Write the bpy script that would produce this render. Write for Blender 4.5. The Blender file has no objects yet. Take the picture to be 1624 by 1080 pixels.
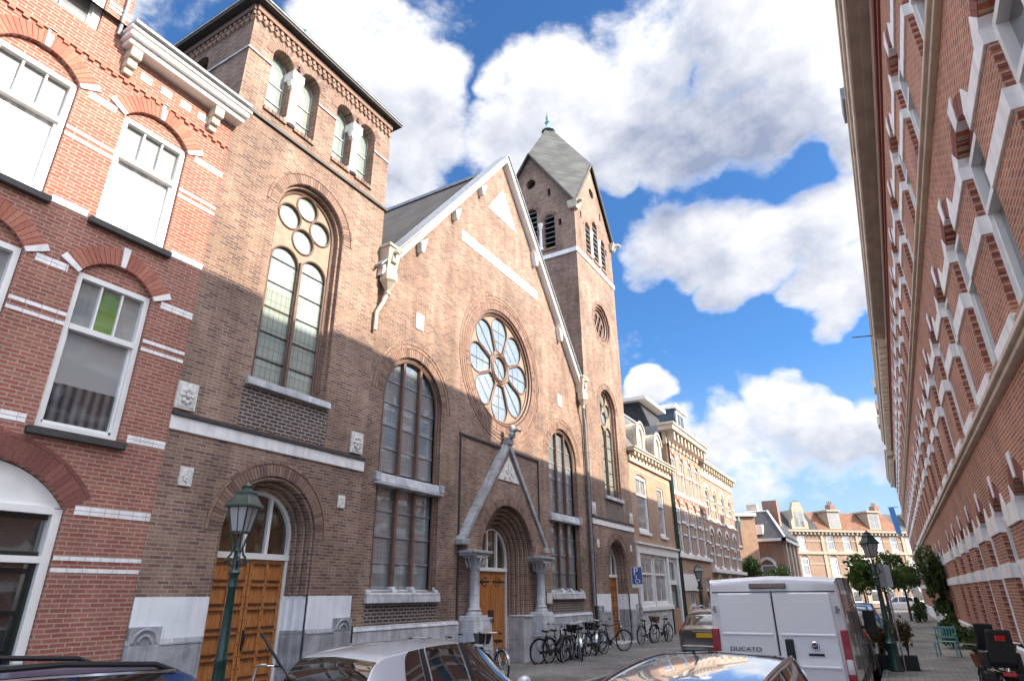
import bpy, bmesh, math, random
import numpy as np
from mathutils import Vector, Matrix
from mathutils.geometry import tessellate_polygon
R = math.radians
PI = math.pi
random.seed(7)
SC = bpy.context.scene
COL = SC.collection

# ------------------------------------------------------------------ camera
EYE = 1.9
FPX, PITCH, YAW, ROLL = 971.55, R(22.576), R(30.004), R(-0.564)
_f = Vector((-math.sin(YAW) * math.cos(PITCH), math.cos(YAW) * math.cos(PITCH), math.sin(PITCH)))
_r = Vector((math.cos(YAW), math.sin(YAW), 0))
_u = _r.cross(_f)
CR = _r * math.cos(ROLL) + _u * math.sin(ROLL)
CU = -_r * math.sin(ROLL) + _u * math.cos(ROLL)
CF = _f
cam_d = bpy.data.cameras.new('camera')
cam = bpy.data.objects.new('camera', cam_d)
COL.objects.link(cam)
cam_d.sensor_width = 36
cam_d.sensor_fit = 'HORIZONTAL'
cam_d.lens = 36 * FPX / 1624
cam_d.clip_start = 0.1
cam_d.clip_end = 4000
m = Matrix((CR, CU, -CF)).transposed().to_4x4()
m.translation = Vector((0, 0, EYE))
cam.matrix_world = m
SC.camera = cam

def ray(x, y):
    return (CR * ((x - 812) / FPX) - CU * ((y - 540) / FPX) + CF).normalized()

# ------------------------------------------------------------------ light
SUN_EL, SUN_AZ = R(32.5), R(12)          # azimuth from +X towards +Y
SC.view_settings.view_transform = 'Standard'
SC.view_settings.look = 'None'
SC.view_settings.gamma = 1
SC.view_settings.use_curve_mapping = False
SC.view_settings.exposure = 1.85
SC.cycles.max_bounces = 6
SC.cycles.diffuse_bounces = 4
SC.cycles.glossy_bounces = 3
SC.cycles.transmission_bounces = 3
SC.cycles.caustics_reflective = False
SC.cycles.caustics_refractive = False
sd = bpy.data.lights.new('sun', 'SUN')
sd.energy = 2.7
sd.angle = R(0.5)
sd.color = (1.0, 0.87, 0.69)
sun = bpy.data.objects.new('sun', sd)
COL.objects.link(sun)
_s = Vector((math.cos(SUN_EL) * math.cos(SUN_AZ), math.cos(SUN_EL) * math.sin(SUN_AZ), math.sin(SUN_EL)))
sun.rotation_euler = _s.to_track_quat('Z', 'Y').to_euler()
sun.location = (30, 10, 40)

# ------------------------------------------------------------------ node helper
class NT:
    def __init__(s, nt):
        s.nt = nt
    def n(s, typ, props=None, **ins):
        nd = s.nt.nodes.new(typ)
        for k, v in (props or {}).items():
            setattr(nd, k, v)
        for k, v in ins.items():
            s.put(nd, k.replace('_', ' '), v)
        return nd
    def put(s, nd, key, v):
        sock = nd.inputs[int(key[1:])] if key[0] == '#' else nd.inputs[key]
        if isinstance(v, bpy.types.NodeSocket):
            s.nt.links.new(v, sock)
        elif isinstance(v, bpy.types.Node):
            s.nt.links.new(v.outputs[0], sock)
        else:
            if isinstance(v, (tuple, list)) and len(v) == 3 and sock.type == 'RGBA':
                v = (*v, 1)
            sock.default_value = v
    def math(s, op, a, b=None, c=None, clamp=False):
        nd = s.nt.nodes.new('ShaderNodeMath'); nd.operation = op; nd.use_clamp = clamp
        for i, v in enumerate((a, b, c)):
            if v is not None: s.put(nd, '#%d' % i, v)
        return nd.outputs[0]
    def vec(s, op, a, b=None, out=0):
        nd = s.nt.nodes.new('ShaderNodeVectorMath'); nd.operation = op
        for i, v in enumerate((a, b)):
            if v is not None:
                if op == 'SCALE' and i == 1: s.put(nd, 'Scale', v)
                else: s.put(nd, '#%d' % i, v)
        return nd.outputs[out]
    def mix(s, f, a, b, mode='MIX'):
        nd = s.nt.nodes.new('ShaderNodeMix'); nd.data_type = 'RGBA'; nd.blend_type = mode
        s.put(nd, '#0', f); s.put(nd, '#6', a); s.put(nd, '#7', b)
        return nd.outputs[2]
    def ramp(s, v, lo, hi, a=0., b=1., smooth=True):
        nd = s.nt.nodes.new('ShaderNodeMapRange')
        if smooth: nd.interpolation_type = 'SMOOTHSTEP'
        s.put(nd, '#0', v); s.put(nd, '#1', lo); s.put(nd, '#2', hi); s.put(nd, '#3', a); s.put(nd, '#4', b)
        return nd.outputs[0]
    def noise(s, v, scale, detail=4, rough=.55, out=0, dist=0.):
        nd = s.n('ShaderNodeTexNoise', None, Vector=v, Scale=scale, Detail=detail, Roughness=rough, Distortion=dist)
        return nd.outputs[out]

# ------------------------------------------------------------------ sky
W = bpy.data.worlds.new('World')
SC.world = W
W.use_nodes = True
W.node_tree.nodes.clear()
w = NT(W.node_tree)
sky = w.n('ShaderNodeTexSky', dict(sky_type='NISHITA', sun_disc=False, sun_elevation=SUN_EL, sun_rotation=PI / 2 - SUN_AZ,
                                   altitude=0, air_density=1.0, dust_density=0.6, ozone_density=2.0))
g = w.n('ShaderNodeTexCoord').outputs['Generated']
dirn = w.vec('NORMALIZE', g)
sep = w.n('ShaderNodeSeparateXYZ', None, Vector=dirn)
zz = w.math('MAXIMUM', sep.outputs[2], 0.0)
den = w.math('ADD', zz, 0.16)
cvec = w.vec('MULTIPLY', dirn, (1., 1., 1.45))
warp = w.noise(cvec, 3.2, 4, .55, out=1)
wdir = w.vec('NORMALIZE', w.vec('ADD', dirn, w.vec('SCALE', w.vec('SUBTRACT', warp, (.5, .5, .5)), .20)))
def blobs(lst, k):
    acc = None
    for (x, y, r, wt) in lst:
        c = ray(x, y)
        e = ray(x + r, y)
        cosr = c.dot(e)
        d = w.vec('DOT_PRODUCT', wdir, tuple(c), out=1)
        v = w.ramp(d, 1 - (1 - cosr) * 1.7, 1.0, 0., wt)
        acc = v if acc is None else w.math('SMOOTH_MAX', acc, v, k)
    return acc
cloudA = [(540, 110, 85, .85), (600, 150, 95, 1.), (670, 190, 85, 1.05), (640, 260, 80, .95), (700, 230, 60, .9), (520, 60, 60, .55), (590, 30, 60, .5), (640, 80, 50, .5),
          (790, 150, 50, .9), (840, 130, 70, 1.), (900, 120, 90, 1.1), (900, 90, 60, 1.), (1000, 80, 100, 1.1), (1060, 30, 90, 1.1), (1150, 50, 120, 1.15), (1260, 60, 120, 1.15), (1340, 100, 100, 1.1),
          (800, 230, 70, .95), (880, 230, 90, 1.05), (980, 200, 100, 1.1), (1080, 210, 90, 1.1), (1180, 200, 90, 1.0), (1280, 170, 90, 1.0), (1400, 60, 140, 1.), (980, 280, 45, .8), (1050, 265, 50, .8),
          (1020, 400, 60, .9), (1090, 385, 80, 1.05), (1180, 390, 90, 1.05), (1270, 360, 85, 1.05), (1330, 320, 70, 1.), (1370, 430, 80, .95), (1150, 465, 55, .85), (1300, 440, 70, .9), (1350, 500, 50, .8),
          (1020, 632, 36, .9), (1000, 640, 30, .8), (1215, 640, 45, .85), (1265, 620, 45, .85), (1310, 640, 50, .9), (1150, 690, 60, .75), (1220, 690, 70, .8), (1300, 700, 80, .85), (1390, 700, 80, .8), (1120, 720, 50, .65), (1180, 770, 60, .42), (1390, 765, 60, .45), (1060, 690, 40, .5), (1330, 250, 60, .9),
          (300, 20, 55, .5), (250, 40, 40, .45), (1600, 300, 200, 1.), (200, -250, 260, .85), (800, -420, 200, .9)]
darkA = [(1090, 250, 170, 1.05), (980, 260, 110, 1.), (1210, 230, 130, .95), (900, 240, 110, .85), (1060, 160, 120, .7), (1300, 220, 100, .7), (830, 270, 90, .7), (690, 260, 90, .6), (630, 310, 80, .6), (600, 200, 60, .35),
         (1130, 460, 100, .8), (1230, 430, 110, .7), (1050, 440, 80, .65), (1330, 480, 100, .65), (1250, 740, 150, .62), (1370, 750, 110, .6), (1140, 740, 90, .55), (1150, 110, 130, .45), (1280, 110, 110, .35), (1020, 650, 40, .5), (1260, 670, 60, .35)]
field = blobs(cloudA, .12)
dark = blobs(darkA, .15)
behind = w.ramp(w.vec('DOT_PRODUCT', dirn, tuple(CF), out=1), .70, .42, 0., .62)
behind = w.math('MULTIPLY', behind, w.ramp(sep.outputs[1], -.75, -.25, .45, 1.))  # cloud cover outside the view, raised for added fill, thinned behind the camera
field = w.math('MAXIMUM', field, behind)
n1 = w.noise(cvec, 4.2, 9, .58)
nL = w.noise(w.vec('ADD', cvec, (.035, .0, .05)), 4.2, 5, .58)
n2 = w.noise(w.vec('ADD', cvec, w.vec('SCALE', warp, .12)), 13., 9, .66)
n3 = w.noise(w.vec('ADD', cvec, w.vec('SCALE', warp, .2)), 7.5, 9, .62)
dens = w.math('ADD', field, w.math('ADD', w.math('MULTIPLY', w.math('SUBTRACT', n1, .5), 2.1), w.math('MULTIPLY', w.math('SUBTRACT', n2, .5), 1.05)))
alpha = w.ramp(dens, .22, .80)
thick = w.ramp(dens, .22, .75)
relief = w.math('ADD', w.math('MULTIPLY', w.math('SUBTRACT', nL, n1), 1.7), w.math('MULTIPLY', w.math('SUBTRACT', .5, n2), .55))
shade = w.math('ADD', w.math('MULTIPLY', w.math('MULTIPLY', dark, w.ramp(n1, .28, .72, 1.1, .6)), .95), w.math('ADD', w.math('MULTIPLY', relief, .85), w.math('MULTIPLY', w.math('SUBTRACT', n3, .5), .55)))
shade = w.math('MULTIPLY', w.math('MULTIPLY', shade, thick), 1.0, clamp=True)
ccol = w.mix(shade, (.34, .34, .345), (.100, .117, .165))
SKYK = .10
skyc = w.vec('MULTIPLY', sky.outputs[0], (SKYK * .26, SKYK * .46, SKYK * .65))
horiz = w.ramp(sep.outputs[2], .02, .36, .62, 0.)
skyc = w.mix(horiz, skyc, (.19, .212, .238))
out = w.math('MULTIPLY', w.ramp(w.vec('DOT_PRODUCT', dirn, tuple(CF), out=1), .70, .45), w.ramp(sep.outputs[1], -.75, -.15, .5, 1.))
ccol = w.vec('SCALE', ccol, w.math('ADD', 1., w.math('MULTIPLY', out, 3.3)))  # unseen clouds brightened as added fill light, less so behind the camera
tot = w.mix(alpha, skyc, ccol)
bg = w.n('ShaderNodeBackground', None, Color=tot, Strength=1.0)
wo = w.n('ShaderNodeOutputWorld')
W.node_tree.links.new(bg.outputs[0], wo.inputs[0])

# ------------------------------------------------------------------ materials
MATS = {}
def facade_uv(t):
    tc = t.n('ShaderNodeTexCoord')
    s = t.n('ShaderNodeSeparateXYZ', None, Vector=tc.outputs['Object'])
    nn = t.n('ShaderNodeSeparateXYZ', None, Vector=tc.outputs['Normal'])
    side = t.math('GREATER_THAN', t.math('ABSOLUTE', nn.outputs[0]), .75)
    mx = t.nt.nodes.new('ShaderNodeMix'); mx.data_type = 'FLOAT'
    t.put(mx, '#0', side); t.put(mx, '#2', s.outputs[0]); t.put(mx, '#3', s.outputs[1])
    u = mx.outputs[0]
    return tc.outputs['Object'], u, s.outputs[2], nn

def mat(name, col, rough=.6, metal=0., coat=0., spec=.5, noise=0., nscale=8., bump=0., bscale=40., emis=None, blocks=None, streak=0.):
    if name in MATS: return MATS[name]
    M = bpy.data.materials.new(name); M.use_nodes = True
    t = NT(M.node_tree); b = M.node_tree.nodes['Principled BSDF']
    c = (*col, 1)
    tc = t.n('ShaderNodeTexCoord').outputs['Object']
    if noise:
        f = t.noise(tc, nscale, 6, .6)
        lo = tuple(max(0, x * (1 - noise)) for x in col); hi = tuple(min(1, x * (1 + noise)) for x in col)
        cc = t.mix(t.ramp(f, .3, .7), lo, hi)
        if streak:
            st = t.noise(t.vec('MULTIPLY', tc, (5., 5., .45)), 1.7, 5, .65)
            cc = t.vec('SCALE', cc, t.ramp(st, .42, .72, 1.06, 1 - streak))
        if blocks:
            ob, u_, z_, nn_ = facade_uv(t)
            bk = t.n('ShaderNodeTexBrick', dict(offset=.5), Vector=t.n('ShaderNodeCombineXYZ', None, X=u_, Y=z_, Z=0.), Scale=1., Mortar_Size=.006, Mortar_Smooth=.2, Brick_Width=blocks[0], Row_Height=blocks[1])
            t.put(bk, 'Color1', (.88, .88, .88)); t.put(bk, 'Color2', (1.08, 1.08, 1.08)); t.put(bk, 'Mortar', (.45, .45, .45))
            cc = t.vec('MULTIPLY', cc, bk.outputs[0])
        t.put(b, 'Base Color', cc)
    else:
        b.inputs['Base Color'].default_value = c
    b.inputs['Roughness'].default_value = rough
    b.inputs['Metallic'].default_value = metal
    b.inputs['Coat Weight'].default_value = coat
    b.inputs['Coat Roughness'].default_value = .04
    b.inputs['Specular IOR Level'].default_value = spec
    if bump:
        h = t.noise(tc, bscale, 5, .6)
        bp = t.n('ShaderNodeBump', None, Strength=bump, Distance=.02, Height=h)
        t.put(b, 'Normal', bp)
    if emis:
        b.inputs['Emission Color'].default_value = (*emis[0], 1); b.inputs['Emission Strength'].default_value = emis[1]
    MATS[name] = M
    return M

def brick_mat(name, c1, c2, mortar, bw=.215, rh=.066, ms=.011, stain=.25, patch=None, grain=.18, bias=0., bump=.5, rough=.85, gloss=None, third=None):
    if name in MATS: return MATS[name]
    M = bpy.data.materials.new(name); M.use_nodes = True
    t = NT(M.node_tree); b = M.node_tree.nodes['Principled BSDF']
    obj, u, z, nn = facade_uv(t)
    wob = t.noise(obj, 3.0, 2, .5)
    zz = t.math('ADD', z, t.math('MULTIPLY', t.math('SUBTRACT', wob, .5), .012))
    uv = t.n('ShaderNodeCombineXYZ', None, X=u, Y=zz, Z=0.)
    br = t.n('ShaderNodeTexBrick', dict(offset=.5), Vector=uv, Scale=1.0, Mortar_Size=ms, Mortar_Smooth=.15, Bias=bias, Brick_Width=bw, Row_Height=rh)
    t.put(br, 'Color1', c1); t.put(br, 'Color2', c2); t.put(br, 'Mortar', mortar)
    col = br.outputs['Color']
    if third:
        br2 = t.n('ShaderNodeTexBrick', dict(offset=.5), Vector=t.vec('ADD', uv.outputs[0], (bw * 7, rh * 6, 0)), Scale=1.0, Mortar_Size=ms, Mortar_Smooth=.15, Bias=0., Brick_Width=bw, Row_Height=rh)
        t.put(br2, 'Color1', (0, 0, 0)); t.put(br2, 'Color2', (1, 1, 1)); t.put(br2, 'Mortar', (0, 0, 0))
        f3 = t.ramp(t.n('ShaderNodeSeparateColor', None, Color=br2.outputs['Color']).outputs[0], .72, .78, 0., .75)
        f3 = t.math('MULTIPLY', f3, t.math('SUBTRACT', 1., br.outputs['Fac']))
        col = t.mix(f3, col, third)
    big = t.ramp(t.noise(obj, .55, 5, .65), .3, .72, 1 - stain, 1 + stain * .55)
    gr = t.ramp(t.noise(obj, 38., 3, .6), .25, .75, 1 - grain, 1 + grain)
    strk = t.noise(t.vec('MULTIPLY', obj, (2.2, 2.2, .22)), 1.6, 4, .6)
    k = t.math('MULTIPLY', t.math('MULTIPLY', big, gr), t.ramp(strk, .3, .7, 1 - stain * .5, 1 + stain * .3))
    col = t.vec('SCALE', col, k)
    if patch:
        pf = t.math('MULTIPLY', t.ramp(t.noise(obj, .75, 8, .68), .57, .70), t.ramp(t.noise(obj, 9., 4, .7), .35, .65))
        col = t.mix(t.math('MULTIPLY', pf, patch[1]), col, patch[0])
    t.put(b, 'Base Color', col)
    b.inputs['Roughness'].default_value = rough
    b.inputs['Specular IOR Level'].default_value = .3
    if bump:
        h = t.math('ADD', t.math('MULTIPLY', br.outputs['Fac'], -1.), t.math('MULTIPLY', t.noise(obj, 60., 3, .6), .5))
        bp = t.n('ShaderNodeBump', None, Strength=bump, Distance=.008, Height=h)
        t.put(b, 'Normal', bp)
    MATS[name] = M
    return M

def island_mat(name, c1, c2, rough=.8, c3=None, grain=.15, transl=0.):
    if name in MATS: return MATS[name]
    M = bpy.data.materials.new(name); M.use_nodes = True
    t = NT(M.node_tree); b = M.node_tree.nodes['Principled BSDF']
    rnd = t.n('ShaderNodeNewGeometry').outputs['Random Per Island']
    tc = t.n('ShaderNodeTexCoord').outputs['Object']
    col = t.mix(rnd, c1, c2)
    if c3: col = t.mix(t.math('GREATER_THAN', rnd, .86), col, c3)
    if transl:
        clump = t.ramp(t.noise(tc, 1.6, 3, .6), .35, .65, .62, 1.25)
        col = t.vec('SCALE', col, clump)
        b.inputs['Transmission Weight'].default_value = 0
        b.inputs['Subsurface Weight'].default_value = 0
    col = t.vec('SCALE', col, t.ramp(t.noise(tc, 30., 3, .6), .25, .75, 1 - grain, 1 + grain))
    t.put(b, 'Base Color', col)
    b.inputs['Roughness'].default_value = rough
    if transl:
        out = M.node_tree.nodes['Material Output']
        tr = t.n('ShaderNodeBsdfTranslucent', None, Color=t.vec('MULTIPLY', col, (1.3, 1.5, .5)))
        mx = t.n('ShaderNodeMixShader', None, Fac=transl)
        t.nt.links.new(b.outputs[0], mx.inputs[1]); t.nt.links.new(tr.outputs[0], mx.inputs[2])
        t.nt.links.new(mx.outputs[0], out.inputs[0])
    MATS[name] = M
    return M

def pane_mat(name, col, lead=None, grid=(.12, .16), rough=.04, wave=.6, tint2=None, split=None, folds=0., coat=.7, coat_ior=1.5):
    """window glass seen from outside: a glossy pane over whatever hangs behind it"""
    if name in MATS: return MATS[name]
    M = bpy.data.materials.new(name); M.use_nodes = True
    t = NT(M.node_tree); b = M.node_tree.nodes['Principled BSDF']
    obj, u, z, nn = facade_uv(t)
    c = col
    if tint2:
        c = t.mix(t.ramp(t.noise(obj, 1.4, 3, .6), .35, .65), col, tint2)
    if folds:
        fo = t.noise(t.vec('MULTIPLY', obj, (9., 9., .35)), 1.6, 3, .55)
        c = t.mix(t.math('MULTIPLY', t.ramp(fo, .35, .65), folds), c, (.27, .28, .31))
    if split:                                     # curtain covers the upper share, dark room under it
        c = t.mix(t.ramp(t.math('ADD', z, t.math('MULTIPLY', t.noise(obj, 6., 2), .03)), split[0], split[0] + .02), split[1], c)
        fold = t.n('ShaderNodeTexWave', dict(bands_direction='X'), Vector=obj, Scale=2.2, Distortion=1.2, Detail=2.)
        c = t.mix(t.math('MULTIPLY', fold.outputs[1], .3), c, (.3, .32, .34))
    if lead:
        uv = t.n('ShaderNodeCombineXYZ', None, X=u, Y=z, Z=0.)
        br = t.n('ShaderNodeTexBrick', dict(offset=0.), Vector=uv, Scale=1., Mortar_Size=.008, Mortar_Smooth=.1, Brick_Width=grid[0], Row_Height=grid[1])
        t.put(br, 'Color1', (0, 0, 0)); t.put(br, 'Color2', (1, 1, 1)); t.put(br, 'Mortar', (.5, .5, .5))
        f = t.n('ShaderNodeSeparateColor', None, Color=br.outputs[0]).outputs[0]
        c = t.mix(t.math('MULTIPLY', f, .55), c, tint2 or col)
        c = t.mix(br.outputs['Fac'], c, lead)
        t.put(b, 'Roughness', t.math('ADD', rough, t.math('MULTIPLY', br.outputs['Fac'], .5)))
    else:
        b.inputs['Roughness'].default_value = rough
    t.put(b, 'Base Color', c)
    b.inputs['Specular IOR Level'].default_value = .9
    b.inputs['Coat Weight'].default_value = coat
    b.inputs['Coat IOR'].default_value = coat_ior
    b.inputs['Coat Roughness'].default_value = .015
    h = t.noise(obj, 2.6, 2, .5)
    bp = t.n('ShaderNodeBump', None, Strength=wave * .25, Distance=.03, Height=h)
    t.put(b, 'Normal', bp)
    MATS[name] = M
    return M

BR_CH = brick_mat('church_brick', (.238, .131, .106), (.335, .212, .16), (.36, .295, .235), bw=.21, rh=.064, ms=.010, stain=.33, patch=((.50, .43, .34), .5), third=(.15, .085, .085))
BR_DK = brick_mat('dark_diaper_brick', (.06, .045, .045), (.10, .07, .065), (.33, .29, .26), bw=.21, rh=.075, ms=.016, stain=.15)
BR_HO = brick_mat('red_house_brick', (.31, .098, .074), (.40, .155, .112), (.40, .31, .26), bw=.21, rh=.064, ms=.010, stain=.16, third=(.33, .10, .075))
BR_RT = brick_mat('terrace_brick', (.37, .115, .064), (.47, .17, .098), (.52, .39, .30), bw=.21, rh=.066, ms=.0125, stain=.2, third=(.25, .075, .055))
BR_PALE = brick_mat('pale_red_brick', (.35, .19, .125), (.44, .27, .19), (.44, .36, .29), stain=.18, bump=0)
BR_FAR = brick_mat('far_brick', (.29, .17, .12), (.35, .225, .165), (.35, .28, .225), stain=.18, bump=0)
BR_BROWN = brick_mat('brown_brick', (.27, .13, .10), (.36, .19, .14), (.34, .27, .22), stain=.2, bump=0)
VO_CH = island_mat('church_voussoir', (.215, .13, .10), (.305, .20, .15), c3=(.16, .098, .082))
VO_HO = island_mat('house_voussoir', (.34, .11, .075), (.43, .17, .115))
VO_DK = island_mat('dark_voussoir', (.16, .055, .045), (.24, .09, .07))
VO_RT = island_mat('terrace_voussoir', (.16, .045, .035), (.27, .085, .06))
WHITE = mat('white_paint', (.80, .80, .79), .45, noise=.05, nscale=3)
WSTONE = mat('white_painted_stone', (.82, .81, .81), .65, noise=.10, nscale=2.5, bump=.15, streak=.10)
CREAM = mat('cream_stone', (.56, .50, .41), .75, noise=.14, nscale=4, bump=.2)
PLAST = mat('white_plaster', (.80, .82, .86), .7, noise=.05, nscale=2, streak=.05)
RELIEF = mat('relief_stone', (.70, .69, .66), .8, noise=.2, nscale=14, bump=.9, bscale=22)
GSTONE = mat('grey_bluestone', (.35, .36, .385), .6, noise=.22, nscale=3.5, bump=.25, bscale=20, blocks=(.9, .62), streak=.22)
FARCREAM = mat('far_cream_stone', (.40, .34, .265), .75, noise=.14, nscale=4)
TRACERY = mat('tan_tracery', (.29, .225, .17), .7, noise=.14, nscale=5, bump=.2)
LSTONE = mat('light_grey_stone', (.50, .51, .54), .6, noise=.2, nscale=3, bump=.25, bscale=18, blocks=(1.1, .64), streak=.22)
BROWN = mat('brown_terracotta', (.155, .09, .068), .55, noise=.2, nscale=6)
DARKST = mat('dark_coping', (.055, .05, .05), .6, noise=.2)
LEAD = mat('lead_grey', (.26, .28, .31), .5, noise=.2)
IRON = mat('black_iron', (.018, .018, .02), .45)
DGREEN = mat('dark_green_paint', (.012, .045, .038), .35, coat=.4, noise=.25, nscale=9)
COPPER = mat('verdigris', (.22, .42, .40), .6)
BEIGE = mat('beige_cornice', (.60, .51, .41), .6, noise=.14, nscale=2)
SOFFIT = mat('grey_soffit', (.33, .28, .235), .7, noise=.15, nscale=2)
BLACK = mat('black_rubber', (.012, .012, .013), .6)
ROOM = mat('dark_interior', (.012, .011, .010), .9)
ASPH = None

GL_DARK = pane_mat('dark_pane', (.018, .020, .022), tint2=(.045, .05, .05), coat=1., coat_ior=1.8)
GL_CURT = pane_mat('curtained_pane', (.60, .61, .62), tint2=(.68, .68, .67), wave=.35, folds=.75)
GL_BLIND = pane_mat('half_blind_pane', (.30, .31, .31), split=(.75, (.03, .032, .034)), wave=.35)
GL_TRANS = pane_mat('grey_net_pane', (.20, .21, .205), tint2=(.34, .34, .32), wave=.4, folds=.5)
GL_GREEN = pane_mat('green_card_pane', (.07, .17, .035), tint2=(.16, .25, .07), wave=.4)
GL_LEADP = pane_mat('pale_leaded_glass', (.36, .40, .34), lead=(.12, .12, .11), grid=(.13, .22), tint2=(.28, .36, .34), rough=.10, wave=.2, coat=1., coat_ior=1.9)
GL_LEADY = pane_mat('yellow_leaded_glass', (.42, .40, .24), lead=(.09, .09, .08), grid=(.11, .20), tint2=(.36, .40, .32), rough=.08)
GL_LEADB = pane_mat('blue_leaded_glass', (.22, .31, .42), lead=(.10, .10, .11), grid=(.10, .10), tint2=(.30, .39, .48), rough=.10, wave=.3)
GL_LEADD = pane_mat('dark_leaded_glass', (.16, .20, .225), lead=(.13, .13, .13), grid=(.12, .12), tint2=(.26, .31, .34), rough=.05, wave=.22, coat=1., coat_ior=2.3)
GL_FAN = pane_mat('brown_fanlight_glass', (.035, .025, .014), tint2=(.08, .055, .03), wave=.3)

def wood_mat():
    M = bpy.data.materials.new('varnished_oak'); M.use_nodes = True
    t = NT(M.node_tree); b = M.node_tree.nodes['Principled BSDF']
    obj = t.n('ShaderNodeTexCoord').outputs['Object']
    gr = t.noise(t.vec('MULTIPLY', obj, (14., 14., 1.2)), 2.2, 6, .65)
    fine = t.noise(t.vec('MULTIPLY', obj, (60., 60., 3.)), 2.0, 4, .7)
    c = t.mix(t.ramp(gr, .3, .7), (.33, .115, .03), (.56, .235, .07))
    c = t.vec('SCALE', c, t.ramp(fine, .3, .7, .8, 1.15))
    t.put(b, 'Base Color', c)
    b.inputs['Roughness'].default_value = .35
    b.inputs['Coat Weight'].default_value = .25
    MATS['oak'] = M
    return M
OAK = wood_mat()
OAKD = mat('dark_oak', (.10, .035, .012), .45, noise=.3, nscale=10)

def slate_mat(name, c1, c2, w_=.22, h_=.14):
    M = bpy.data.materials.new(name); M.use_nodes = True
    t = NT(M.node_tree); b = M.node_tree.nodes['Principled BSDF']
    obj = t.n('ShaderNodeTexCoord').outputs['Object']
    s = t.n('ShaderNodeSeparateXYZ', None, Vector=obj)
    u = t.math('ADD', s.outputs[0], t.math('MULTIPLY', s.outputs[1], .73))
    uv = t.n('ShaderNodeCombineXYZ', None, X=u, Y=s.outputs[2], Z=0.)
    br = t.n('ShaderNodeTexBrick', dict(offset=.5), Vector=uv, Scale=1., Mortar_Size=.008, Mortar_Smooth=.3, Brick_Width=w_, Row_Height=h_)
    t.put(br, 'Color1', c1); t.put(br, 'Color2', c2); t.put(br, 'Mortar', tuple(x * .35 for x in c1))
    k = t.ramp(t.noise(obj, .9, 6, .65), .3, .7, .75, 1.2)
    t.put(b, 'Base Color', t.vec('SCALE', br.outputs[0], k))
    b.inputs['Roughness'].default_value = .68
    b.inputs['Specular IOR Level'].default_value = .3
    bp = t.n('ShaderNodeBump', None, Strength=.7, Distance=.014, Height=t.math('MULTIPLY', br.outputs['Fac'], -1.))
    t.put(b, 'Normal', bp)
    MATS[name] = M
    return M
SLATE = slate_mat('dark_slate', (.040, .044, .052), (.065, .07, .078))
SLATEG = slate_mat('grey_green_slate', (.070, .075, .078), (.105, .110, .112))
TILE = slate_mat('orange_roof_tile', (.17, .075, .045), (.23, .105, .065), .25, .25)
SLATEB = slate_mat('blue_slate', (.06, .09, .14), (.09, .12, .17), .25, .2)
LEAF = island_mat('leaf_green', (.042, .085, .02), (.10, .165, .038), rough=.5, transl=.3)
LEAFD = island_mat('leaf_dark_green', (.028, .062, .016), (.075, .125, .032), rough=.45, transl=.25)
LEAFY = island_mat('leaf_yellow_green', (.09, .13, .02), (.22, .22, .035), rough=.5, transl=.4)
LEAFR = island_mat('leaf_dry_brown', (.10, .08, .025), (.19, .13, .045), rough=.6, transl=.3)
BARK = mat('bark', (.085, .062, .045), .9, noise=.3, nscale=12, bump=.6)
EARTH = mat('potting_soil', (.03, .022, .016), .95, noise=.3)

# ------------------------------------------------------------------ mesh helpers
def TF(u, n, z): return (u, -n, z)          # facade coordinates: along, outward, up
def TI(x, y, z): return (x, y, z)

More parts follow.
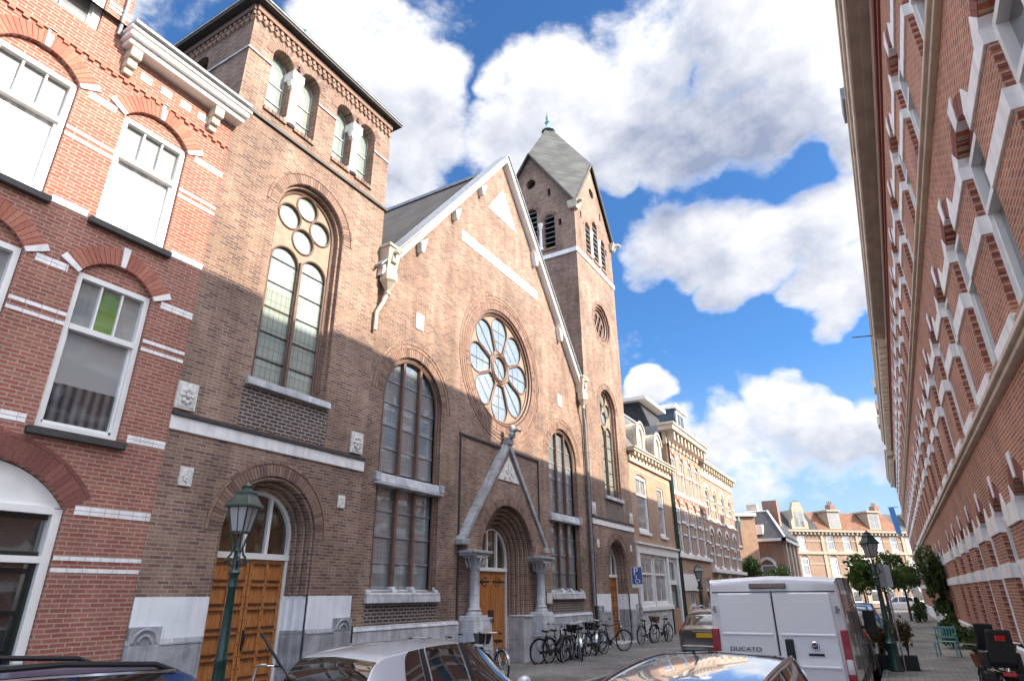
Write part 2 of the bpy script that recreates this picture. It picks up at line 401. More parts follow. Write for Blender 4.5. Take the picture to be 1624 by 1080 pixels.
class MB:
    def __init__(s, T=TF):
        s.v = []; s.f = []; s.T = T; s.cuts = []
    def cut(s):                              # what follows becomes an object of its own
        if not s.cuts or s.cuts[-1] != (len(s.v), len(s.f)): s.cuts.append((len(s.v), len(s.f)))
        return s
    def add(s, vs, fs):
        o = len(s.v)
        s.v += [s.T(*p) for p in vs]
        s.f += [tuple(i + o for i in f) for f in fs]
        return s
    def box(s, a0, a1, b0, b1, c0, c1):
        vs = [(a, b, c) for a in (a0, a1) for b in (b0, b1) for c in (c0, c1)]
        return s.add(vs, [(0, 1, 3, 2), (4, 6, 7, 5), (0, 4, 5, 1), (2, 3, 7, 6), (0, 2, 6, 4), (1, 5, 7, 3)])
    def hexa(s, bot, top):                  # two quads of 4 points
        return s.add(list(bot) + list(top), [(3, 2, 1, 0), (4, 5, 6, 7), (0, 1, 5, 4), (1, 2, 6, 5), (2, 3, 7, 6), (3, 0, 4, 7)])
    def poly(s, loops, n):                  # flat face (u,z) with holes at depth n
        pts = [p for l in loops for p in l]
        tri = tessellate_polygon([[Vector((p[0], p[1], 0)) for p in l] for l in loops])
        return s.add([(p[0], n, p[1]) for p in pts], [tuple(t) for t in tri])
    def band(s, l0, n0, l1, n1, closed=True):  # bridge two loops of equal length
        k = len(l0)
        vs = [(p[0], n0, p[1]) for p in l0] + [(p[0], n1, p[1]) for p in l1]
        fs = [(i, (i + 1) % k, k + (i + 1) % k, k + i) for i in range(k if closed else k - 1)]
        return s.add(vs, fs)
    def slab(s, loops, n0, n1):             # extruded polygon with holes
        s.poly(loops, n1); s.poly(loops, n0)
        for l in loops: s.band(l, n0, l, n1)
        return s
    def tube(s, pts, r, k=8, cap=True, closed=False):
        pts = [Vector(p) for p in pts]; n = len(pts)
        rr = r if isinstance(r, (list, tuple)) else [r] * n
        vs = []; fs = []; prev = None
        for i, p in enumerate(pts):
            a = pts[i - 1] if (i > 0 or closed) else p
            b = pts[(i + 1) % n] if (i < n - 1 or closed) else p
            t = (b - a).normalized()
            if prev is None:
                x = t.cross(Vector((0, 0, 1)))
                if x.length < .1: x = t.cross(Vector((1, 0, 0)))
            else:
                x = prev - t * prev.dot(t)
            x.normalize(); prev = x; y = t.cross(x)
            for j in range(k):
                an = 2 * PI * j / k
                vs.append(tuple(p + (x * math.cos(an) + y * math.sin(an)) * rr[i]))
        for i in range(n if closed else n - 1):
            i2 = (i + 1) % n
            for j in range(k):
                fs.append((i * k + j, i * k + (j + 1) % k, i2 * k + (j + 1) % k, i2 * k + j))
        if cap and not closed:
            fs.append(tuple(range(k))[::-1]); fs.append(tuple((n - 1) * k + j for j in range(k)))
        return s.add(vs, fs)
    def lathe(s, c, prof, k=16, rot=0., axis='z'):        # prof: (r, h)
        vs = []; fs = []
        for r, h in prof:
            for j in range(k):
                an = 2 * PI * (j + rot) / k
                if axis == 'z': vs.append((c[0] + r * math.cos(an), c[1] + r * math.sin(an), c[2] + h))
                elif axis == 'x': vs.append((c[0] + h, c[1] + r * math.cos(an), c[2] + r * math.sin(an)))
                else: vs.append((c[0] + r * math.cos(an), c[1] + h, c[2] + r * math.sin(an)))
        for i in range(len(prof) - 1):
            for j in range(k):
                fs.append((i * k + j, i * k + (j + 1) % k, (i + 1) * k + (j + 1) % k, (i + 1) * k + j))
        if prof[0][0] > 1e-4: fs.append(tuple(range(k))[::-1])
        if prof[-1][0] > 1e-4: fs.append(tuple((len(prof) - 1) * k + j for j in range(k)))
        return s.add(vs, fs)
    def vouss(s, cx, cz, r0, r1, a0, a1, N, n0, n1, gap=.10):
        d = (a1 - a0) / N
        for i in range(N):
            p, q = a0 + d * (i + gap / 2), a0 + d * (i + 1 - gap / 2)
            pts = [(cx + r * math.cos(a), cz + r * math.sin(a)) for r, a in ((r0, p), (r1, p), (r1, q), (r0, q))]
            s.hexa([(x, n0, z) for x, z in pts], [(x, n1, z) for x, z in pts])
        return s
    def leaf(s, p, size, rng):
        a = Vector((rng.gauss(0, 1), rng.gauss(0, 1), rng.gauss(0, 1))).normalized()
        b = a.cross(Vector((rng.gauss(0, 1), rng.gauss(0, 1), rng.gauss(0, 1)))).normalized()
        p = Vector(p); l = size * rng.uniform(.7, 1.3)
        q = [p - a * l, p + b * l * .45, p + a * l, p - b * l * .45]
        return s.add([tuple(x) for x in q], [(0, 1, 2, 3)])
    def build(s, name, material, parent=None, loc=(0, 0, 0), smooth=False, bevel=0., bseg=2, recalc=True, angle=35):
        if s.cuts:
            c = [(0, 0)] + [x for x in s.cuts if x[0] > 0] + [(len(s.v), len(s.f))]; o = None
            for (v0, f0), (v1, f1) in zip(c[:-1], c[1:]):
                if v1 <= v0: continue
                q = MB(); q.v = s.v[v0:v1]; q.f = [tuple(i - v0 for i in f) for f in s.f[f0:f1]]
                o = q.build(name, material, parent, loc, smooth, bevel, bseg, recalc, angle)
            return o
        me = bpy.data.meshes.new(name)
        me.from_pydata(s.v, [], s.f)
        if recalc:
            bm = bmesh.new(); bm.from_mesh(me)
            bmesh.ops.recalc_face_normals(bm, faces=bm.faces)
            bm.to_mesh(me); bm.free()
        me.materials.append(material)
        if smooth:
            me.polygons.foreach_set('use_smooth', [True] * len(me.polygons))
            if angle: 
                try: me.set_sharp_from_angle(angle=R(angle))
                except Exception: pass
        o = bpy.data.objects.new(name, me)
        COL.objects.link(o)
        o.location = loc
        if parent: o.parent = parent
        if bevel:
            b = o.modifiers.new('bevel', 'BEVEL'); b.width = bevel; b.segments = bseg; b.limit_method = 'ANGLE'; b.angle_limit = R(40)
            b.harden_normals = False
        return o

def thing(name, label, cat, loc=(0, 0, 0), rz=0., group=None):
    o = bpy.data.objects.new(name, None)
    COL.objects.link(o)
    o.empty_display_size = .3
    o.location = loc; o.rotation_euler = (0, 0, rz)
    tag(o, label, cat, group)
    return o
def tag(o, label, cat, group=None, kind=None):
    if label: o['label'] = label
    if cat: o['category'] = cat
    if group: o['group'] = group
    if kind: o['kind'] = kind
    return o
def dup(o, parent=None):
    c = o.copy(); COL.objects.link(c)
    if parent is not None: c.parent = parent
    for ch in list(o.children): dup(ch, c)
    return c
def put(o, x, y, z=0., rz=0., label=None, s=None):
    o.location = (x, y, z); o.rotation_euler = (0, 0, rz)
    if label: o['label'] = label
    if s: o.scale = (s, s, s)
    return o

def arc(cx, cz, r, a0, a1, k):
    return [(cx + r * math.cos(a0 + (a1 - a0) * i / k), cz + r * math.sin(a0 + (a1 - a0) * i / k)) for i in range(k + 1)]
def arch(cx, hw, z0, zs, k=24, rise=None):          # counter-clockwise opening outline
    if rise is None: rise = hw
    r = (hw * hw + rise * rise) / (2 * rise); cz = zs + rise - r
    a = math.asin(min(1, hw / r))
    if rise > r - 1e-6 and abs(hw - r) < 1e-6: a = PI / 2
    return [(cx - hw, z0), (cx + hw, z0)] + arc(cx, cz, r, PI / 2 - a, PI / 2 + a, k)
def rect(u0, u1, z0, z1): return [(u0, z0), (u1, z0), (u1, z1), (u0, z1)]
def circle(cx, cz, r, k=48): return arc(cx, cz, r, 0, 2 * PI, k)[:-1]
def seg_arch(cx, hw, zs, rise):                    # centre, radius, half angle of a segmental arch
    r = (hw * hw + rise * rise) / (2 * rise); return zs + rise - r, r, math.asin(hw / r)

LEFTX, RIGHTX = -10.3, 2.1

# sash window used by every house: frame + pane(s)
WCACHE = {}
def sash(parent, u, z0, wd, h, n=-.12, split=.62, top=3, bottom=1, fm=None, pm=None, pm2=None, fw=.07, dep=.10, sill=None):
    fm = fm or WHITE; pm = pm or GL_DARK
    key = (round(wd, 3), round(h, 3), split, top, bottom, fm.name, pm.name, pm2.name if pm2 else '', fw, dep)
    if key in WCACHE:
        o = dup(WCACHE[key], parent); o.location = (u, -n, z0); return o
    F = MB(); hw = wd / 2
    F.box(-hw, -hw + fw, -dep, 0, 0, h); F.box(hw - fw, hw, -dep, 0, 0, h)
    F.box(-hw + fw, hw - fw, -dep, 0, 0, fw * 1.1); F.box(-hw + fw, hw - fw, -dep, 0, h - fw, h)
    iw = hw - fw; zt = h * split
    if split < 1:
        F.box(-iw, iw, -dep * .9, .012, zt - .045, zt + .045)
        F.box(-iw, iw, -dep, -.045, fw * 1.1, fw * 1.1 + .05)
        F.box(-iw, -iw + .035, -dep, -.045, fw * 1.1, zt); F.box(iw - .035, iw, -dep, -.045, fw * 1.1, zt)
    for i in range(1, top):
        x = -iw + 2 * iw * i / top; F.box(x - .014, x + .014, -dep + .015, -.03, zt + .045 if split < 1 else fw, h - fw)
    for i in range(1, bottom):
        x = -iw + 2 * iw * i / bottom; F.box(x - .018, x + .018, -dep + .015, -.03, fw, zt - .045 if split < 1 else h - fw)
    o = F.build('window', fm, parent, (u, -n, z0))
    G = MB().poly([rect(-iw, iw, fw, zt)], -dep + .025); G.build('pane', pm, o)
    if split < 1: MB().poly([rect(-iw, iw, zt, h - fw)], -dep + .03).build('pane', pm2 or pm, o)
    WCACHE[key] = o
    return o

# ------------------------------------------------------------------ ground
def struct(o): o['kind'] = 'structure'; return o
def road_mat(name, c, bw, rh, ms, mort, rough=.75, rot=False, stain=.25):
    M = bpy.data.materials.new(name); M.use_nodes = True
    t = NT(M.node_tree); b = M.node_tree.nodes['Principled BSDF']
    obj = t.n('ShaderNodeTexCoord').outputs['Object']
    s = t.n('ShaderNodeSeparateXYZ', None, Vector=obj)
    uv = t.n('ShaderNodeCombineXYZ', None, X=s.outputs[1 if rot else 0], Y=s.outputs[0 if rot else 1], Z=0.)
    br = t.n('ShaderNodeTexBrick', dict(offset=.5), Vector=uv, Scale=1., Mortar_Size=ms, Mortar_Smooth=.2, Brick_Width=bw, Row_Height=rh)
    t.put(br, 'Color1', c); t.put(br, 'Color2', tuple(x * 1.3 for x in c)); t.put(br, 'Mortar', mort)
    k = t.math('MULTIPLY', t.ramp(t.noise(obj, .5, 6, .65), .3, .7, 1 - stain, 1 + stain), t.ramp(t.noise(obj, 25., 4, .6), .3, .7, .85, 1.12))
    t.put(b, 'Base Color', t.vec('SCALE', br.outputs[0], k))
    t.put(b, 'Roughness', t.ramp(t.noise(obj, 2., 4), .3, .7, rough - .12, rough + .1))
    bp = t.n('ShaderNodeBump', None, Strength=.5, Distance=.01, Height=t.math('ADD', t.math('MULTIPLY', br.outputs['Fac'], -1.), t.math('MULTIPLY', t.noise(obj, 30., 3), .4)))
    t.put(b, 'Normal', bp)
    return M
RD = -.12
ROADM = road_mat('road_clinkers', (.085, .075, .070), .21, .105, .006, (.045, .042, .04))
PAVEM = road_mat('pavement_tiles', (.15, .145, .135), .30, .30, .008, (.07, .068, .06), stain=.35)
PAVER = road_mat('right_pavement_tiles', (.19, .18, .16), .30, .30, .009, (.075, .075, .06), stain=.4)
GRNDM = mat('ground_soil', (.10, .095, .085), .9, noise=.2, nscale=.3)
KERBM = mat('kerb_stone', (.22, .22, .22), .7, noise=.2, nscale=5)
o = MB(TI).add([(-1500, -1500, RD - .012), (1500, -1500, RD - .012), (1500, 1500, RD - .012), (-1500, 1500, RD - .012)], [(0, 1, 2, 3)]).build('ground', GRNDM); struct(o)
o = MB(TI).add([(-6.8, -60, RD), (-.75, -60, RD), (-.75, 130, RD), (-6.8, 130, RD)], [(0, 1, 2, 3)]).build('road', ROADM); struct(o)
o = MB(TI).box(-14, -6.95, -60, 57, RD - .01, 0).build('pavement', PAVEM); struct(o)
o = MB(TI).box(-.60, 4, -60, 120, RD - .01, 0).build('pavement', PAVER); struct(o)
for x0, x1, y1 in ((-6.95, -6.8, 57), (-.75, -.60, 120)):
    k = MB(TI); y = -20
    while y < y1:
        k.box(x0, x1, y, y + .99, RD - .01, .004); y += 1.0
    struct(k.build('kerb', KERBM, bevel=.012, bseg=1))

# ------------------------------------------------------------------ the church
CH = thing('church', 'brown brick church with rose window, round-arched doors and two unequal towers', 'church', (LEFTX, 0, 0), PI / 2)
TL0, TL1, TLC = 5.97, 10.75, 8.38
TR0, TR1, TRC = 24.3, 29.25, 26.9
NC = 17.3
NAVE_N = -.06

def orders(mb, cx, z0, zs, steps, k=24, circ=False, n_start=0.):
    """stepped reveal of an arched (or round) opening; steps = [(radius, depth)...]"""
    loop = (lambda r: circle(cx, zs, r, 64)) if circ else (lambda r: arch(cx, r, z0, zs, k))
    prev, pn = steps[0][0], n_start
    for r, d in steps[1:] + [(None, None)]:
        if r is None: break
        mb.band(loop(prev), pn, loop(prev), d)
        mb.band(loop(prev), d, loop(r), d)
        prev, pn = r, d
    return loop(prev), pn

def tall_window(cx, holes, W_):
    """two-light window with four roundels, used by both towers"""
    z0, zs, r0 = 5.98, 10.08, 1.0
    holes.append(arch(cx, r0, z0, zs))
    l, n = orders(W_, cx, z0, zs, [(r0, 0), (r0 - .07, -.10), (r0 - .14, -.22), (r0 - .14, -.30)])
    W_.band(arch(cx, r0 - .14, z0, zs), -.22, arch(cx, r0 - .14, z0, zs), -.34)
    rg = MB()
    rg.vouss(cx, zs, r0 + .01, r0 + .23, 0, PI, 46, -.02, .014, .14)
    rg.vouss(cx, zs, r0 + .25, r0 + .31, 0, PI, 18, -.02, .022, .06)
    rg.build('window_arch', VO_CH, CH)
    out = arch(cx, .86, z0, zs, 24)
    lw, gap = .385, .06
    hl = [arch(cx + s * (lw + gap / 2 + .004), lw + .004, z0 + .05, 8.93, 16) for s in (-1, 1)]
    rr = .318
    cc = [(cx, 10.615), (cx, 9.685), (cx - .465, 10.15), (cx + .465, 10.15)]
    hc = [circle(x, z, rr, 28) for x, z in cc]
    T = MB(); T.slab([out] + hl + hc, -.33, -.25)
    t = T.build('tracery', TRACERY, CH)
    Mo = MB()
    for l in hl + hc:
        Mo.tube([(p[0], -.245, p[1]) for p in l], .026, 6, closed=True)
    Mo.tube([(p[0], -.235, p[1]) for p in arch(cx, .865, z0, zs, 24)[1:] + arch(cx, .865, z0, zs, 24)[:1]], .035, 6)
    Mo.box(cx - .035, cx + .035, -.25, -.17, z0, 9.1)
    Mo.build('tracery_moulding', BROWN, t, smooth=True)
    P = MB()
    for x, z in cc: P.poly([circle(x, z, rr + .01, 28)], -.30)
    P.build('roundel_glass', GL_LEADB if False else GL_LEADP, t)
    for s, ll in zip((-1, 1), hl):
        MB().poly([[p for p in ll]], -.30).build('lancet_glass', GL_LEADP if True else GL_LEADY, t)
    B = MB()
    for z in (6.55, 7.15, 7.75, 8.35, 8.95):
        B.box(cx - .8, cx + .8, -.299, -.28, z - .014, z + .014)
    B.build('saddle_bar', IRON, t)
    S = MB(); S.hexa([(cx - 1.10, -.2, 5.80), (cx + 1.10, -.2, 5.80), (cx + 1.10, .11, 5.80), (cx - 1.10, .11, 5.80)],
                     [(cx - 1.10, -.2, 6.02), (cx + 1.10, -.2, 6.02), (cx + 1.10, .09, 5.95), (cx - 1.10, .09, 5.95)])
    S.build('window_sill', LSTONE, CH, bevel=.012)
    MB().box(cx - 1.12, cx + 1.12, -.05, .004, 4.98, 5.80).build('diaper_panel', BR_DK, CH)

def door_leaf(parent, u0, u1, z0, z1, n, cols=2, rows=6, studs=True):
    L = MB(); L.box(u0, u1, n - .06, n, z0, z1)
    w_ = u1 - u0
    st = .07
    for i in range(cols + 1):
        x = u0 + (w_ - st) * i / cols
        L.box(x, x + st, n, n + .028, z0, z1)
    for j in range(rows + 1):
        z = z0 + (z1 - z0 - st) * j / rows
        L.box(u0 + .002, u1 - .002, n + .001, n + .022, z, z + st * 1.2)
    d = L.build('door_leaf', OAK, parent, bevel=.006, bseg=1)
    D = MB()
    for i in range(cols):
        for j in range(rows):
            x0 = u0 + (w_ - st) * i / cols + st; x1 = u0 + (w_ - st) * (i + 1) / cols
            zz0 = z0 + (z1 - z0 - st) * j / rows + st * 1.2
            D.box(x0, x1, n, n + .045, zz0 + .0, zz0 + .035)
            D.box(x0, x1, n, n + .035, zz0 + (z1 - z0 - st) / rows - st * 1.2 - .02, zz0 + (z1 - z0 - st) / rows - st * 1.2)
    D.build('door_moulding', OAKD, d)
    if studs:
        S = MB()
        for i in range(cols + 1):
            x = u0 + (w_ - st) * i / cols + st / 2
            for j in range(rows * 2 + 1):
                z = z0 + .05 + (z1 - z0 - .1) * j / (rows * 2)
                S.lathe((x, n + .028, z), [(.014, 0), (.009, .012), (0, .016)], 6, axis='y')
        S.build('door_stud', OAKD, d)
    return d

def tower_lower(c, t0, t1, holes, W_):
    """door, plaster dado, band and carved stones that both towers share"""
    zs = 3.02
    holes.append(arch(c, 1.12, 0, zs))
    # orders down to the door, brick above the plaster
    steps = [(1.12, 0), (1.12, -.06), (1.04, -.06), (1.04, -.20), (.96, -.20), (.96, -.34), (.88, -.34), (.88, -.50)]
    def loop(r, z): return arch(c, r, z, zs)
    def ring(mb, za, zb_top, full):
        for (r0, n0), (r1, n1) in zip(steps[:-1], steps[1:]):
            if full:
                l0, l1 = arch(c, r0, za, zs), arch(c, r1, za, zs)
                mb.band(l0[1:] + l0[:1], n0, l1[1:] + l1[:1], n1, closed=False)
            else:
                for s in (-1, 1):
                    mb.add([(c + s * r0, n0, za), (c + s * r1, n1, za), (c + s * r1, n1, zb_top), (c + s * r0, n0, zb_top)], [(0, 1, 2, 3)])
    ring(W_, 1.93, 0, True)
    for r, n in ((1.08, -.05), (1.0, -.19), (.92, -.33)):
        a = arch(c, r, 1.95, zs)
        W_.tube([(p[0], n, p[1]) for p in a[1:] + a[:1]], .038, 6)
    rg = MB()
    rg.vouss(c, zs, 1.13, 1.35, 0, PI, 52, -.02, .012, .16)
    rg.vouss(c, zs, 1.37, 1.43, 0, PI, 22, -.02, .02, .06)
    rg.build('door_arch', VO_CH, CH)
    P = MB(); ring(P, 1.30, 1.93, False)
    for u0, u1 in ((t0 + .02, c - 1.12), (c + 1.12, t1 - .02)):
        P.box(u0, u1, -.05, .015, 1.30, 1.93)
    P.build('plaster_dado', PLAST, CH)
    S = MB(); ring(S, 0, 1.30, False)
    for u0, u1 in ((t0 + .01, c - 1.12), (c + 1.12, t1 - .01)):
        S.box(u0, u1, -.05, .06, 0, 1.22)
        S.hexa([(u0, -.05, 1.22), (u1, -.05, 1.22), (u1, .075, 1.22), (u0, .075, 1.22)], [(u0, -.05, 1.32), (u1, -.05, 1.32), (u1, .03, 1.32), (u0, .03, 1.32)])
    S.build('plinth', GSTONE, CH, bevel=.01, bseg=1)
    for u, sgn in ((t0 + .02, 1), (t1 - .52, -1)):
        K = MB(); K.box(u, u + .5, -.02, .09, 0, 1.24)
        K.slab([rect(u, u + .5, 1.24, 1.50)], -.02, .075)
        K.tube([(p[0], .075, p[1]) for p in arc(u + .25, 1.27, .19, 0, PI, 12)], .03, 6)
        K.tube([(p[0], .075, p[1]) for p in arc(u + .25, 1.27, .10, 0, PI, 10)], .03, 6)
        K.build('corner_stone', GSTONE, CH, bevel=.01, bseg=1)
    # the door
    n = -.46
    F = MB()
    out = arch(c, .90, 0, zs - .02); zt = 2.62
    inn = arch(c, .82, zt + .10, zs - .02)
    F.slab([rect(c - .90, c - .82, 0, zt - .02)], n - .08, n + .03); F.slab([rect(c + .82, c + .90, 0, zt - .02)], n - .08, n + .03)
    F.box(c - .90, c + .90, n - .08, n + .05, zt - .02, zt + .09)
    a = arch(c, .90, zt + .09, zs - .02); b = arch(c, .82, zt + .09, zs - .02)
    F.band(a[1:] + a[:1], n + .03, b[1:] + b[:1], n + .03, False); F.band(b[1:] + b[:1], n + .03, b[1:] + b[:1], n - .08, False)
    for x in (-.22, .30):
        F.box(c + x - .035, c + x + .035, n - .06, n + .025, zt + .09, zs + .80)
    fr = F.build('door_frame', WHITE, CH)
    MB().poly([arch(c, .86, zt + .05, zs - .02)], n - .05).build('fanlight', GL_FAN, fr)
    dr = MB().box(c - .82, c + .82, n - .12, n - .07, 0, zt).build('door', OAKD, CH)
    door_leaf(dr, c - .81, c - .012, .04, zt - .03, n - .02)
    door_leaf(dr, c + .012, c + .81, .04, zt - .03, n - .02)
    H = MB(); H.box(c + .03, c + .075, n + .01, n + .03, 1.0, 1.35); H.tube([(c + .05, n + .06, 1.08), (c + .05, n + .075, 1.18), (c + .05, n + .06, 1.28)], .012, 6)
    H.build('door_handle', IRON, dr)
    MB().box(c - 1.0, c + 1.0, -.5, .25, -.02, .07).build('doorstep', LSTONE, CH, bevel=.015)
    # band and stones
    B = MB(); B.box(t0 - .01, t1 + .01, -.02, .035, 4.61, 4.86); B.build('white_band', WSTONE, CH, bevel=.008, bseg=1)
    B = MB(); B.box(t0 - .01, t1 + .01, -.02, .07, 4.865, 4.93)
    B.build('string_course', DARKST, CH)
    for u in (t0 + .18, t1 - .30):
        K = MB(); K.box(u - .19, u + .19, -.02, .05, 4.99, 5.48)
        K.box(u - .15, u + .15, .05, .06, 5.03, 5.44)
        for a_ in range(8):
            an = a_ * PI / 4
            K.lathe((u + .09 * math.cos(an), .06, 5.235 + .12 * math.sin(an)), [(.05, 0), (.035, .03), (0, .04)], 8, axis='y')
        K.lathe((u, .06, 5.235), [(.06, 0), (.045, .04), (0, .055)], 10, axis='y')
        K.build('carved_stone', RELIEF, CH, smooth=True)
    for u, s in ((t0 + .46, 1.), (t1 - .60, .85)):
        K = MB(); K.box(u - .12 * s, u + .12 * s, -.02, .03, 3.86 - .16 * s, 3.86 + .16 * s)
        for q in range(5):
            K.lathe((u + random.uniform(-.06, .06), .03, 3.86 + random.uniform(-.09, .09)), [(.03, 0), (.02, .015), (0, .02)], 6, axis='y')
        K.build('carved_stone', RELIEF, CH)

# --- left tower -----------------------------------------------------
H1 = 14.86; DEP = 4.78
Wt = MB(); holes = []
tower_lower(TLC, TL0, TL1, holes, Wt)
tall_window(TLC, holes, Wt)
bell = [(6.90, .30), (7.76, .30), (8.98, .30), (9.84, .30)]
for c, hw in bell:
    holes.append(arch(c, hw, 12.30, 13.88, 14))
    l = arch(c, hw, 12.30, 13.88, 14); Wt.band(l, 0, l, -.30)
Wt.poly([rect(TL0, TL1, 0, H1)] + holes, 0)
# right side, back and the upper left side with its blind arches
Wt.add([(TL1, 0, 0), (TL1, -DEP, 0), (TL1, -DEP, H1), (TL1, 0, H1)], [(0, 1, 2, 3)])
Wt.add([(TL0, -DEP, 0), (TL1, -DEP, 0), (TL1, -DEP, H1), (TL0, -DEP, H1)], [(0, 1, 2, 3)])
side_T = lambda a, n, z: TF(TL0 - n, -a, z)
Wt.T = side_T
sh = [arch(c, .33, 12.30, 13.88, 14) for c in (1.90, 2.86)]
Wt.poly([rect(0, DEP, 0, H1)] + sh, 0)
for l in sh: Wt.band(l, 0, l, -.25); Wt.poly([l], -.25)
Wt.build('tower_wall', BR_CH, CH)
rg = MB()
for c, hw in bell: rg.vouss(c, 13.88, hw + .01, hw + .21, 0, PI, 17, -.02, .012, .15)
rg.build('bell_arch', VO_CH, CH)
Sg = MB(); Sg.box(TL0 - .06, TL1 + .06, -DEP - .05, .06, 11.88, 11.95); Sg.build('string_course', DARKST, CH)
Sg = MB()
zb = 13.52
edges = [TL0] + [x for c, hw in bell for x in (c - hw, c + hw)] + [TL1]
for i in range(0, len(edges), 2):
    if edges[i + 1] - edges[i] > .45 or i in (0, len(edges) - 2):
        Sg.box(edges[i] + (0 if i else -.02), edges[i + 1] - .0, -.03, .03, 13.50, 13.545)
Sg.T = side_T
Sg.box(-.02, 1.55, -.03, .03, 13.50, 13.545); Sg.box(3.2, DEP, -.03, .03, 13.50, 13.545)
Sg.build('impost_band', LSTONE, CH)
for c, hw in bell:
    Fz = MB(); Fz.band(arch(c, hw, 12.30, 13.88, 14), -.27, arch(c, hw - .04, 12.36, 13.88, 14), -.27)
    Fz.box(c - hw, c + hw, -.28, -.255, 12.78, 12.81); Fz.box(c - hw, c + hw, -.28, -.255, 13.3, 13.33)
    f_ = Fz.build('bell_window', LSTONE, CH)
    MB().poly([arch(c, hw - .02, 12.31, 13.88, 14)], -.28).build('leaded_glass', GL_LEADP, f_)
Bs = MB()
for c, hw in bell:
    for k in range(6): Bs.box(c - hw - .02 + k * .107, c - hw + .075 + k * .107, -.2, .05, 12.20, 12.30)
Bs.build('bell_sill', VO_CH, CH)
for c in (7.33, 9.41):
    K = MB()
    K.lathe((c, -.06, 12.28), [(.17, 0), (.17, .10), (.14, .16), (.125, .2), (.12, 1.05), (.145, 1.08), (.125, 1.12), (.18, 1.30), (.18, 1.36)], 14)
    K.box(c - .17, c + .17, -.32, .07, 13.62, 13.86)
    K.build('colonnette', WSTONE, CH, smooth=True, angle=50)
K = MB(); K.T = side_T
K.lathe((2.38, .0, 12.32), [(.12, 0), (.12, .10), (.09, .2), (.085, 1.05), (.14, 1.30), (.14, 1.36)], 12); K.box(2.2, 2.56, -.2, .06, 13.68, 13.88)
K.build('colonnette', LSTONE, CH, smooth=True, angle=50)
# corbel frieze and eaves
Fr = MB()
for side in (0, 1):
    Fr.T = TF if side == 0 else side_T
    L0, L1 = (TL0, TL1) if side == 0 else (0, DEP)
    k = int((L1 - L0) / .17); st = (L1 - L0) / k
    for i in range(k):
        u = L0 + i * st
        Fr.add([(u, .002, 14.46), (u + st, .002, 14.46), (u + st / 2, .002, 14.36), (u, .05, 14.50), (u + st, .05, 14.50), (u + st / 2, .05, 14.40)], [(0, 1, 2), (3, 4, 5), (0, 1, 4, 3), (1, 2, 5, 4), (2, 0, 3, 5)])
        Fr.box(u + .01, u + st * .5, .002, .045, 14.56, 14.66)
    Fr.box(L0, L1, .002, .06, 14.69, 14.85)
Fr.build('corbel_frieze', VO_CH, CH)
Ev = MB(); Ev.box(TL0 - .22, TL1 + .22, -DEP - .22, .22, 14.90, 14.96); Ev.build('eaves_board', DARKST, CH)
Ev = MB(); Ev.box(TL0 - .25, TL1 + .25, -DEP - .25, .25, 14.962, 15.02)
Ev.build('gutter', LEAD, CH, bevel=.01, bseg=1)
cx, cy = (TL0 + TL1) / 2, -DEP / 2
Rf = MB(); a = [(TL0 - .25, -DEP - .25, 15.03), (TL1 + .25, -DEP - .25, 15.03), (TL1 + .25, .25, 15.03), (TL0 - .25, .25, 15.03)]
Rf.add(a + [(cx, cy, 16.0)], [(0, 1, 4), (1, 2, 4), (2, 3, 4), (3, 0, 4)]); Rf.build('tower_roof', SLATE, CH)
Fi = MB(); Fi.lathe((7.45, -.1, 15.02), [(.05, 0), (.07, .12), (.03, .2), (.09, .30), (.07, .38), (.10, .48), (0, .60)], 10); Fi.build('roof_finial', COPPER, CH, smooth=True)

# --- nave -----------------------------------------------------------
Wn = MB(); holes = []
APX, EAV = 17.95, 9.8
N0, N1 = TL1, TR0
outer = [(N0, 0), (N1, 0), (N1, 9.9), (23.85, 10.0), (NC, APX), (N0 + .0, 10.0)]
# rose
RZ, RR = 9.24, 2.10
holes.append(circle(NC, RZ, RR, 64))
sub = MB()
orders(Wn, NC, 0, RZ, [(RR, 0), (RR - .07, NAVE_N - .07), (RR - .14, NAVE_N - .15), (RR - .14, NAVE_N - .30)], circ=True, n_start=NAVE_N)
Wn.band(circle(NC, RZ, RR - .14, 64), NAVE_N - .15, circle(NC, RZ, RR - .14, 64), NAVE_N - .30)
rg = MB()
rg.vouss(NC, RZ, RR + .01, RR + .23, 0, 2 * PI, 190, NAVE_N - .02, NAVE_N + .012, .16)
for r in (.26, .38, .50):
    rg.vouss(NC, RZ, RR + r, RR + r + .07, 0, 2 * PI, 64, NAVE_N - .02, NAVE_N + .016, .05)
rg.build('rose_arch', VO_CH, CH)
ro = RR - .14
pet = []
for i in range(8):
    an = PI / 2 + i * PI / 4
    R1, R0 = 1.41, .62                        # petal: narrow at the hub, round at the rim
    ca, sa = math.cos(an), math.sin(an)
    rt = .527
    pts = []
    for j in range(-9, 10):
        b = j / 9 * R(100); pts.append((R1 + rt * math.cos(b), rt * math.sin(b)))
    pts += [(R0, .225), (R0 - .03, 0), (R0, -.225)]
    pet.append([(NC + x * ca - y * sa, RZ + x * sa + y * ca) for x, y in pts])
hub = circle(NC, RZ, .44, 32)
T = MB().slab([circle(NC, RZ, ro, 64)] + pet + [hub], NAVE_N - .24, NAVE_N - .15)
rose = T.build('rose_window', TRACERY, CH)
Mo = MB()
for l in pet: Mo.tube([(p[0], NAVE_N - .15, p[1]) for p in l], .028, 6, closed=True)
for r in (.44, .53): Mo.tube([(p[0], NAVE_N - .14, p[1]) for p in circle(NC, RZ, r, 36)], .036, 6, closed=True)
Mo.tube([(p[0], NAVE_N - .13, p[1]) for p in circle(NC, RZ, ro - .02, 64)], .05, 6, closed=True)
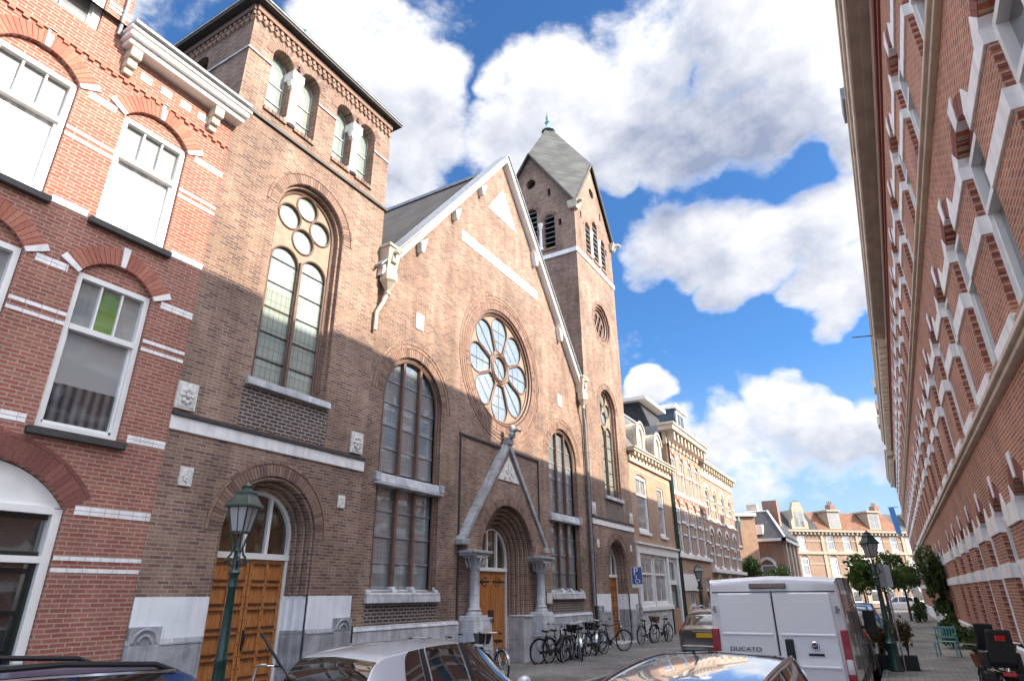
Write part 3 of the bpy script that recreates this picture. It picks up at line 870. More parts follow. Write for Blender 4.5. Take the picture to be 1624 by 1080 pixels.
Mo.tube([(p[0], NAVE_N - .06, p[1]) for p in circle(NC, RZ, ro + .075, 64)], .05, 6, closed=True)
Mo.build('rose_moulding', BROWN, rose, smooth=True)
for l in pet: MB().poly([l], NAVE_N - .20).build('petal_glass', GL_LEADB, rose)
MB().poly([hub], NAVE_N - .20).build('hub_glass', GL_LEADB, rose)
Bz = MB()
for i in range(8):
    an = PI / 2 + i * PI / 4; ca, sa = math.cos(an), math.sin(an)
    Bz.tube([(NC + .6 * ca, NAVE_N - .19, RZ + .6 * sa), (NC + 1.88 * ca, NAVE_N - .19, RZ + 1.88 * sa)], .016, 4)
    if i < 2: Bz.tube([(NC - .42 * ca, NAVE_N - .19, RZ - .42 * sa), (NC + .42 * ca, NAVE_N - .19, RZ + .42 * sa)], .016, 4)
    for rr_ in (1.0, 1.38):
        w_ = .25 if rr_ == 1.0 else .42
        Bz.tube([(NC + rr_ * ca - w_ * sa, NAVE_N - .19, RZ + rr_ * sa + w_ * ca), (NC + rr_ * ca + w_ * sa, NAVE_N - .19, RZ + rr_ * sa - w_ * ca)], .008, 4)
Bz.build('glazing_bar', LEAD, rose)
# two tall three-light windows
for c in (12.58, 21.85):
    hw, zs = 1.25, 6.78
    ns = NAVE_N
    holes.append(arch(c, hw, 2.02, zs))
    st = [(hw, ns), (hw - .06, ns - .07), (hw - .12, ns - .14), (hw - .12, ns - .26)]
    orders(Wn, c, 2.02, zs, st, n_start=ns)
    l = arch(c, hw - .12, 2.02, zs); Wn.band(l, ns - .14, l, ns - .28)
    rg = MB(); rg.vouss(c, zs, hw + .01, hw + .23, 0, PI, 52, ns - .02, ns + .012, .16)
    rg.vouss(c, zs, hw + .26, hw + .32, 0, PI, 20, ns - .02, ns + .016, .05); rg.vouss(c, zs, hw + .38, hw + .44, 0, PI, 22, ns - .02, ns + .016, .05)
    rg.build('window_arch', VO_CH, CH)
    wi = hw - .12
    Mu = MB()
    for x in (-.36, .36):
        zt = zs + math.sqrt(wi * wi - x * x)
        Mu.box(c + x - .045, c + x + .045, ns - .24, ns - .09, 2.05, zt)
    l = arch(c, wi + .01, 2.03, zs); Mu.tube([(p[0], ns - .11, p[1]) for p in l[1:] + l[:1]], .045, 6)
    wn = Mu.build('nave_window', BROWN, CH)
    for i, (x0, x1) in enumerate(((-wi, -.40), (-.32, .32), (.40, wi))):
        def zt(x): return zs + math.sqrt(max(0, wi * wi - x * x))
        xs = [x0 + (x1 - x0) * k / 8 for k in range(9)]
        MB().poly([[(c + x0, 4.8), (c + x1, 4.8)] + [(c + x, zt(x)) for x in xs[::-1]]], ns - .20).build('upper_light', GL_LEADD, wn)
        MB().poly([rect(c + x0, c + x1, 2.05, 4.45)], ns - .20).build('lower_light', GL_LEADD, wn)
    Bz = MB()
    for z in (2.65, 3.25, 3.85, 5.4, 6.0, 6.6, 7.2):
        Bz.box(c - wi, c + wi, ns - .198, ns - .175, z - .016, z + .016)
    Bz.build('saddle_bar', LEAD, wn)
    S = MB()
    S.box(c - 1.36, c + 1.36, ns - .25, ns + .10, 4.42, 4.50)
    S.hexa([(c - 1.32, ns - .25, 4.50), (c + 1.32, ns - .25, 4.50), (c + 1.32, ns + .07, 4.50), (c - 1.32, ns + .07, 4.50)], [(c - 1.32, ns - .25, 4.78), (c + 1.32, ns - .25, 4.78), (c + 1.32, ns + .02, 4.70), (c - 1.32, ns + .02, 4.70)])
    S.box(c - 1.38, c - 1.2, ns - .02, ns + .11, 4.50, 4.70); S.box(c + 1.2, c + 1.38, ns - .02, ns + .11, 4.50, 4.70)
    S.hexa([(c - 1.38, ns - .2, 1.76), (c + 1.38, ns - .2, 1.76), (c + 1.38, ns + .10, 1.76), (c - 1.38, ns + .10, 1.76)], [(c - 1.38, ns - .2, 2.06), (c + 1.38, ns - .2, 2.06), (c + 1.38, ns + .07, 1.97), (c - 1.38, ns + .07, 1.97)])
    for x in (-1.28, -.36, .36, 1.28): S.hexa([(c + x - .08, ns - .2, 2.0), (c + x + .08, ns - .2, 2.0), (c + x + .08, ns + .05, 1.98), (c + x - .08, ns + .05, 1.98)], [(c + x - .08, ns - .2, 2.12), (c + x + .08, ns - .2, 2.12), (c + x + .06, ns - .04, 2.12), (c + x - .06, ns - .04, 2.12)])
    S.build('window_sill', LSTONE, CH, bevel=.012, bseg=1)
    MB().box(c - 1.36, c + 1.36, ns - .05, ns + .004, 1.32, 1.76).build('diaper_panel', BR_DK, CH)
# portal opening in the nave wall
PZ = 2.98
holes.append(arch(NC, 1.52, 0, PZ, 28))
Po = MB()
pst = [(1.52, .0), (1.52, -.06)]
r_, n_ = 1.52, -.06
for k in range(5):
    r_ -= .125; pst.append((r_, n_)); n_ -= .10; pst.append((r_, n_))
for (r0, n0), (r1, n1) in zip(pst[:-1], pst[1:]):
    l0, l1 = arch(NC, r0, 1.30, PZ, 28), arch(NC, r1, 1.30, PZ, 28)
    Po.band(l0[1:] + l0[:1], n0, l1[1:] + l1[:1], n1, closed=False)
for k in range(5):
    a = arch(NC, 1.46 - .125 * k, 1.32, PZ, 28); Po.tube([(p[0], -.05 - .10 * k, p[1]) for p in a[1:] + a[:1]], .045, 6)
Po.build('portal_jamb', BR_CH, CH, smooth=True, angle=30)
S = MB()
for (r0, n0), (r1, n1) in zip(pst[:-1], pst[1:]):
    for s in (-1, 1): S.add([(NC + s * r0, n0, 0), (NC + s * r1, n1, 0), (NC + s * r1, n1, 1.30), (NC + s * r0, n0, 1.30)], [(0, 1, 2, 3)])
for s in (-1, 1):
    a0, a1 = sorted((NC + s * .94, NC + s * 1.52))
    S.box(a0, a1, -.54, .10, 0, 1.26); S.box(a0, a1, -.54, .13, 1.26, 1.33)
S.build('portal_plinth', LSTONE, CH, bevel=.01, bseg=1)
nd = -.52
F = MB(); zt = 2.62
a = arch(NC, .93, zt + .09, PZ); b = arch(NC, .85, zt + .09, PZ)
F.band(a[1:] + a[:1], nd + .03, b[1:] + b[:1], nd + .03, False); F.band(b[1:] + b[:1], nd + .03, b[1:] + b[:1], nd - .06, False)
F.box(NC - .93, NC + .93, nd - .08, nd + .05, zt - .02, zt + .09)
F.box(NC - .93, NC - .84, nd - .08, nd + .03, 0, zt - .02); F.box(NC + .84, NC + .93, nd - .08, nd + .03, 0, zt - .02)
for x in (-.28, .28): F.box(NC + x - .035, NC + x + .035, nd - .06, nd + .025, zt + .09, PZ + .80)
fr = F.build('door_frame', WHITE, CH)
MB().poly([arch(NC, .88, zt + .05, PZ)], nd - .05).build('fanlight', GL_FAN, fr)
dr = MB().box(NC - .84, NC + .84, nd - .12, nd - .07, 0, zt).build('door', OAKD, CH)
for s in (-1, 1):
    L = MB()
    for k in range(6):
        u = NC + s * (.012 + k * .138); a0, a1 = sorted((u, u + s * .132))
        L.box(a0, a1, nd - .06, nd - .015, .04, zt - .03)
    lf = L.build('door_leaf', OAK, dr, bevel=.006, bseg=1)
    I = MB()
    for z in (.30, 2.30):
        a0, a1 = sorted((NC + s * .10, NC + s * .83)); I.box(a0, a1, nd - .016, nd - .002, z - .025, z + .025)
        for q in (-1, 1): I.tube([(NC + s * .62, nd - .005, z), (NC + s * .45, nd - .005, z + q * .10), (NC + s * .30, nd - .005, z + q * .13), (NC + s * .26, nd - .005, z + q * .08)], .012, 5)
    I.box(*sorted((NC + s * .02, NC + s * .16)), nd - .016, nd - .002, 1.15, 1.5)
    I.build('door_ironwork', IRON, lf)
# projecting gable over the portal
G = MB(); gn = .13
pts = [(18.86, 3.08)] + arc(NC, PZ, 1.56, R(4), R(176), 30) + [(15.74, 3.08)]
poly = [(19.64, 3.08), (19.64, 3.42), (NC, 6.32), (14.96, 3.42), (14.96, 3.08)] + [(15.74, 3.08)] + arc(NC, PZ, 1.56, R(176), R(4), 30) + [(18.86, 3.08)]
G.slab([poly], NAVE_N - .02, gn)
G.build('portal_gable', BR_CH, CH)
rg = MB(); rg.vouss(NC, PZ, 1.57, 1.78, R(3), R(177), 62, gn - .02, gn + .012, .15); rg.build('portal_arch', VO_CH, CH)
Cg = MB()
for s in (-1, 1):
    d = Vector((2.34, 2.90)).normalized(); nx, nz = -d.y, d.x
    p0 = (NC + s * 2.50, 3.28); p1 = (NC, 6.38)
    q = [(p0[0], p0[1]), (p1[0], p1[1]), (p1[0], p1[1] + .28), (p0[0] + s * .14, p0[1] + .06)]
    Cg.hexa([(x, -.1, z) for x, z in q], [(x, gn + .07, z) for x, z in q])
    Cg.box(*sorted((NC + s * 2.28, NC + s * 2.68)), -.08, gn + .10, 3.22, 3.38)
Cg.build('gable_coping', GSTONE, CH, bevel=.015, bseg=1)
Fi = MB(); Fi.box(NC - .14, NC + .14, .05, gn + .12, 6.5, 6.72)
Fi.lathe((NC, .28, 6.72), [(.10, 0), (.13, .1), (.08, .2), (.12, .30), (.10, .40), (0, .46)], 10)
Fi.tube([(NC, .3, 6.95), (NC, .50, 6.98), (NC, .60, 6.90)], [.09, .07, .05], 8)
Fi.build('gable_finial', GSTONE, CH, smooth=True)
Tt = MB(); Tt.slab([[(NC - .66, 5.30), (NC + .66, 5.30), (NC, 6.10)]], gn - .02, gn + .03)
for q in range(26):
    z = random.uniform(5.34, 5.85); hwid = max(.05, (6.0 - z) * .75 - .06); x = random.uniform(-hwid, hwid)
    Tt.lathe((NC + x, gn + .03, z), [(.05, 0), (.03, .025), (0, .03)], 7, axis='y')
Tt.build('carved_tympanum', RELIEF, CH)
# framed panel round the gable
Pf = MB()
for u in (14.80, 19.70): Pf.box(u - .03, u + .03, NAVE_N - .02, NAVE_N + .04, 1.30, 6.36)
Pf.box(14.75, NC - .2, NAVE_N - .02, NAVE_N + .05, 6.36, 6.42); Pf.box(NC + .2, 19.75, NAVE_N - .02, NAVE_N + .05, 6.36, 6.42)
Pf.build('panel_moulding', DARKST, CH)
for s in (-1, 1):
    c = NC + s * 1.98
    K = MB(); K.hexa([(c - .56, -.08, 0), (c + .56, -.08, 0), (c + .54, .52, 0), (c - .54, .52, 0)], [(c - .44, -.08, 1.05), (c + .44, -.08, 1.05), (c + .44, .48, 1.05), (c - .44, .48, 1.05)])
    K.hexa([(c - .44, -.08, 1.05), (c + .44, -.08, 1.05), (c + .44, .48, 1.05), (c - .44, .48, 1.05)], [(c - .36, -.08, 1.40), (c + .36, -.08, 1.40), (c + .36, .40, 1.40), (c - .36, .40, 1.40)])
    K.build('pedestal', LSTONE, CH, bevel=.012, bseg=1)
    K = MB(); K.lathe((c, .17, 1.40), [(.22, 0), (.22, .06), (.175, .11), (.195, .15), (.145, .2), (.135, 1.18), (.16, 1.21), (.145, 1.24)], 18)
    cl = K.build('portal_column', LSTONE, CH, smooth=True, angle=45)
    K = MB(); K.lathe((c, .17, 2.62), [(.145, 0), (.15, .1), (.19, .2), (.23, .26)], 16)
    for j in range(10):
        an = 2 * PI * j / 10
        x, y = math.cos(an), math.sin(an)
        K.tube([(c + .20 * x, .17 + .20 * y, 2.64), (c + .25 * x, .17 + .25 * y, 2.76), (c + .28 * x, .17 + .28 * y, 2.84), (c + .28 * x, .17 + .28 * y, 2.77)], [.03, .035, .028, .015], 6)
    K.box(c - .28, c + .28, -.06, .43, 2.88, 2.93)
    K.build('capital', RELIEF if False else LSTONE, cl, smooth=True, angle=40)
    K = MB(); K.box(c - .50, c + .46, -.06, .44, 2.93, 3.0); K.box(c - .54, c + .50, -.06, .48, 3.0, 3.08)
    K.build('impost', GSTONE, CH, bevel=.01, bseg=1)
# plinth
S = MB()
for u0, u1 in ((N0 + .02, 14.82), (19.78, 23.83)):
    S.box(u0, u1, -.1, .02, 0, 1.20); S.hexa([(u0, -.1, 1.2), (u1, -.1, 1.2), (u1, .04, 1.2), (u0, .04, 1.2)], [(u0, -.1, 1.30), (u1, -.1, 1.30), (u1, -.03, 1.30), (u0, -.03, 1.30)])
S.build('plinth', LSTONE, CH, bevel=.01, bseg=1)
# gable ornaments
MB().box(14.6, 20.0, NAVE_N - .02, NAVE_N + .02, 13.02, 13.42).build('white_band', WSTONE, CH)
MB().slab([[(NC - 1.05, 15.32), (NC + 1.05, 15.32), (NC, 16.72)]], NAVE_N - .02, NAVE_N + .02).build('white_triangle', WSTONE, CH)
for u in (12.62, 21.75): MB().box(u - .17, u + .17, NAVE_N - .02, NAVE_N + .03, 8.95, 9.45).build('white_block', WSTONE, CH, bevel=.01, bseg=1)
Wn.poly([outer] + holes, NAVE_N)
Wn.add([(N0, NAVE_N, 9.9), (N0, -3, 9.9), (N0, -3, 12), (N0, NAVE_N, 10)], [(0, 1, 2, 3)])
Wn.build('nave_wall', BR_CH, CH)
# white verge boards with corbels
V = MB(); sl = (APX - EAV) / 6.55
for s in (-1, 1):
    e = NC - 6.62 if s < 0 else NC + 6.62
    q = [(e, EAV - .02), (NC, APX + .06), (NC, APX + .34), (e, EAV + .24)]
    V.hexa([(x, -.30, z) for x, z in q], [(x, .20, z) for x, z in q])
    for t in (.24, .50, .74) if s < 0 else (.3, .62):
        x = NC + s * 6.55 * (1 - t); z = EAV + (APX - EAV) * t
        q = [(x, z - .02), (x + s * .10, z - .62), (x - s * .22, z - .02 + .28 * (0 if s else 0)), (x - s * .42, z + .25)]
        q = [(x + s * .05, z - .10), (x + s * .0, z - .42), (x - s * .10, z - .42), (x - s * .26, z + .16)]
        V.hexa([(a_, NAVE_N - .01, b_) for a_, b_ in q], [(a_, .15, b_) for a_, b_ in q])
V.build('verge_board', WHITE, CH, bevel=.012, bseg=1)
V = MB()
for s in (-1, 1):
    e = NC + s * 6.75
    q = [(e, EAV + .18), (NC, APX + .345), (NC, APX + .41), (e, EAV + .25)]
    V.hexa([(x, -.34, z) for x, z in q], [(x, .26, z) for x, z in q])
V.build('verge_capping', LEAD, CH)
# hoppers and carved spouts at the feet of the gable
for s in (-1, 1):
    c = NC + s * 6.34
    K = MB()
    K.hexa([(c - .18, NAVE_N, 10.0), (c + .18, NAVE_N, 10.0), (c + .18, .26, 10.0), (c - .18, .26, 10.0)], [(c - .24, NAVE_N, 10.65), (c + .24, NAVE_N, 10.65), (c + .24, .34, 10.65), (c - .24, .34, 10.65)])
    K.box(c - .27, c + .27, NAVE_N, .38, 10.65, 10.74)
    K.box(c - .10, c + .10, .26, .36, 10.22, 10.42)
    K.lathe((c, .16, 9.28), [(.07, 0), (.10, .06), (.07, .12), (.20, .34), (.25, .40), (.25, .62), (.22, .72)], 6, rot=.5)
    K.tube([(c, .2, 10.55), (c, .40, 10.53), (c, .50, 10.45)], [.08, .07, .05], 8)
    K.build('rain_hopper', CREAM, CH, bevel=.012, bseg=1)
    K = MB(); x = NC + s * 6.62
    K.tube([(c, .16, 9.35), (c + s * .10, .12, 9.05), (x, .09, 8.7), (x, .08, 1.5 if s > 0 else 8.2)], .055, 8)
    if s > 0:
        for z in (7.5, 5.6, 3.6, 1.9): K.lathe((x, .08, z), [(.075, 0), (.075, .06)], 8)
        K.build('downpipe', LEAD, CH, smooth=True)
    else:
        K.build('downpipe', CREAM, CH, smooth=True)
Dp = MB(); Dp.tube([(24.08, .05, 0), (24.08, .05, 11.4)], .06, 8); Dp.build('downpipe', IRON, CH, smooth=True)
Dp = MB(); Dp.tube([(TL1 + .03, .05, 1.0), (TL1 + .03, .05, 1.32)], .025, 8); Dp.build('downpipe', IRON, CH, smooth=True)
# nave roof
Rf = MB()
for s in (-1, 1):
    e = NC + s * 6.9; q = [(e, EAV - .68), (NC, APX - .24), (NC, APX - .10), (e, EAV - .53)]
    Rf.hexa([(x, -.32, z) for x, z in q], [(x, -24, z) for x, z in q])
Rf.build('nave_roof', slate_mat('brown_grey_slate', (.062, .054, .05), (.092, .08, .073)), CH)
Rb = MB().box(NC - .12, NC + .12, -24, -.32, APX - .16, APX - .02); Rb.build('roof_ridge', LEAD, CH)
Nw = MB()
for s in (-1, 1): 
    e = NC + s * 6.5
    Nw.add([(e, -.3, 0), (e, -24, 0), (e, -24, EAV + .2), (e, -.3, EAV + .2)], [(0, 1, 2, 3)])
Nw.add([(NC - 6.5, -24, 0), (NC + 6.5, -24, 0), (NC + 6.5, -24, EAV), (NC, -24, APX), (NC - 6.5, -24, EAV)], [(0, 1, 2, 3, 4)])
Nw.build('nave_side_wall', BR_CH, CH)

# --- right tower ----------------------------------------------------
Wt = MB(); holes = []
tower_lower(TRC, TR0, TR1, holes, Wt)
tall_window(TRC + .08, holes, Wt)
TW = TR1 - TR0; ctr = (TR0 + TR1) / 2
EV, GB = 20.45, 24.35
# round window
rc, rz, r0 = TRC + .12, 14.62, 1.02
holes.append(circle(rc, rz, r0, 64))
orders(Wt, rc, 0, rz, [(r0, 0), (r0 - .09, -.08), (r0 - .20, -.18)], circ=True)
Wt.band(circle(rc, rz, r0 - .20, 64), -.18, circle(rc, rz, r0 - .20, 64), -.32)
rg = MB(); rg.vouss(rc, rz, r0 + .01, r0 + .2, 0, 2 * PI, 90, -.02, .012, .16); rg.build('round_arch', VO_CH, CH)
pt = [circle(rc + .42 * math.cos(i * PI / 3), rz + .42 * math.sin(i * PI / 3), .19, 20) for i in range(6)] + [circle(rc, rz, .17, 20)]
T = MB().slab([circle(rc, rz, .82, 48)] + pt, -.30, -.22)
t = T.build('round_window', BROWN, CH)
MB().poly([circle(rc, rz, .80, 40)], -.28).build('leaded_glass', GL_LEADD, t)
Mo = MB()
for l in pt: Mo.tube([(p[0], -.215, p[1]) for p in l], .03, 6, closed=True)
Mo.tube([(p[0], -.17, p[1]) for p in circle(rc, rz, .83, 48)], .05, 6, closed=True)
Mo.build('round_moulding', BROWN, t, smooth=True)
def louvres(mb, c, hw, z0, z1, n):
    z = z0 + .12
    while z < z1:
        mb.add([(c - hw, n - .02, z), (c + hw, n - .02, z), (c + hw, n + .18, z - .12), (c - hw, n + .18, z - .12), (c - hw, n - .02, z + .03), (c + hw, n - .02, z + .03), (c + hw, n + .18, z - .09), (c - hw, n + .18, z - .09)],
               [(0, 1, 2, 3), (4, 5, 6, 7), (2, 3, 7, 6), (0, 1, 5, 4)]); z += .30
def belfry(T, lanc, extra, mb, side):
    """one gabled face; T maps (a, n, z), a from 0 to TW"""
    mb.T = T
    hs = [arch(a, hw, z0, zs, 12) for a, hw, z0, zs in lanc] + [rect(*e) for e in extra]
    rnd = circle(TW / 2, 22.45, .30, 24)
    return hs + [rnd]
def rt_front(a, n, z): return TF(TR0 + a, n, z)
def rt_left(a, n, z): return TF(TR0 - n, -(TW - a), z)          # seen from -u: a runs towards the street
def rt_right(a, n, z): return TF(TR1 + n, -a, z)
def rt_back(a, n, z): return TF(TR1 - a, -TW - n, z)
fl = [(TRC - TR0 - 1.0, .30, 18.15, 19.75), (TRC - TR0 + .02, .32, 18.15, 20.35), (TRC - TR0 + 1.04, .30, 18.15, 19.75)]
sl_ = [(TW / 2 - 1.03, .31, 18.15, 19.85), (TW / 2 + .0, .33, 18.15, 20.5), (TW / 2 + 1.03, .31, 18.15, 19.85)]
ex = [(TW / 2 - 1.75, TW / 2 - 1.58, 19.9, 20.35), (TW / 2 + 1.55, TW / 2 + 1.72, 19.3, 19.7), (TW / 2 + 1.0, TW / 2 + 1.17, 21.3, 21.75)]
Lv = MB()
for T_, lanc, low in ((rt_front, fl, True), (rt_left, sl_, False), (rt_right, sl_, False), (rt_back, sl_, False)):
    hs = belfry(T_, lanc, ex, Wt, 0)
    hh = list(hs)
    if low:
        hh += [[(u - TR0, z) for u, z in l] for l in holes]
    Wt.poly([[(0, 0), (TW, 0), (TW, EV), (TW / 2, GB), (0, EV)]] + hh, 0)
    for l in hs: Wt.band(l, 0, l, -.30)
    Lv.T = T_
    for l in hs: Lv.poly([l], -.29)
Wt.build('tower_wall', BR_CH, CH)
Lv.build('belfry_opening', ROOM, CH)
Lo = MB(); Co = MB(); rg = MB(); Bd = MB(); Im = MB()
for T_, lanc in ((rt_front, fl), (rt_left, sl_)):
    for mbx in (Lo, Co, rg, Bd, Im): mbx.T = T_
    for a, hw, z0, zs in lanc:
        louvres(Lo, a, hw, z0, zs + hw, -.20)
        rg.vouss(a, zs, hw + .01, hw + .2, 0, PI, 16, -.02, .012, .15)
        Im.box(a - hw - .05, a + hw + .05, -.1, .05, z0 - .12, z0)
    for (a, hw, z0, zs), (a2, hw2, _, _) in zip(lanc[:-1], lanc[1:]):
        c = (a + hw + a2 - hw2) / 2
        Co.lathe((c, -.06, z0), [(.14, 0), (.14, .1), (.10, .2), (.095, 1.25), (.16, 1.48), (.16, 1.6)], 10)
    Bd.box(-.02, TW + .02, -.02, .05, 17.55, 17.78)
Lo.build('louvre', LEAD, CH)
Co.build('colonnette', WSTONE, CH, smooth=True, angle=50)
rg.build('bell_arch', VO_CH, CH); Im.build('bell_sill', VO_CH, CH)
Bd.T = rt_right; Bd.box(-.02, TW + .02, -.02, .05, 17.55, 17.78)
Bd.build('white_band', WSTONE, CH)
# helm roof: four rhombs between four gables
Rf = MB(); c0 = (ctr, -TW / 2)
apex = (c0[0], c0[1], 2 * GB - EV + .1)
o_ = .14
cor = [(TR0 - o_, o_, EV - .05), (TR1 + o_, o_, EV - .05), (TR1 + o_, -TW - o_, EV - .05), (TR0 - o_, -TW - o_, EV - .05)]
gab = [(ctr, o_, GB + .10), (TR1 + o_, c0[1], GB + .10), (ctr, -TW - o_, GB + .10), (TR0 - o_, c0[1], GB + .10)]
# corner i lies between gable i-1 and gable i
for i in range(4):
    Rf.add([apex, gab[i - 1], cor[i], gab[i]], [(0, 1, 2), (0, 2, 3)])
Rf.build('helm_roof', SLATEG, CH, recalc=True)
Vt = MB()
for i in range(4):
    for gpt in (gab[i - 1], gab[i]): Vt.tube([(cor[i][0], cor[i][1], cor[i][2] - .05), (gpt[0], gpt[1], gpt[2] - .05)], .07, 6)
Vt.build('gable_trim', DARKST, CH)
Fi = MB(); Fi.lathe((apex[0], apex[1], apex[2] - .45), [(.42, 0), (.16, .35), (.12, .55), (.2, .7), (.09, .8), (.14, 1.05), (.06, 1.35), (.02, 1.7), (0, 1.9)], 10)
Fi.build('roof_finial', COPPER, CH, smooth=True)
for x, y in ((TR0, 0), (TR1, 0)):
    K = MB(); s = 1 if x == TR1 else -1
    K.hexa([(x - .2, -.25, 20.0), (x + .2, -.25, 20.0), (x + .2, .16, 20.0), (x - .2, .16, 20.0)], [(x - .28, -.3, 20.4), (x + .28, -.3, 20.4), (x + .28, .30, 20.4), (x - .28, .30, 20.4)])
    K.tube([(x, .1, 20.3), (x + s * .12, .42, 20.34), (x + s * .16, .55, 20.26)], [.12, .10, .06], 8)
    K.build('gargoyle', CREAM, CH, bevel=.015, bseg=1)

# ------------------------------------------------------------------ red house at the left edge
HS = thing('brick_house', 'red brick house with white striped courses, arched windows and white console cornice beside the church', 'house', (LEFTX, 0, 0), PI / 2)
HU0, HU1 = -4.0, 5.965
Wh = MB(); holes = []
zrow = ((4.16, 2.62), (7.68, 2.30))
cols = (4.60, 2.62, .64, -1.34, -3.0)
HWN = .60
for z0, h in zrow:
    for c in cols[:4]:
        holes.append(arch(c, HWN, z0, z0 + h - .02, 14, .34))
        l = arch(c, HWN, z0, z0 + h - .02, 14, .34)
        Wh.band(l, 0, l, -.22)
        Wh.poly([[(c - HWN, z0 + h)] + [(c + HWN, z0 + h)] + l[3:-1]], -.07)
dc = (3.52, -.6)
for c in dc:
    l = arch(c, 1.18, 0, 3.12, 20, .62); holes.append(l); Wh.band(l, 0, l, -.25)
HH = 11.22
Wh.poly([rect(HU0, HU1, 0, HH)] + holes, 0)
Wh.add([(HU1, 0, 4), (HU1, -9, 4), (HU1, -9, HH), (HU1, 0, HH)], [(0, 1, 2, 3)])
Wh.add([(HU0, 0, 0), (HU0, -9, 0), (HU0, -9, HH), (HU0, 0, HH)], [(0, 1, 2, 3)])
Wh.add([(HU0, -9, 0), (HU1, -9, 0), (HU1, -9, HH), (HU0, -9, HH)], [(0, 1, 2, 3)])
Wh.build('house_wall', BR_HO, HS)
for r, (z0, h) in enumerate(zrow):
    for i, c in enumerate(cols[:4]):
        if r == 1: pm, pm2 = GL_CURT, GL_TRANS
        else: pm, pm2 = (GL_BLIND, GL_TRANS)
        o = sash(HS, c, z0 + .06, HWN * 2 - .02, h - .06, -.06, split=.64, top=3, pm=pm, pm2=pm2, fw=.085, dep=.13)
        zs = z0 + h - .02
        cz, rr, a = seg_arch(c, HWN, zs, .34)
        V = MB(); V.vouss(c, cz, rr + .005, rr + .30, PI / 2 - a, PI / 2 + a, 22, -.02, .012, .12); V.build('window_arch', VO_HO, HS)
        K = MB()
        for q in (PI / 2 - a, PI / 2, PI / 2 + a):
            wq = .055
            K.cut().vouss(c, cz, rr + .003, rr + (.37 if q == PI / 2 else .33), q - wq, q + wq, 1, -.02, .03, 0)
        K.build('keystone', WSTONE, HS)
        MB().box(c - HWN - .10, c + HWN + .10, -.18, .10, z0 - .06, z0 + .055).build('window_sill', DARKST, HS, bevel=.01, bseg=1)
# green card behind the middle top light of one window
MB().box(4.43, 4.77, -.145, -.135, 5.92, 6.62).build('window_card', GL_GREEN, HS)
# white courses
def courses(z, n_, gaps):
    B = MB()
    us = sorted(gaps); u = HU0
    segs = []
    for a_, b_ in us:
        if a_ > u: segs.append((u, a_))
        u = max(u, b_)
    segs.append((u, HU1 + .005))
    for a_, b_ in segs:
        B.cut()
        x = a_
        while x < b_ - .02:
            e = min(x + .215, b_)
            for k in range(n_): B.box(x + (.004 if x > a_ else 0), e - .004, -.02, .008, z + k * .066 + .004, z + k * .066 + .062)
            x += .215
    B.build('white_course', WSTONE, HS)
wg = [(c - HWN, c + HWN) for c in cols[:4]]
ag = [(c - HWN - .16, c + HWN + .16) for c in cols[:4]]
dg = [(c - 1.18, c + 1.18) for c in dc]
courses(3.06, 2, [(c - 1.3, c + 1.3) for c in dc]); courses(2.42, 1, dg); courses(2.26, 1, dg)
courses(4.24, 2, [(a_ - .12, b_ + .12) for a_, b_ in wg]); courses(5.95, 1, wg); courses(5.80, 1, wg); courses(6.66, 2, ag)
courses(7.70, 2, [(a_ - .12, b_ + .12) for a_, b_ in wg]); courses(9.08, 1, wg); courses(8.94, 1, wg); courses(9.86, 2, ag)
# dentil string, frieze blocks, cornice
B = MB()
u = HU0
while u < HU1 - .05:
    B.box(u, u + .09, -.02, .035, 10.56, 10.62); u += .20
B.box(HU0, HU1, -.02, .03, 10.625, 10.66)
B.build('dentil_course', VO_HO, HS)
B = MB()
for u in (4.15, 4.55, 4.95, 5.32): B.cut().box(u - .11, u + .11, -.02, .012, 10.84, 11.02)
B.build('frieze_block', CREAM, HS)
C0 = 3.62
B = MB(); C_=0; B.box(C0, 6.06, -.1, .26, 11.24, 11.36); B.box(C0 - .05, 6.10, -.1, .34, 11.36, 11.48); B.box(C0 - .08, 6.14, -.1, .38, 11.48, 11.55)
B.build('cornice', WHITE, HS, bevel=.015, bseg=1)
MB().box(C0 - .05, 6.08, -.1, .42, 11.60, 11.66).build('gutter', LEAD, HS)
for u in (3.80, 5.52):
    K = MB(); K.box(u - .10, u + .10, -.02, .24, 11.02, 11.235); K.box(u - .085, u + .085, -.02, .17, 10.84, 11.02); K.box(u - .075, u + .075, -.02, .10, 10.70, 10.84)
    K.build('console', CREAM, HS, bevel=.012, bseg=1)
# raised dormer gable
G = MB(); hh = [rect(2.02, 3.20, 10.92, 13.0)]
G.poly([[(1.55, HH), (C0, HH), (C0, 12.4), (C0 - .1, 13.6), (1.55, 13.6)]] + hh, -.002); G.band(hh[0], 0, hh[0], -.2)
G.add([(C0, -.002, HH), (C0, -2.2, HH), (C0, -2.2, 12.4), (C0, -.002, 12.4)], [(0, 1, 2, 3)])
G.build('gable_wall', BR_HO, HS)
B = MB(); B.box(1.5, C0 + .06, -.3, .06, 13.6, 13.75)
for z in (11.9, 12.0): B.box(3.24, C0 + .01, -.02, .01, z - .03, z + .03)
B.build('gable_trim', WHITE, HS)
sash(HS, 2.61, 10.90, 1.16, 2.08, -.05, split=.6, top=2, bottom=2, pm=GL_TRANS, fw=.13, dep=.1)
MB().tube([(C0 - .12, .05, 11.4), (C0 - .12, .05, 13.6)], .035, 8).build('downpipe', LEAD, HS, smooth=True)
Rf = MB(); Rf.add([(HU0, .1, 11.66), (6.0, .1, 11.66), (6.0, -4.5, 15.0), (HU0, -4.5, 15.0), (6.0, -9, 11.66), (HU0, -9, 11.66)], [(0, 1, 2, 3), (3, 2, 4, 5)])
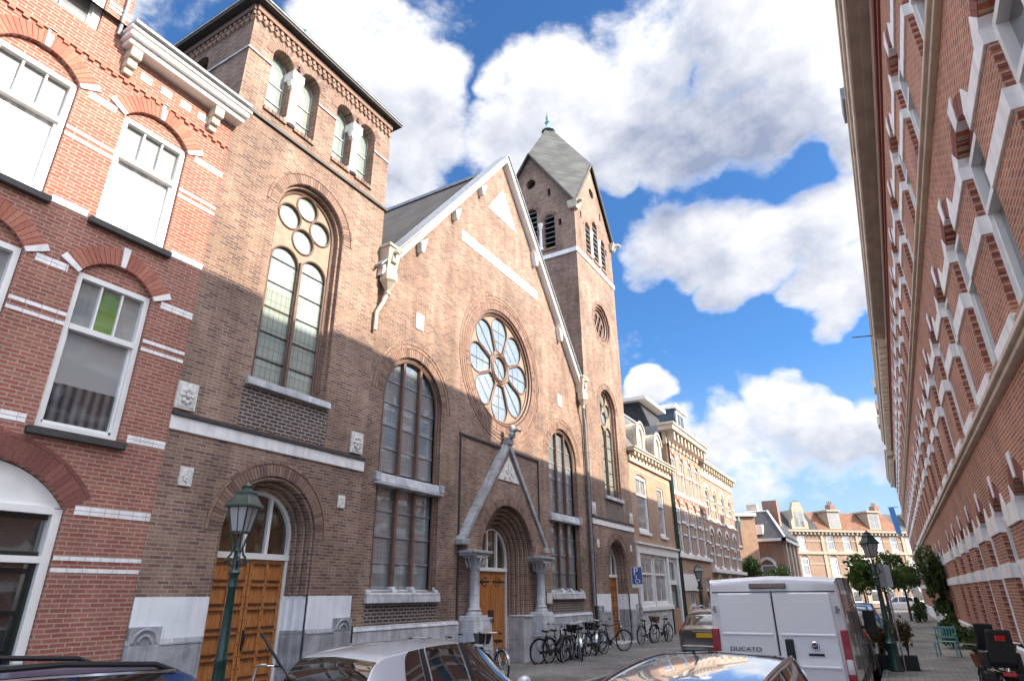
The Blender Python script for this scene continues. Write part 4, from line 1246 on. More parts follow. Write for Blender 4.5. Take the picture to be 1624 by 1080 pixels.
Rf.add([(6.0, .1, 11.6), (6.0, -4.5, 15.0), (6.0, -9, 11.6)], [(0, 1, 2)])
Rf.build('roof', SLATE, HS)
Cm = MB()
for u in (5.3, 5.62): Cm.cut().lathe((u, -.9, 12.2), [(.11, 0), (.11, .55), (.14, .56), (.14, .62), (.09, .66)], 10)
Cm.build('chimney_pot', IRON, HS)
# ground-floor shopfront / door under the wide arch
for c in dc:
    cz, rr, a = seg_arch(c, 1.18, 3.12, .62)
    V = MB(); V.vouss(c, cz, rr + .005, rr + .30, PI / 2 - a, PI / 2 + a, 34, -.02, .010, .10)
    V.vouss(c, cz, rr + .31, rr + .37, PI / 2 - a, PI / 2 + a, 16, -.02, .010, .06); V.build('door_arch', VO_DK, HS)
    F = MB()
    F.box(c - 1.17, c - 1.05, -.24, -.05, 0, 3.12); F.box(c + 1.05, c + 1.17, -.24, -.05, 0, 3.12)
    F.box(c - 1.05, c + 1.05, -.24, -.04, 3.04, 3.14); F.box(c - 1.05, c + 1.05, -.22, -.04, 2.38, 2.47)
    fr = F.build('door_frame', WHITE, HS)
    MB().slab([[(c - 1.16, 3.14), (c + 1.16, 3.14)] + arch(c, 1.16, 3.12, 3.14, 20, .58)[3:-1]], -.16, -.10).build('arch_panel', WHITE, fr)
    D = MB(); n = -.16
    D.box(c - 1.05, c + 1.05, n - .06, n, 0, .75)
    for x in (-1.05, -.42, -.04, .04, .42, .95): D.box(c + x, c + x + .10, n - .05, n + .03, 0, 2.38)
    for z in (.75, 1.22, 1.70, 2.24): D.box(c - 1.05, c + 1.05, n - .05, n + .02, z, z + .07)
    for x in (-.35, .32): D.box(c + x - .03, c + x + .03, n - .05, n + .02, 2.47, 3.04)
    D.box(c - 1.05, c + 1.05, n - .05, n + .02, 2.47, 2.53); D.box(c - 1.05, c + 1.05, n - .05, n + .02, 2.97, 3.04)
    d = D.build('door', mat('black_green_paint', (.008, .012, .011), .3, coat=.5), HS)
    MB().poly([rect(c - 1.04, c + 1.04, .76, 2.37)], n - .03).build('door_glass', GL_DARK, d)
    MB().poly([rect(c - 1.04, c + 1.04, 2.48, 3.03)], n - .03).build('transom_glass', GL_DARK, d)
MB().box(HU0, dc[0] - 1.2, -.05, .04, 0, .3).build('plinth', GSTONE, HS)

# ------------------------------------------------------------------ generic house front
def house(name, label, u0, u1, H, wins, wallm, loc=(LEFTX, 0, 0), rz=PI / 2, depth=10., group=None, extra_holes=(), cat='house', side=True, n_rev=-.16):
    t = thing(name, label, cat, loc, rz, group)
    Wm = MB(); hs = [list(h) for h in extra_holes]
    for wn in wins:
        c, z0, wd, h = wn[:4]; o = wn[4] if len(wn) > 4 else {}
        rise = o.get('rise', 0)
        l = arch(c, wd / 2, z0, z0 + h - (0 if rise >= wd / 2 - 1e-3 else 0), 10, rise) if rise else rect(c - wd / 2, c + wd / 2, z0, z0 + h)
        hs.append(l); Wm.band(l, 0, l, n_rev)
        if rise: Wm.poly([[(c - wd / 2, z0 + h), (c + wd / 2, z0 + h)] + l[3:-1]], -.06)
    Wm.poly([rect(u0, u1, 0, H)] + hs, 0)
    if side:
        for u in (u0, u1): Wm.add([(u, 0, 0), (u, -depth, 0), (u, -depth, H), (u, 0, H)], [(0, 1, 2, 3)])
        Wm.add([(u0, -depth, 0), (u1, -depth, 0), (u1, -depth, H), (u0, -depth, H)], [(0, 1, 2, 3)])
    Wm.build('house_wall', wallm, t)
    for wn in wins:
        c, z0, wd, h = wn[:4]; o = dict(wn[4]) if len(wn) > 4 else {}
        rise = o.pop('rise', 0); sill = o.pop('sill', WSTONE); vo = o.pop('vo', None); key = o.pop('key', False)
        if o.pop('door', False):
            D = MB().box(c - wd / 2, c + wd / 2, -.2, -.14, z0, z0 + h * .76)
            for k in range(2):
                for j in range(3): D.box(c - wd * .4 + k * wd * .42, c - wd * .02 + k * wd * .42 - .02, -.14, -.12, z0 + .12 + j * h * .24, z0 + h * .22 + j * h * .24)
            d = D.build('door', o.get('dm', DGREEN), t)
            MB().box(c - wd / 2, c + wd / 2, -.16, -.08, z0 + h * .76, z0 + h * .79).build('transom', WHITE, d)
            MB().poly([rect(c - wd / 2, c + wd / 2, z0 + h * .79, z0 + h)], -.14).build('fanlight', GL_DARK, d)
        else:
            sash(t, c, z0 + .03, wd - .01, h - .035, o.pop('n', -.05), **o)
            if sill: MB().box(c - wd / 2 - .06, c + wd / 2 + .06, -.1, .07, z0 - .10, z0 + .025).build('window_sill', sill, t)
        if rise and vo:
            cz, rr, a = seg_arch(c, wd / 2, z0 + h, rise)
            V = MB(); V.vouss(c, cz, rr + .005, rr + .24, PI / 2 - a, PI / 2 + a, 15, -.02, .012, .1); V.build('window_arch', vo, t)
            if key:
                K = MB()
                for q in (PI / 2 - a, PI / 2, PI / 2 + a): K.cut().vouss(c, cz, rr + .003, rr + .30, q - .09, q + .09, 1, -.02, .03, 0)
                K.build('keystone', WSTONE, t)
    return t

# house next to the church: shopfront, white sashes, mansard with two arched dormers
MH = house('brick_house', 'low brick house with slate mansard, arched dormers and white shopfront beside the church', 29.27, 36.15, 8.3,
           [(30.95, 4.72, 1.7, 2.75, dict(rise=.12, pm=GL_TRANS, fw=.13, top=2, split=.66, sill=WHITE)), (34.05, 4.72, 1.15, 2.6, dict(pm=GL_TRANS, fw=.1, top=1, sill=WHITE))],
           BR_PALE, extra_holes=[rect(29.6, 35.9, 1.25, 3.75)], side=True)
S = MB()
S.box(29.32, 36.1, -.05, .10, 3.72, 4.12); S.box(29.28, 36.14, -.05, .20, 4.12, 4.20)
S.box(29.35, 29.68, -.1, .08, 1.2, 3.72); S.box(33.9, 34.2, -.1, .08, 0, 3.72); S.box(35.75, 36.05, -.1, .08, 0, 3.72)
S.box(29.35, 34.2, -.1, .14, 1.18, 1.36)
sf = S.build('shopfront', WHITE, MH, bevel=.01, bseg=1)
for i in range(2):
    c = 30.70 + i * 2.15
    sash(sf, c, 1.37, 2.0, 2.33, -.03, split=.62, top=2, bottom=2, pm=GL_TRANS, fw=.16, dep=.08)
sash(MH, 34.98, 2.35, 1.5, 1.36, -.05, split=1, top=2, pm=GL_DARK, fw=.22)
D = MB(); D.box(34.2, 35.75, -.2, -.12, 0, 2.28); D.slab([arch(34.98, .42, .9, 1.75, 10)], -.13, -.10); d = D.build('door', DGREEN, MH)
MB().poly([arch(34.98, .34, .98, 1.72, 10)], -.095).build('door_glass', GL_DARK, d)
MB().box(29.3, 34.2, -.05, .08, 0, 1.18).build('plinth', LSTONE, MH, bevel=.01, bseg=1)
C = MB(); C.box(29.25, 36.2, -.1, .12, 8.05, 8.35); C.box(29.22, 36.25, -.1, .40, 8.55, 8.68); C.box(29.2, 36.28, -.1, .46, 8.68, 8.76)
for k in range(13): C.box(29.4 + k * .54, 29.4 + k * .54 + .22, .0, .34, 8.35, 8.55)
C.build('cornice', BEIGE, MH, bevel=.01, bseg=1)
B = MB()
for k in range(16): B.box(29.5 + k * .42, 29.5 + k * .42 + .2, -.02, .012, 7.72, 7.86)
B.build('frieze', CREAM, MH)
Rf = MB(); q0 = (29.25, .05, 8.76); 
Rf.add([(29.25, .05, 8.76), (36.2, .05, 8.76), (36.2, -1.5, 11.55), (29.25, -1.5, 11.55), (36.2, -10, 11.8), (29.25, -10, 11.8), (36.2, -10, 8.3), (29.25, -10, 8.3), (36.2, -1, 8.3), (29.25, -1, 8.3)], [(0, 1, 2, 3), (3, 2, 4, 5), (1, 2, 4, 6, 8), (0, 3, 5, 7, 9)])
Rf.build('mansard_roof', slate_mat('mid_slate', (.13, .14, .155), (.18, .19, .20)), MH)
MB().box(29.2, 36.25, -1.65, -1.42, 11.52, 11.64).build('roof_edge', LEAD, MH)
for c in (31.2, 34.1):
    D = MB(); l = arch(c, .62, 8.78, 9.75, 10); D.slab([l, arch(c, .36, 8.98, 9.72, 10)], -.12, .12); D.band(l, -.1, l, -1.6)
    D.band(arch(c, .72, 9.7, 9.76, 10)[1:] + arch(c, .72, 9.7, 9.76, 10)[:1], .18, arch(c, .60, 9.7, 9.76, 10)[1:] + arch(c, .60, 9.7, 9.76, 10)[:1], .18, False)
    d = D.build('dormer', CREAM, MH); MB().poly([arch(c, .38, 8.97, 9.72, 10)], .02).build('pane', GL_CURT, d)
    MB().box(c - .03, c + .03, .02, .06, 8.97, 10.08).build('window_bar', WHITE, d)
MB().tube([(36.18, .10, 0), (36.18, .10, 8.5)], .06, 8).build('downpipe', DGREEN, MH, smooth=True)

# tall house A with white arches, bay-like windows and roof box
o3 = dict(rise=.22, vo=VO_HO, key=True, pm=GL_TRANS, top=2)
HA = house('tall_brick_house', 'tall sunlit brick house with bracketed cornice, flat dormers and white banded windows', 36.35, 44.0, 10.5,
           [(c, 7.55, .95, 2.1, o3) for c in (37.45, 39.25, 41.1, 42.9)] + [(c, 4.05, .98, 2.65, dict(rise=.45, vo=VO_HO, key=True, pm=GL_TRANS, top=1, split=.66)) for c in (37.45, 39.25, 41.1, 42.9)]
           + [(38.6, .1, 1.2, 1.9, dict(pm=GL_DARK)), (40.4, .0, 1.1, 2.7, dict(door=True)), (42.6, .9, 1.3, 1.9, dict(pm=GL_DARK))], BR_PALE)
B = MB()
for z, h in ((7.38, .14), (6.95, .1), (5.8, .14), (3.82, .2), (8.7, .1), (5.1, .1)):
    us = [36.35, 36.95, 37.95, 38.75, 39.75, 40.6, 41.6, 42.4, 43.4, 44.0] if z not in (7.38, 3.82) else [36.35, 44.0]
    for a_, b_ in zip(us[::2], us[1::2]): B.cut().box(a_, b_, -.02, .05 if h < .2 else .14, z, z + h)
B.build('white_band', WSTONE, HA)
MB().box(36.6, 40.2, -.02, .06, 2.06, 2.96).build('white_fascia', WHITE, HA)
C = MB(); C.box(35.9, 44.3, -.3, .62, 11.05, 11.35); C.box(35.85, 44.35, -.3, .70, 11.35, 11.5); C.box(36.3, 44.05, -.2, .05, 10.3, 10.5)
for k in range(10): C.box(36.5 + k * .8, 36.5 + k * .8 + .25, -.02, .5, 10.5, 11.05)
C.box(36.3, 44.05, -.2, .03, 10.5, 11.05)
C.build('cornice', BEIGE, HA, bevel=.01, bseg=1)
Rf = MB(); Rf.box(36.4, 44.0, -10, -.4, 10.5, 11.52); Rf.build('flat_roof', LEAD, HA)
D = MB(); D.hexa([(36.4, -4.2, 11.5), (36.5, -.9, 11.5), (40.0, -.9, 11.5), (40.0, -4.2, 11.5)], [(36.4, -4.2, 13.2), (36.5, -1.5, 13.2), (40.0, -1.5, 13.2), (40.0, -4.2, 13.2)]); D.build('roof_box', SLATE, HA)
MB().box(36.0, 40.2, -4.4, -.9, 13.2, 13.42).build('roof_box_eave', WHITE, HA)
D = MB(); D.box(40.9, 43.4, -3.2, -.5, 11.5, 13.7); d = D.build('dormer', SLATEB, HA)
MB().box(40.75, 43.55, -3.3, -.3, 13.7, 14.0).build('dormer_eave', WHITE, d)
sash(d, 42.15, 11.75, 2.0, 1.85, -.44, split=1, top=2, pm=GL_TRANS, fw=.16)
MB().tube([(36.5, .08, 0), (36.5, .08, 10.4)], .06, 8).build('downpipe', IRON, HA, smooth=True)

# house B further on
HB = house('brick_house', 'brick house with white window bands and plant on its cornice beyond the tall one', 44.0, 54.2, 9.9,
           [(c, 6.75, .95, 2.0, dict(rise=.15, vo=WSTONE, pm=GL_DARK, top=1)) for c in (45.3, 47.6, 50.1, 52.6)] + [(c, 3.55, 1.0, 2.2, dict(rise=.3, vo=WSTONE, pm=GL_DARK, top=1)) for c in (45.3, 47.6, 50.1, 52.6)]
           + [(c, .9, 1.1, 1.7, dict(rise=.3, vo=WSTONE, pm=GL_DARK)) for c in (46.0, 49.2, 52.2)], BR_PALE)
B = MB()
for z in (6.55, 7.4, 8.1, 5.0, 4.3): 
    us = [44.0, 44.78, 45.82, 47.08, 48.12, 49.58, 50.62, 52.08, 53.12, 54.2]
    for a_, b_ in zip(us[::2], us[1::2]): B.cut().box(a_, b_, -.02, .05, z, z + .13)
B.cut().box(44.0, 54.3, -.02, .30, 3.2, 3.42)
B.build('white_band', WSTONE, HB)
C = MB(); C.box(43.9, 54.4, -.2, .40, 10.4, 10.62); C.box(43.95, 54.3, -.1, .06, 9.5, 9.6); C.box(44.0, 54.25, -.1, .02, 9.6, 10.4)
for k in range(14): C.box(44.2 + k * .74, 44.2 + k * .74 + .2, .0, .3, 10.05, 10.4)
C.build('cornice', CREAM, HB, bevel=.01, bseg=1)
MB().box(44.1, 54.2, -9, -.1, 9.9, 10.55).build('flat_roof', LEAD, HB)
Cm = MB(); Cm.box(53.2, 54.2, -3.4, -1.8, 10.4, 12.6); ch = Cm.build('chimney', BR_BROWN, HB)
MB().box(53.0, 54.4, -3.6, -1.6, 12.6, 12.85).build('chimney_cap', CREAM, ch)
MB().lathe((53.7, -2.6, 12.85), [(.13, 0), (.1, .8)], 8).build('chimney_pot', IRON, ch)
Di = MB(); Di.lathe((54.6, .2, 7.3), [(0, -.12), (.25, -.08), (.42, 0), (.42, .02), (0, -.08)], 14, axis='y'); Di.tube([(54.2, .0, 7.2), (54.6, .12, 7.3)], .03, 6); Di.build('satellite_dish', COPPER, HB)

# plain gable house C and low brick house D facing us across the side street
HC = house('plain_house', 'plain pale brick house end with one tall window, half in shade', 0, 3.25, 8.55,
           [(1.05, 5.9, 1.15, 2.1, dict(pm=GL_TRANS, top=1, fw=.1, sill=CREAM)), (1.4, 2.6, 1.4, 1.5, dict(pm=GL_GREEN, top=2, fw=.1))], mat('tan_render', (.46, .30, .21), .85, noise=.12, nscale=2), loc=(-12.9, 61, 0), rz=R(35))
C = MB(); C.box(-.2, 3.4, -.3, .2, 8.55, 8.85); C.build('cornice', WHITE, HC)
F = MB(); F.box(.36, .475, 0, .06, 5.8, 8.1); F.box(1.625, 1.74, 0, .06, 5.8, 8.1); F.box(.36, 1.74, 0, .06, 8.1, 8.2); F.box(.36, 1.74, 0, .06, 5.68, 5.8); F.build('window_surround', BROWN, HC)
MB().box(-.1, 3.3, -10, -.3, 8.6, 8.86).build('flat_roof', LEAD, HC)
HD = house('brick_house', 'low dark-roofed brick house with arched white-framed window at the corner', 0, 3.15, 6.35,
           [(1.55, 1.8, 1.15, 2.5, dict(rise=.45, vo=WSTONE, pm=GL_TRANS, split=.6, top=1, fw=.1))], BR_BROWN, loc=(-11.45, 64, 0), rz=0, depth=11)
C = MB(); C.box(-.1, 3.5, -.2, .35, 6.35, 6.6); C.box(3.15, 3.5, -11, .35, 6.35, 6.6); C.build('cornice', WHITE, HD)
Rf = MB(); Rf.add([(-.2, .3, 6.6), (3.45, .3, 6.6), (1.9, -2.4, 9.3), (-.2, -2.4, 9.3), (3.45, -11, 6.6), (1.9, -11, 9.3), (-.2, -11, 9.3)], [(0, 1, 2, 3), (1, 4, 5, 2), (3, 2, 5, 6)]); Rf.build('hipped_roof', SLATE, HD)
Rf = MB(); Rf.tube([(3.5, .3, 6.62), (1.95, -2.4, 9.34), (-.2, -2.4, 9.34)], .10, 6); Rf.build('roof_hip', WHITE, HD)
D = MB(); D.box(.3, 1.6, -1.5, .05, 7.0, 7.9); D.build('dormer', WHITE, HD)
F = MB(); 
for k in range(4): F.cut().box(3.13, 3.28, -1.8 - k * 2.6, -1.1 - k * 2.6, 0, 6.35)
F.build('side_pilaster', CREAM, HD)
F = MB(); l = arch(1.55, .82, 1.7, 4.1, 12, .62); i_ = arch(1.55, .60, 1.7, 4.25, 12, .46); F.slab([l, i_], -.02, .07); F.build('window_surround', WSTONE, HD)
Cm = MB(); Cm.box(1.2, 2.6, -6, -4.6, 8, 10.6); Cm.build('chimney', BR_BROWN, HD)
Cm = MB(); Cm.box(.0, 1.0, -3.5, -2.6, 8.6, 10.1); c_ = Cm.build('chimney', CREAM, HD)

# far terrace closing the street, set at an angle
FX, FY, FA = -12.3, 90.0, PI / 4
far = [(0., 5.4, 0), (5.4, 11.0, 1), (11.0, 18.6, 2), (18.6, 26., 3), (26., 34., 4)]
flab = ['far sunlit house with tall carved white dormer beside the hipped slate roof', 'far narrow two-window house with orange tiled roof closing the street',
        'far pale three-window house with wide orange tiled roof closing the street', 'far house with white stepped gable, behind the green street lantern', 'far pale house with plain white dormer behind the pavement trees']
ox = 1.4
for (a_, b_, k), lb in zip(far, flab):
    a_, b_ = a_ + ox, b_ + ox
    cs = [a_ + 1.5, b_ - 1.5] if b_ - a_ < 6.5 else [a_ + 1.3, (a_ + b_) / 2, b_ - 1.3]
    if k == 0: cs = [(a_ + b_) / 2 - .3]
    t = house('terrace_house', lb, a_, b_, 9.0, [(c, 7.0, 1.15, 1.9, dict(rise=.35, vo=FARCREAM, pm=(GL_DARK if (i + k) % 3 else GL_CURT), top=1, fw=.12)) for i, c in enumerate(cs)]
              + [(c, 3.8, 1.2, 2.3, dict(rise=.4, vo=FARCREAM, pm=(GL_TRANS if (i + k) % 2 else GL_DARK), top=1, fw=.14)) for i, c in enumerate(cs)] + [(c, .6, 1.3, 2.3, dict(pm=GL_DARK)) for c in cs], BR_FAR, loc=(FX, FY, 0), rz=FA)
    B = MB()
    for z, h, n in ((8.15, .16, .05), (6.55, .35, .16), (5.3, .14, .05), (3.25, .4, .2)):
        if n > .1: B.cut().box(a_, b_, -.02, n, z, z + h)
        else:
            u = a_
            for c in cs: B.cut().box(u, c - .62, -.02, n, z, z + h); u = c + .62
            B.cut().box(u, b_, -.02, n, z, z + h)
    B.cut().box(a_ - .02, a_ + .45, -.02, .1, 0, 9.0)
    B.build('white_band', FARCREAM, t)
    C = MB(); C.box(a_, b_, -.2, .45, 9.35, 9.6); C.box(a_, b_, -.2, .1, 9.0, 9.35)
    for q in range(int((b_ - a_) / .6)): C.box(a_ + .1 + q * .6, a_ + .35 + q * .6, .1, .35, 9.05, 9.35)
    C.build('cornice', FARCREAM, t)
    Rf = MB(); Rf.add([(a_, .2, 9.6), (b_, .2, 9.6), (b_, -2.2, 12.2), (a_, -2.2, 12.2), (b_, -9, 12.2), (a_, -9, 12.2)], [(0, 1, 2, 3), (3, 2, 4, 5)]); Rf.add([(a_, .2, 9.6), (a_, -2.2, 12.2), (a_, -9, 12.2), (a_, -9, 9)], [(0, 1, 2, 3)])
    Rf.build('mansard_roof', [SLATE, TILE, TILE, SLATEG, SLATE][k], t)
    c = (a_ + b_) / 2 + (.0 if k else -.2)
    if k == 0:
        D = MB(); D.slab([[(c - 1.3, 9.6), (c + 1.3, 9.6), (c + 1.3, 10.6), (c + .9, 11.2), (c + .9, 12.3), (c + .55, 13.2), (c - .55, 13.2), (c - .9, 12.3), (c - .9, 11.2), (c - 1.3, 10.6)]], -.4, .1); D.box(c - .9, c + .9, -2.4, -.4, 9.6, 12.2)
    elif k == 3:
        D = MB(); D.slab([[(c - 1.5, 9.6), (c + 1.5, 9.6), (c + 1.5, 11.6), (c + 1.0, 11.6), (c + 1.0, 12.8), (c, 13.8), (c - 1.0, 12.8), (c - 1.0, 11.6), (c - 1.5, 11.6)]], -.4, .1); D.box(c - 1, c + 1, -2.4, -.4, 9.6, 12.2)
    else:
        D = MB(); D.box(c - .95, c + .95, -2.6, .0, 9.6, 12.1); D.box(c - 1.15, c + 1.15, -2.8, .2, 12.1, 12.32)
    d = D.build('dormer', FARCREAM, t)
    MB().poly([rect(c - .7, c - .08, 10.0, 11.9)], .105 if k in (0, 3) else .01).build('dormer_pane', GL_DARK, d); MB().poly([rect(c + .08, c + .7, 10.0, 11.9)], .105 if k in (0, 3) else .01).build('dormer_pane', GL_DARK, d)
    Cm = MB(); Cm.box(b_ - .9, b_ - .1, -3.4, -2.4, 11.5, 13.4)
    for q in range(3): Cm.lathe((b_ - .8 + q * .3, -2.9, 13.4), [(.1, 0), (.08, .5)], 6)
    Cm.build('chimney', BR_BROWN, t)

# ------------------------------------------------------------------ terrace on the right
def right_house(label, y0, y1, phase, gphase, H=13.3, bay=2.86, cornice='box', detail=True, doors=()):
    t = thing('terrace_house', label, 'house', (RIGHTX, 0, 0), -PI / 2, 'brick terrace houses along the pavement')
    u0, u1 = -y1, -y0
    Wm = MB(); hs = []; wins = []
    k0 = int(math.floor((y0 - phase) / bay)) - 1
    f1 = []; gf = []
    for k in range(k0, k0 + 60):
        j = phase + k * bay                     # far jamb
        c = j - .64
        if c - .64 > y0 + .35 and c + .64 < y1 - .35: f1.append(-c)
    gb = 2.76
    for k in range(-4, 60):
        c = gphase + k * gb - .62
        if c - .6 > y0 + .35 and c + .6 < y1 - .35: gf.append(-c)
    W1 = 1.28
    spec = []
    for c in f1:
        spec.append((c, W1, 5.30, 2.50, .30)); spec.append((c, W1, 9.62, 2.35, .28))
    for c in gf: spec.append((c, 1.24, .75, 2.58, .34))
    for c, wd, z0, h, rise in spec:
        l = arch(c, wd / 2, z0, z0 + h, 10, rise); hs.append(l); Wm.band(l, 0, l, -.20)
    Wm.poly([rect(u0, u1, 0, H)] + hs, 0)
    for u in (u0, u1): Wm.add([(u, 0, 0), (u, -10, 0), (u, -10, H), (u, 0, H)], [(0, 1, 2, 3)])
    Wm.add([(u0, -10, 0), (u1, -10, 0), (u1, -10, H), (u0, -10, H)], [(0, 1, 2, 3)])
    Wm.build('house_wall', BR_RT, t)
    # dark toothed bricks on the jambs, one mesh per opening
    for c, wd, z0, h, rise in spec:
        if detail:
            J = MB()
            for s in (-1, 1):
                z = z0 + .30; q = 0
                while z < z0 + h - .08:
                    e = .10 if q % 2 else .19
                    a0, a1 = sorted((c + s * wd / 2, c + s * (wd / 2 - .006)))
                    J.box(a0, a1, -.198, -.20 + e, z, z + .056); z += .066; q += 1
            J.build('jamb_bricks', VO_RT, t)
            T = MB(); l = arch(c, wd / 2, z0, z0 + h, 10, rise); T.poly([[(c - wd / 2, z0 + h), (c + wd / 2, z0 + h)] + l[3:-1]], -.14); T.build('tympanum', VO_RT, t)
        cz, rr, a = seg_arch(c, wd / 2, z0 + h, rise)
        V = MB(); V.vouss(c, cz, rr + .004, rr + .30, PI / 2 - a, PI / 2 + a, 15, -.15, .010, .12); V.build('window_arch', VO_RT if detail else VO_HO, t)
        K = MB()
        for q, e in ((PI / 2 - a, .34), (PI / 2, .42), (PI / 2 + a, .34)):
            K.cut().vouss(c, cz, rr - .004, rr + e, q - .15, q + .15, 1, -.13, .022, 0)
        K.build('keystone', WSTONE, t)
        big = z0 < 2
        F = (W1, h)
        pm = [GL_DARK, GL_TRANS, GL_DARK, GL_CURT][int(abs(c * 7) + z0) % 4]
        sash(t, c, z0 + .0, wd - .01, h, -.10, split=.64, top=1 if not big else 2, pm=pm, fw=.10, dep=.15)
    # white stone bands that run from window to window and turn into the reveals
    def bands(cs, wd, z, h, out=.035):
        B = MB(); u = u0
        for c in sorted(cs):
            B.cut().box(u, c - wd / 2 + .012, -.185, out, z, z + h); u = c + wd / 2 - .012
        B.cut().box(u, u1, -.185, out, z, z + h)
        B.build('white_band', WSTONE, t, bevel=.006, bseg=1)
    bands(f1, W1, 5.06, .32); bands(f1, W1, 6.62, .30); bands(f1, W1, 7.56, .26)
    bands(f1, W1, 9.36, .28); bands(f1, W1, 10.98, .26); bands(f1, W1, 11.74, .24)
    bands(gf, 1.24, 2.14, .28); bands(gf, 1.24, 3.02, .36)
    P = MB(); P.box(u0, u1, -.1, .06, 0, .66); P.box(u0, u1, -.1, .10, .66, .75); P.build('white_plinth', WSTONE, t, bevel=.01, bseg=1)
    S = MB()
    for z in (4.86, 9.20):
        S.cut(); S.box(u0, u1, -.05, .10, z - .03, z + .06); S.box(u0, u1, -.05, .16, z + .06, z + .14)
    S.build('string_course', BEIGE, t, bevel=.01, bseg=1)
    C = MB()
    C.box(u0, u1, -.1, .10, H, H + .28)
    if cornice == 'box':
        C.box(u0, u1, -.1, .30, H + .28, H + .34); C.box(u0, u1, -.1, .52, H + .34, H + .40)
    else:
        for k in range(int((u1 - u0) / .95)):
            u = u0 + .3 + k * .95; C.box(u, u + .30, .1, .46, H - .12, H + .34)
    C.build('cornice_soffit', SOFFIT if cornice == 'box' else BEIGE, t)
    C = MB(); C.box(u0, u1, -.3, .56, H + .402, H + .66); C.box(u0, u1, -.3, .62, H + .66, H + .82); C.box(u0, u1, -.3, .66, H + .82, H + .92)
    C.build('cornice', BEIGE, t, bevel=.015, bseg=1)
    B = MB(); B.box(u0, u1, -.05, .05, H - .30, H - .20); B.box(u0, u1, -.05, .09, H - .12, H); B.build('corbel_course', VO_RT, t)
    return t, u0, u1, H
ta = right_house('nearest red brick terrace house with plain boxed cornice and white keystones', 1.2, 33.2, 7.10, 13.85)
tb = right_house('red brick terrace house with bracketed cornice behind the climbing plant', 33.2, 62., 36.6, 36.0, cornice='bracket', detail=True)
tc_ = right_house('farthest red brick terrace house past the white hanging signs', 62., 79., 65.4, 64., H=12.4, cornice='bracket', detail=False)
for (t, u0, u1, H), top, setb in ((ta, 14.9, 0), (tb, 14.6, 0), (tc_, 13.6, 0)):
    Rf = MB(); Rf.add([(u0, .5, H + .93), (u1, .5, H + .93), (u1, -2.2, top), (u0, -2.2, top), (u1, -10, top), (u0, -10, top)], [(0, 1, 2, 3), (3, 2, 4, 5)])
    for u in (u0, u1): Rf.add([(u, .5, H + .9), (u, -2.2, top), (u, -10, top), (u, -10, H)], [(0, 1, 2, 3)])
    Rf.build('roof', SLATE, t)
t, u0, u1, H = ta
# attic storey over the nearest stretch: its eaves throw the higher part of the shadow across the street
A = MB(); A.box(-19.3, u1, -7, -.55, H + .8, 15.95); A.build('attic', SLATE, t)
MB().box(-19.4, u1, -7.1, -.40, 15.95, 16.1).build('attic_eave', WHITE, t)
for y in (9.9, 16.2):
    D = MB(); D.box(-y - .55, -y + .55, -.6, .72, H + .93, H + 1.3); D.build('gutter_box', LEAD, t)
for y in (18.0, 12.2):
    Cm = MB(); Cm.box(-y - .5, -y + .5, -4, -3, 15.9, 17.2); Cm.build('chimney', BR_BROWN, t)
Po = MB(); Po.tube([(-34.0, .6, 13.9), (-34.0, 1.5, 14.0)], .03, 6); Po.build('flagpole', IRON, tb[0])
for i, y in enumerate((46, 52, 57)):
    D = MB(); D.box(-y - .9, -y + .9, -1.5, .75, 14.25, 14.9); D.build('dormer', CREAM, tb[0])

# ------------------------------------------------------------------ vehicles
def paint(name, col, metal=.0, rough=.32):
    if name in MATS: return MATS[name]
    M = mat(name, col, rough, metal=metal, coat=1.0)
    return M
GLCAR = mat('car_glass', (.012, .014, .015), .02, spec=.9, coat=.8)
TRIM = mat('black_trim', (.015, .015, .016), .5)
CHROME = mat('chrome', (.75, .76, .78), .12, metal=1.)
REDL = mat('red_lamp', (.32, .004, .006), .12, coat=1.)
CLEARL = mat('clear_lamp', (.62, .62, .62), .1, coat=1.)
PLATE = mat('yellow_plate', (.72, .47, .02), .5)
RIMM = mat('alloy_rim', (.45, .46, .47), .3, metal=.8)
TYRE = mat('tyre_rubber', (.016, .016, .017), .8, bump=.2)

def catmull(P, k=5):
    out = []; n = len(P)
    for i in range(n - 1):
        p0 = P[max(0, i - 1)]; p1 = P[i]; p2 = P[i + 1]; p3 = P[min(n - 1, i + 2)]
        for j in range(k):
            t = j / k
            out.append(.5 * ((2 * p1) + (-p0 + p2) * t + (2 * p0 - 5 * p1 + 4 * p2 - p3) * t * t + (-p0 + 3 * p1 - 3 * p2 + p3) * t ** 3))
    out.append(P[-1]); return out

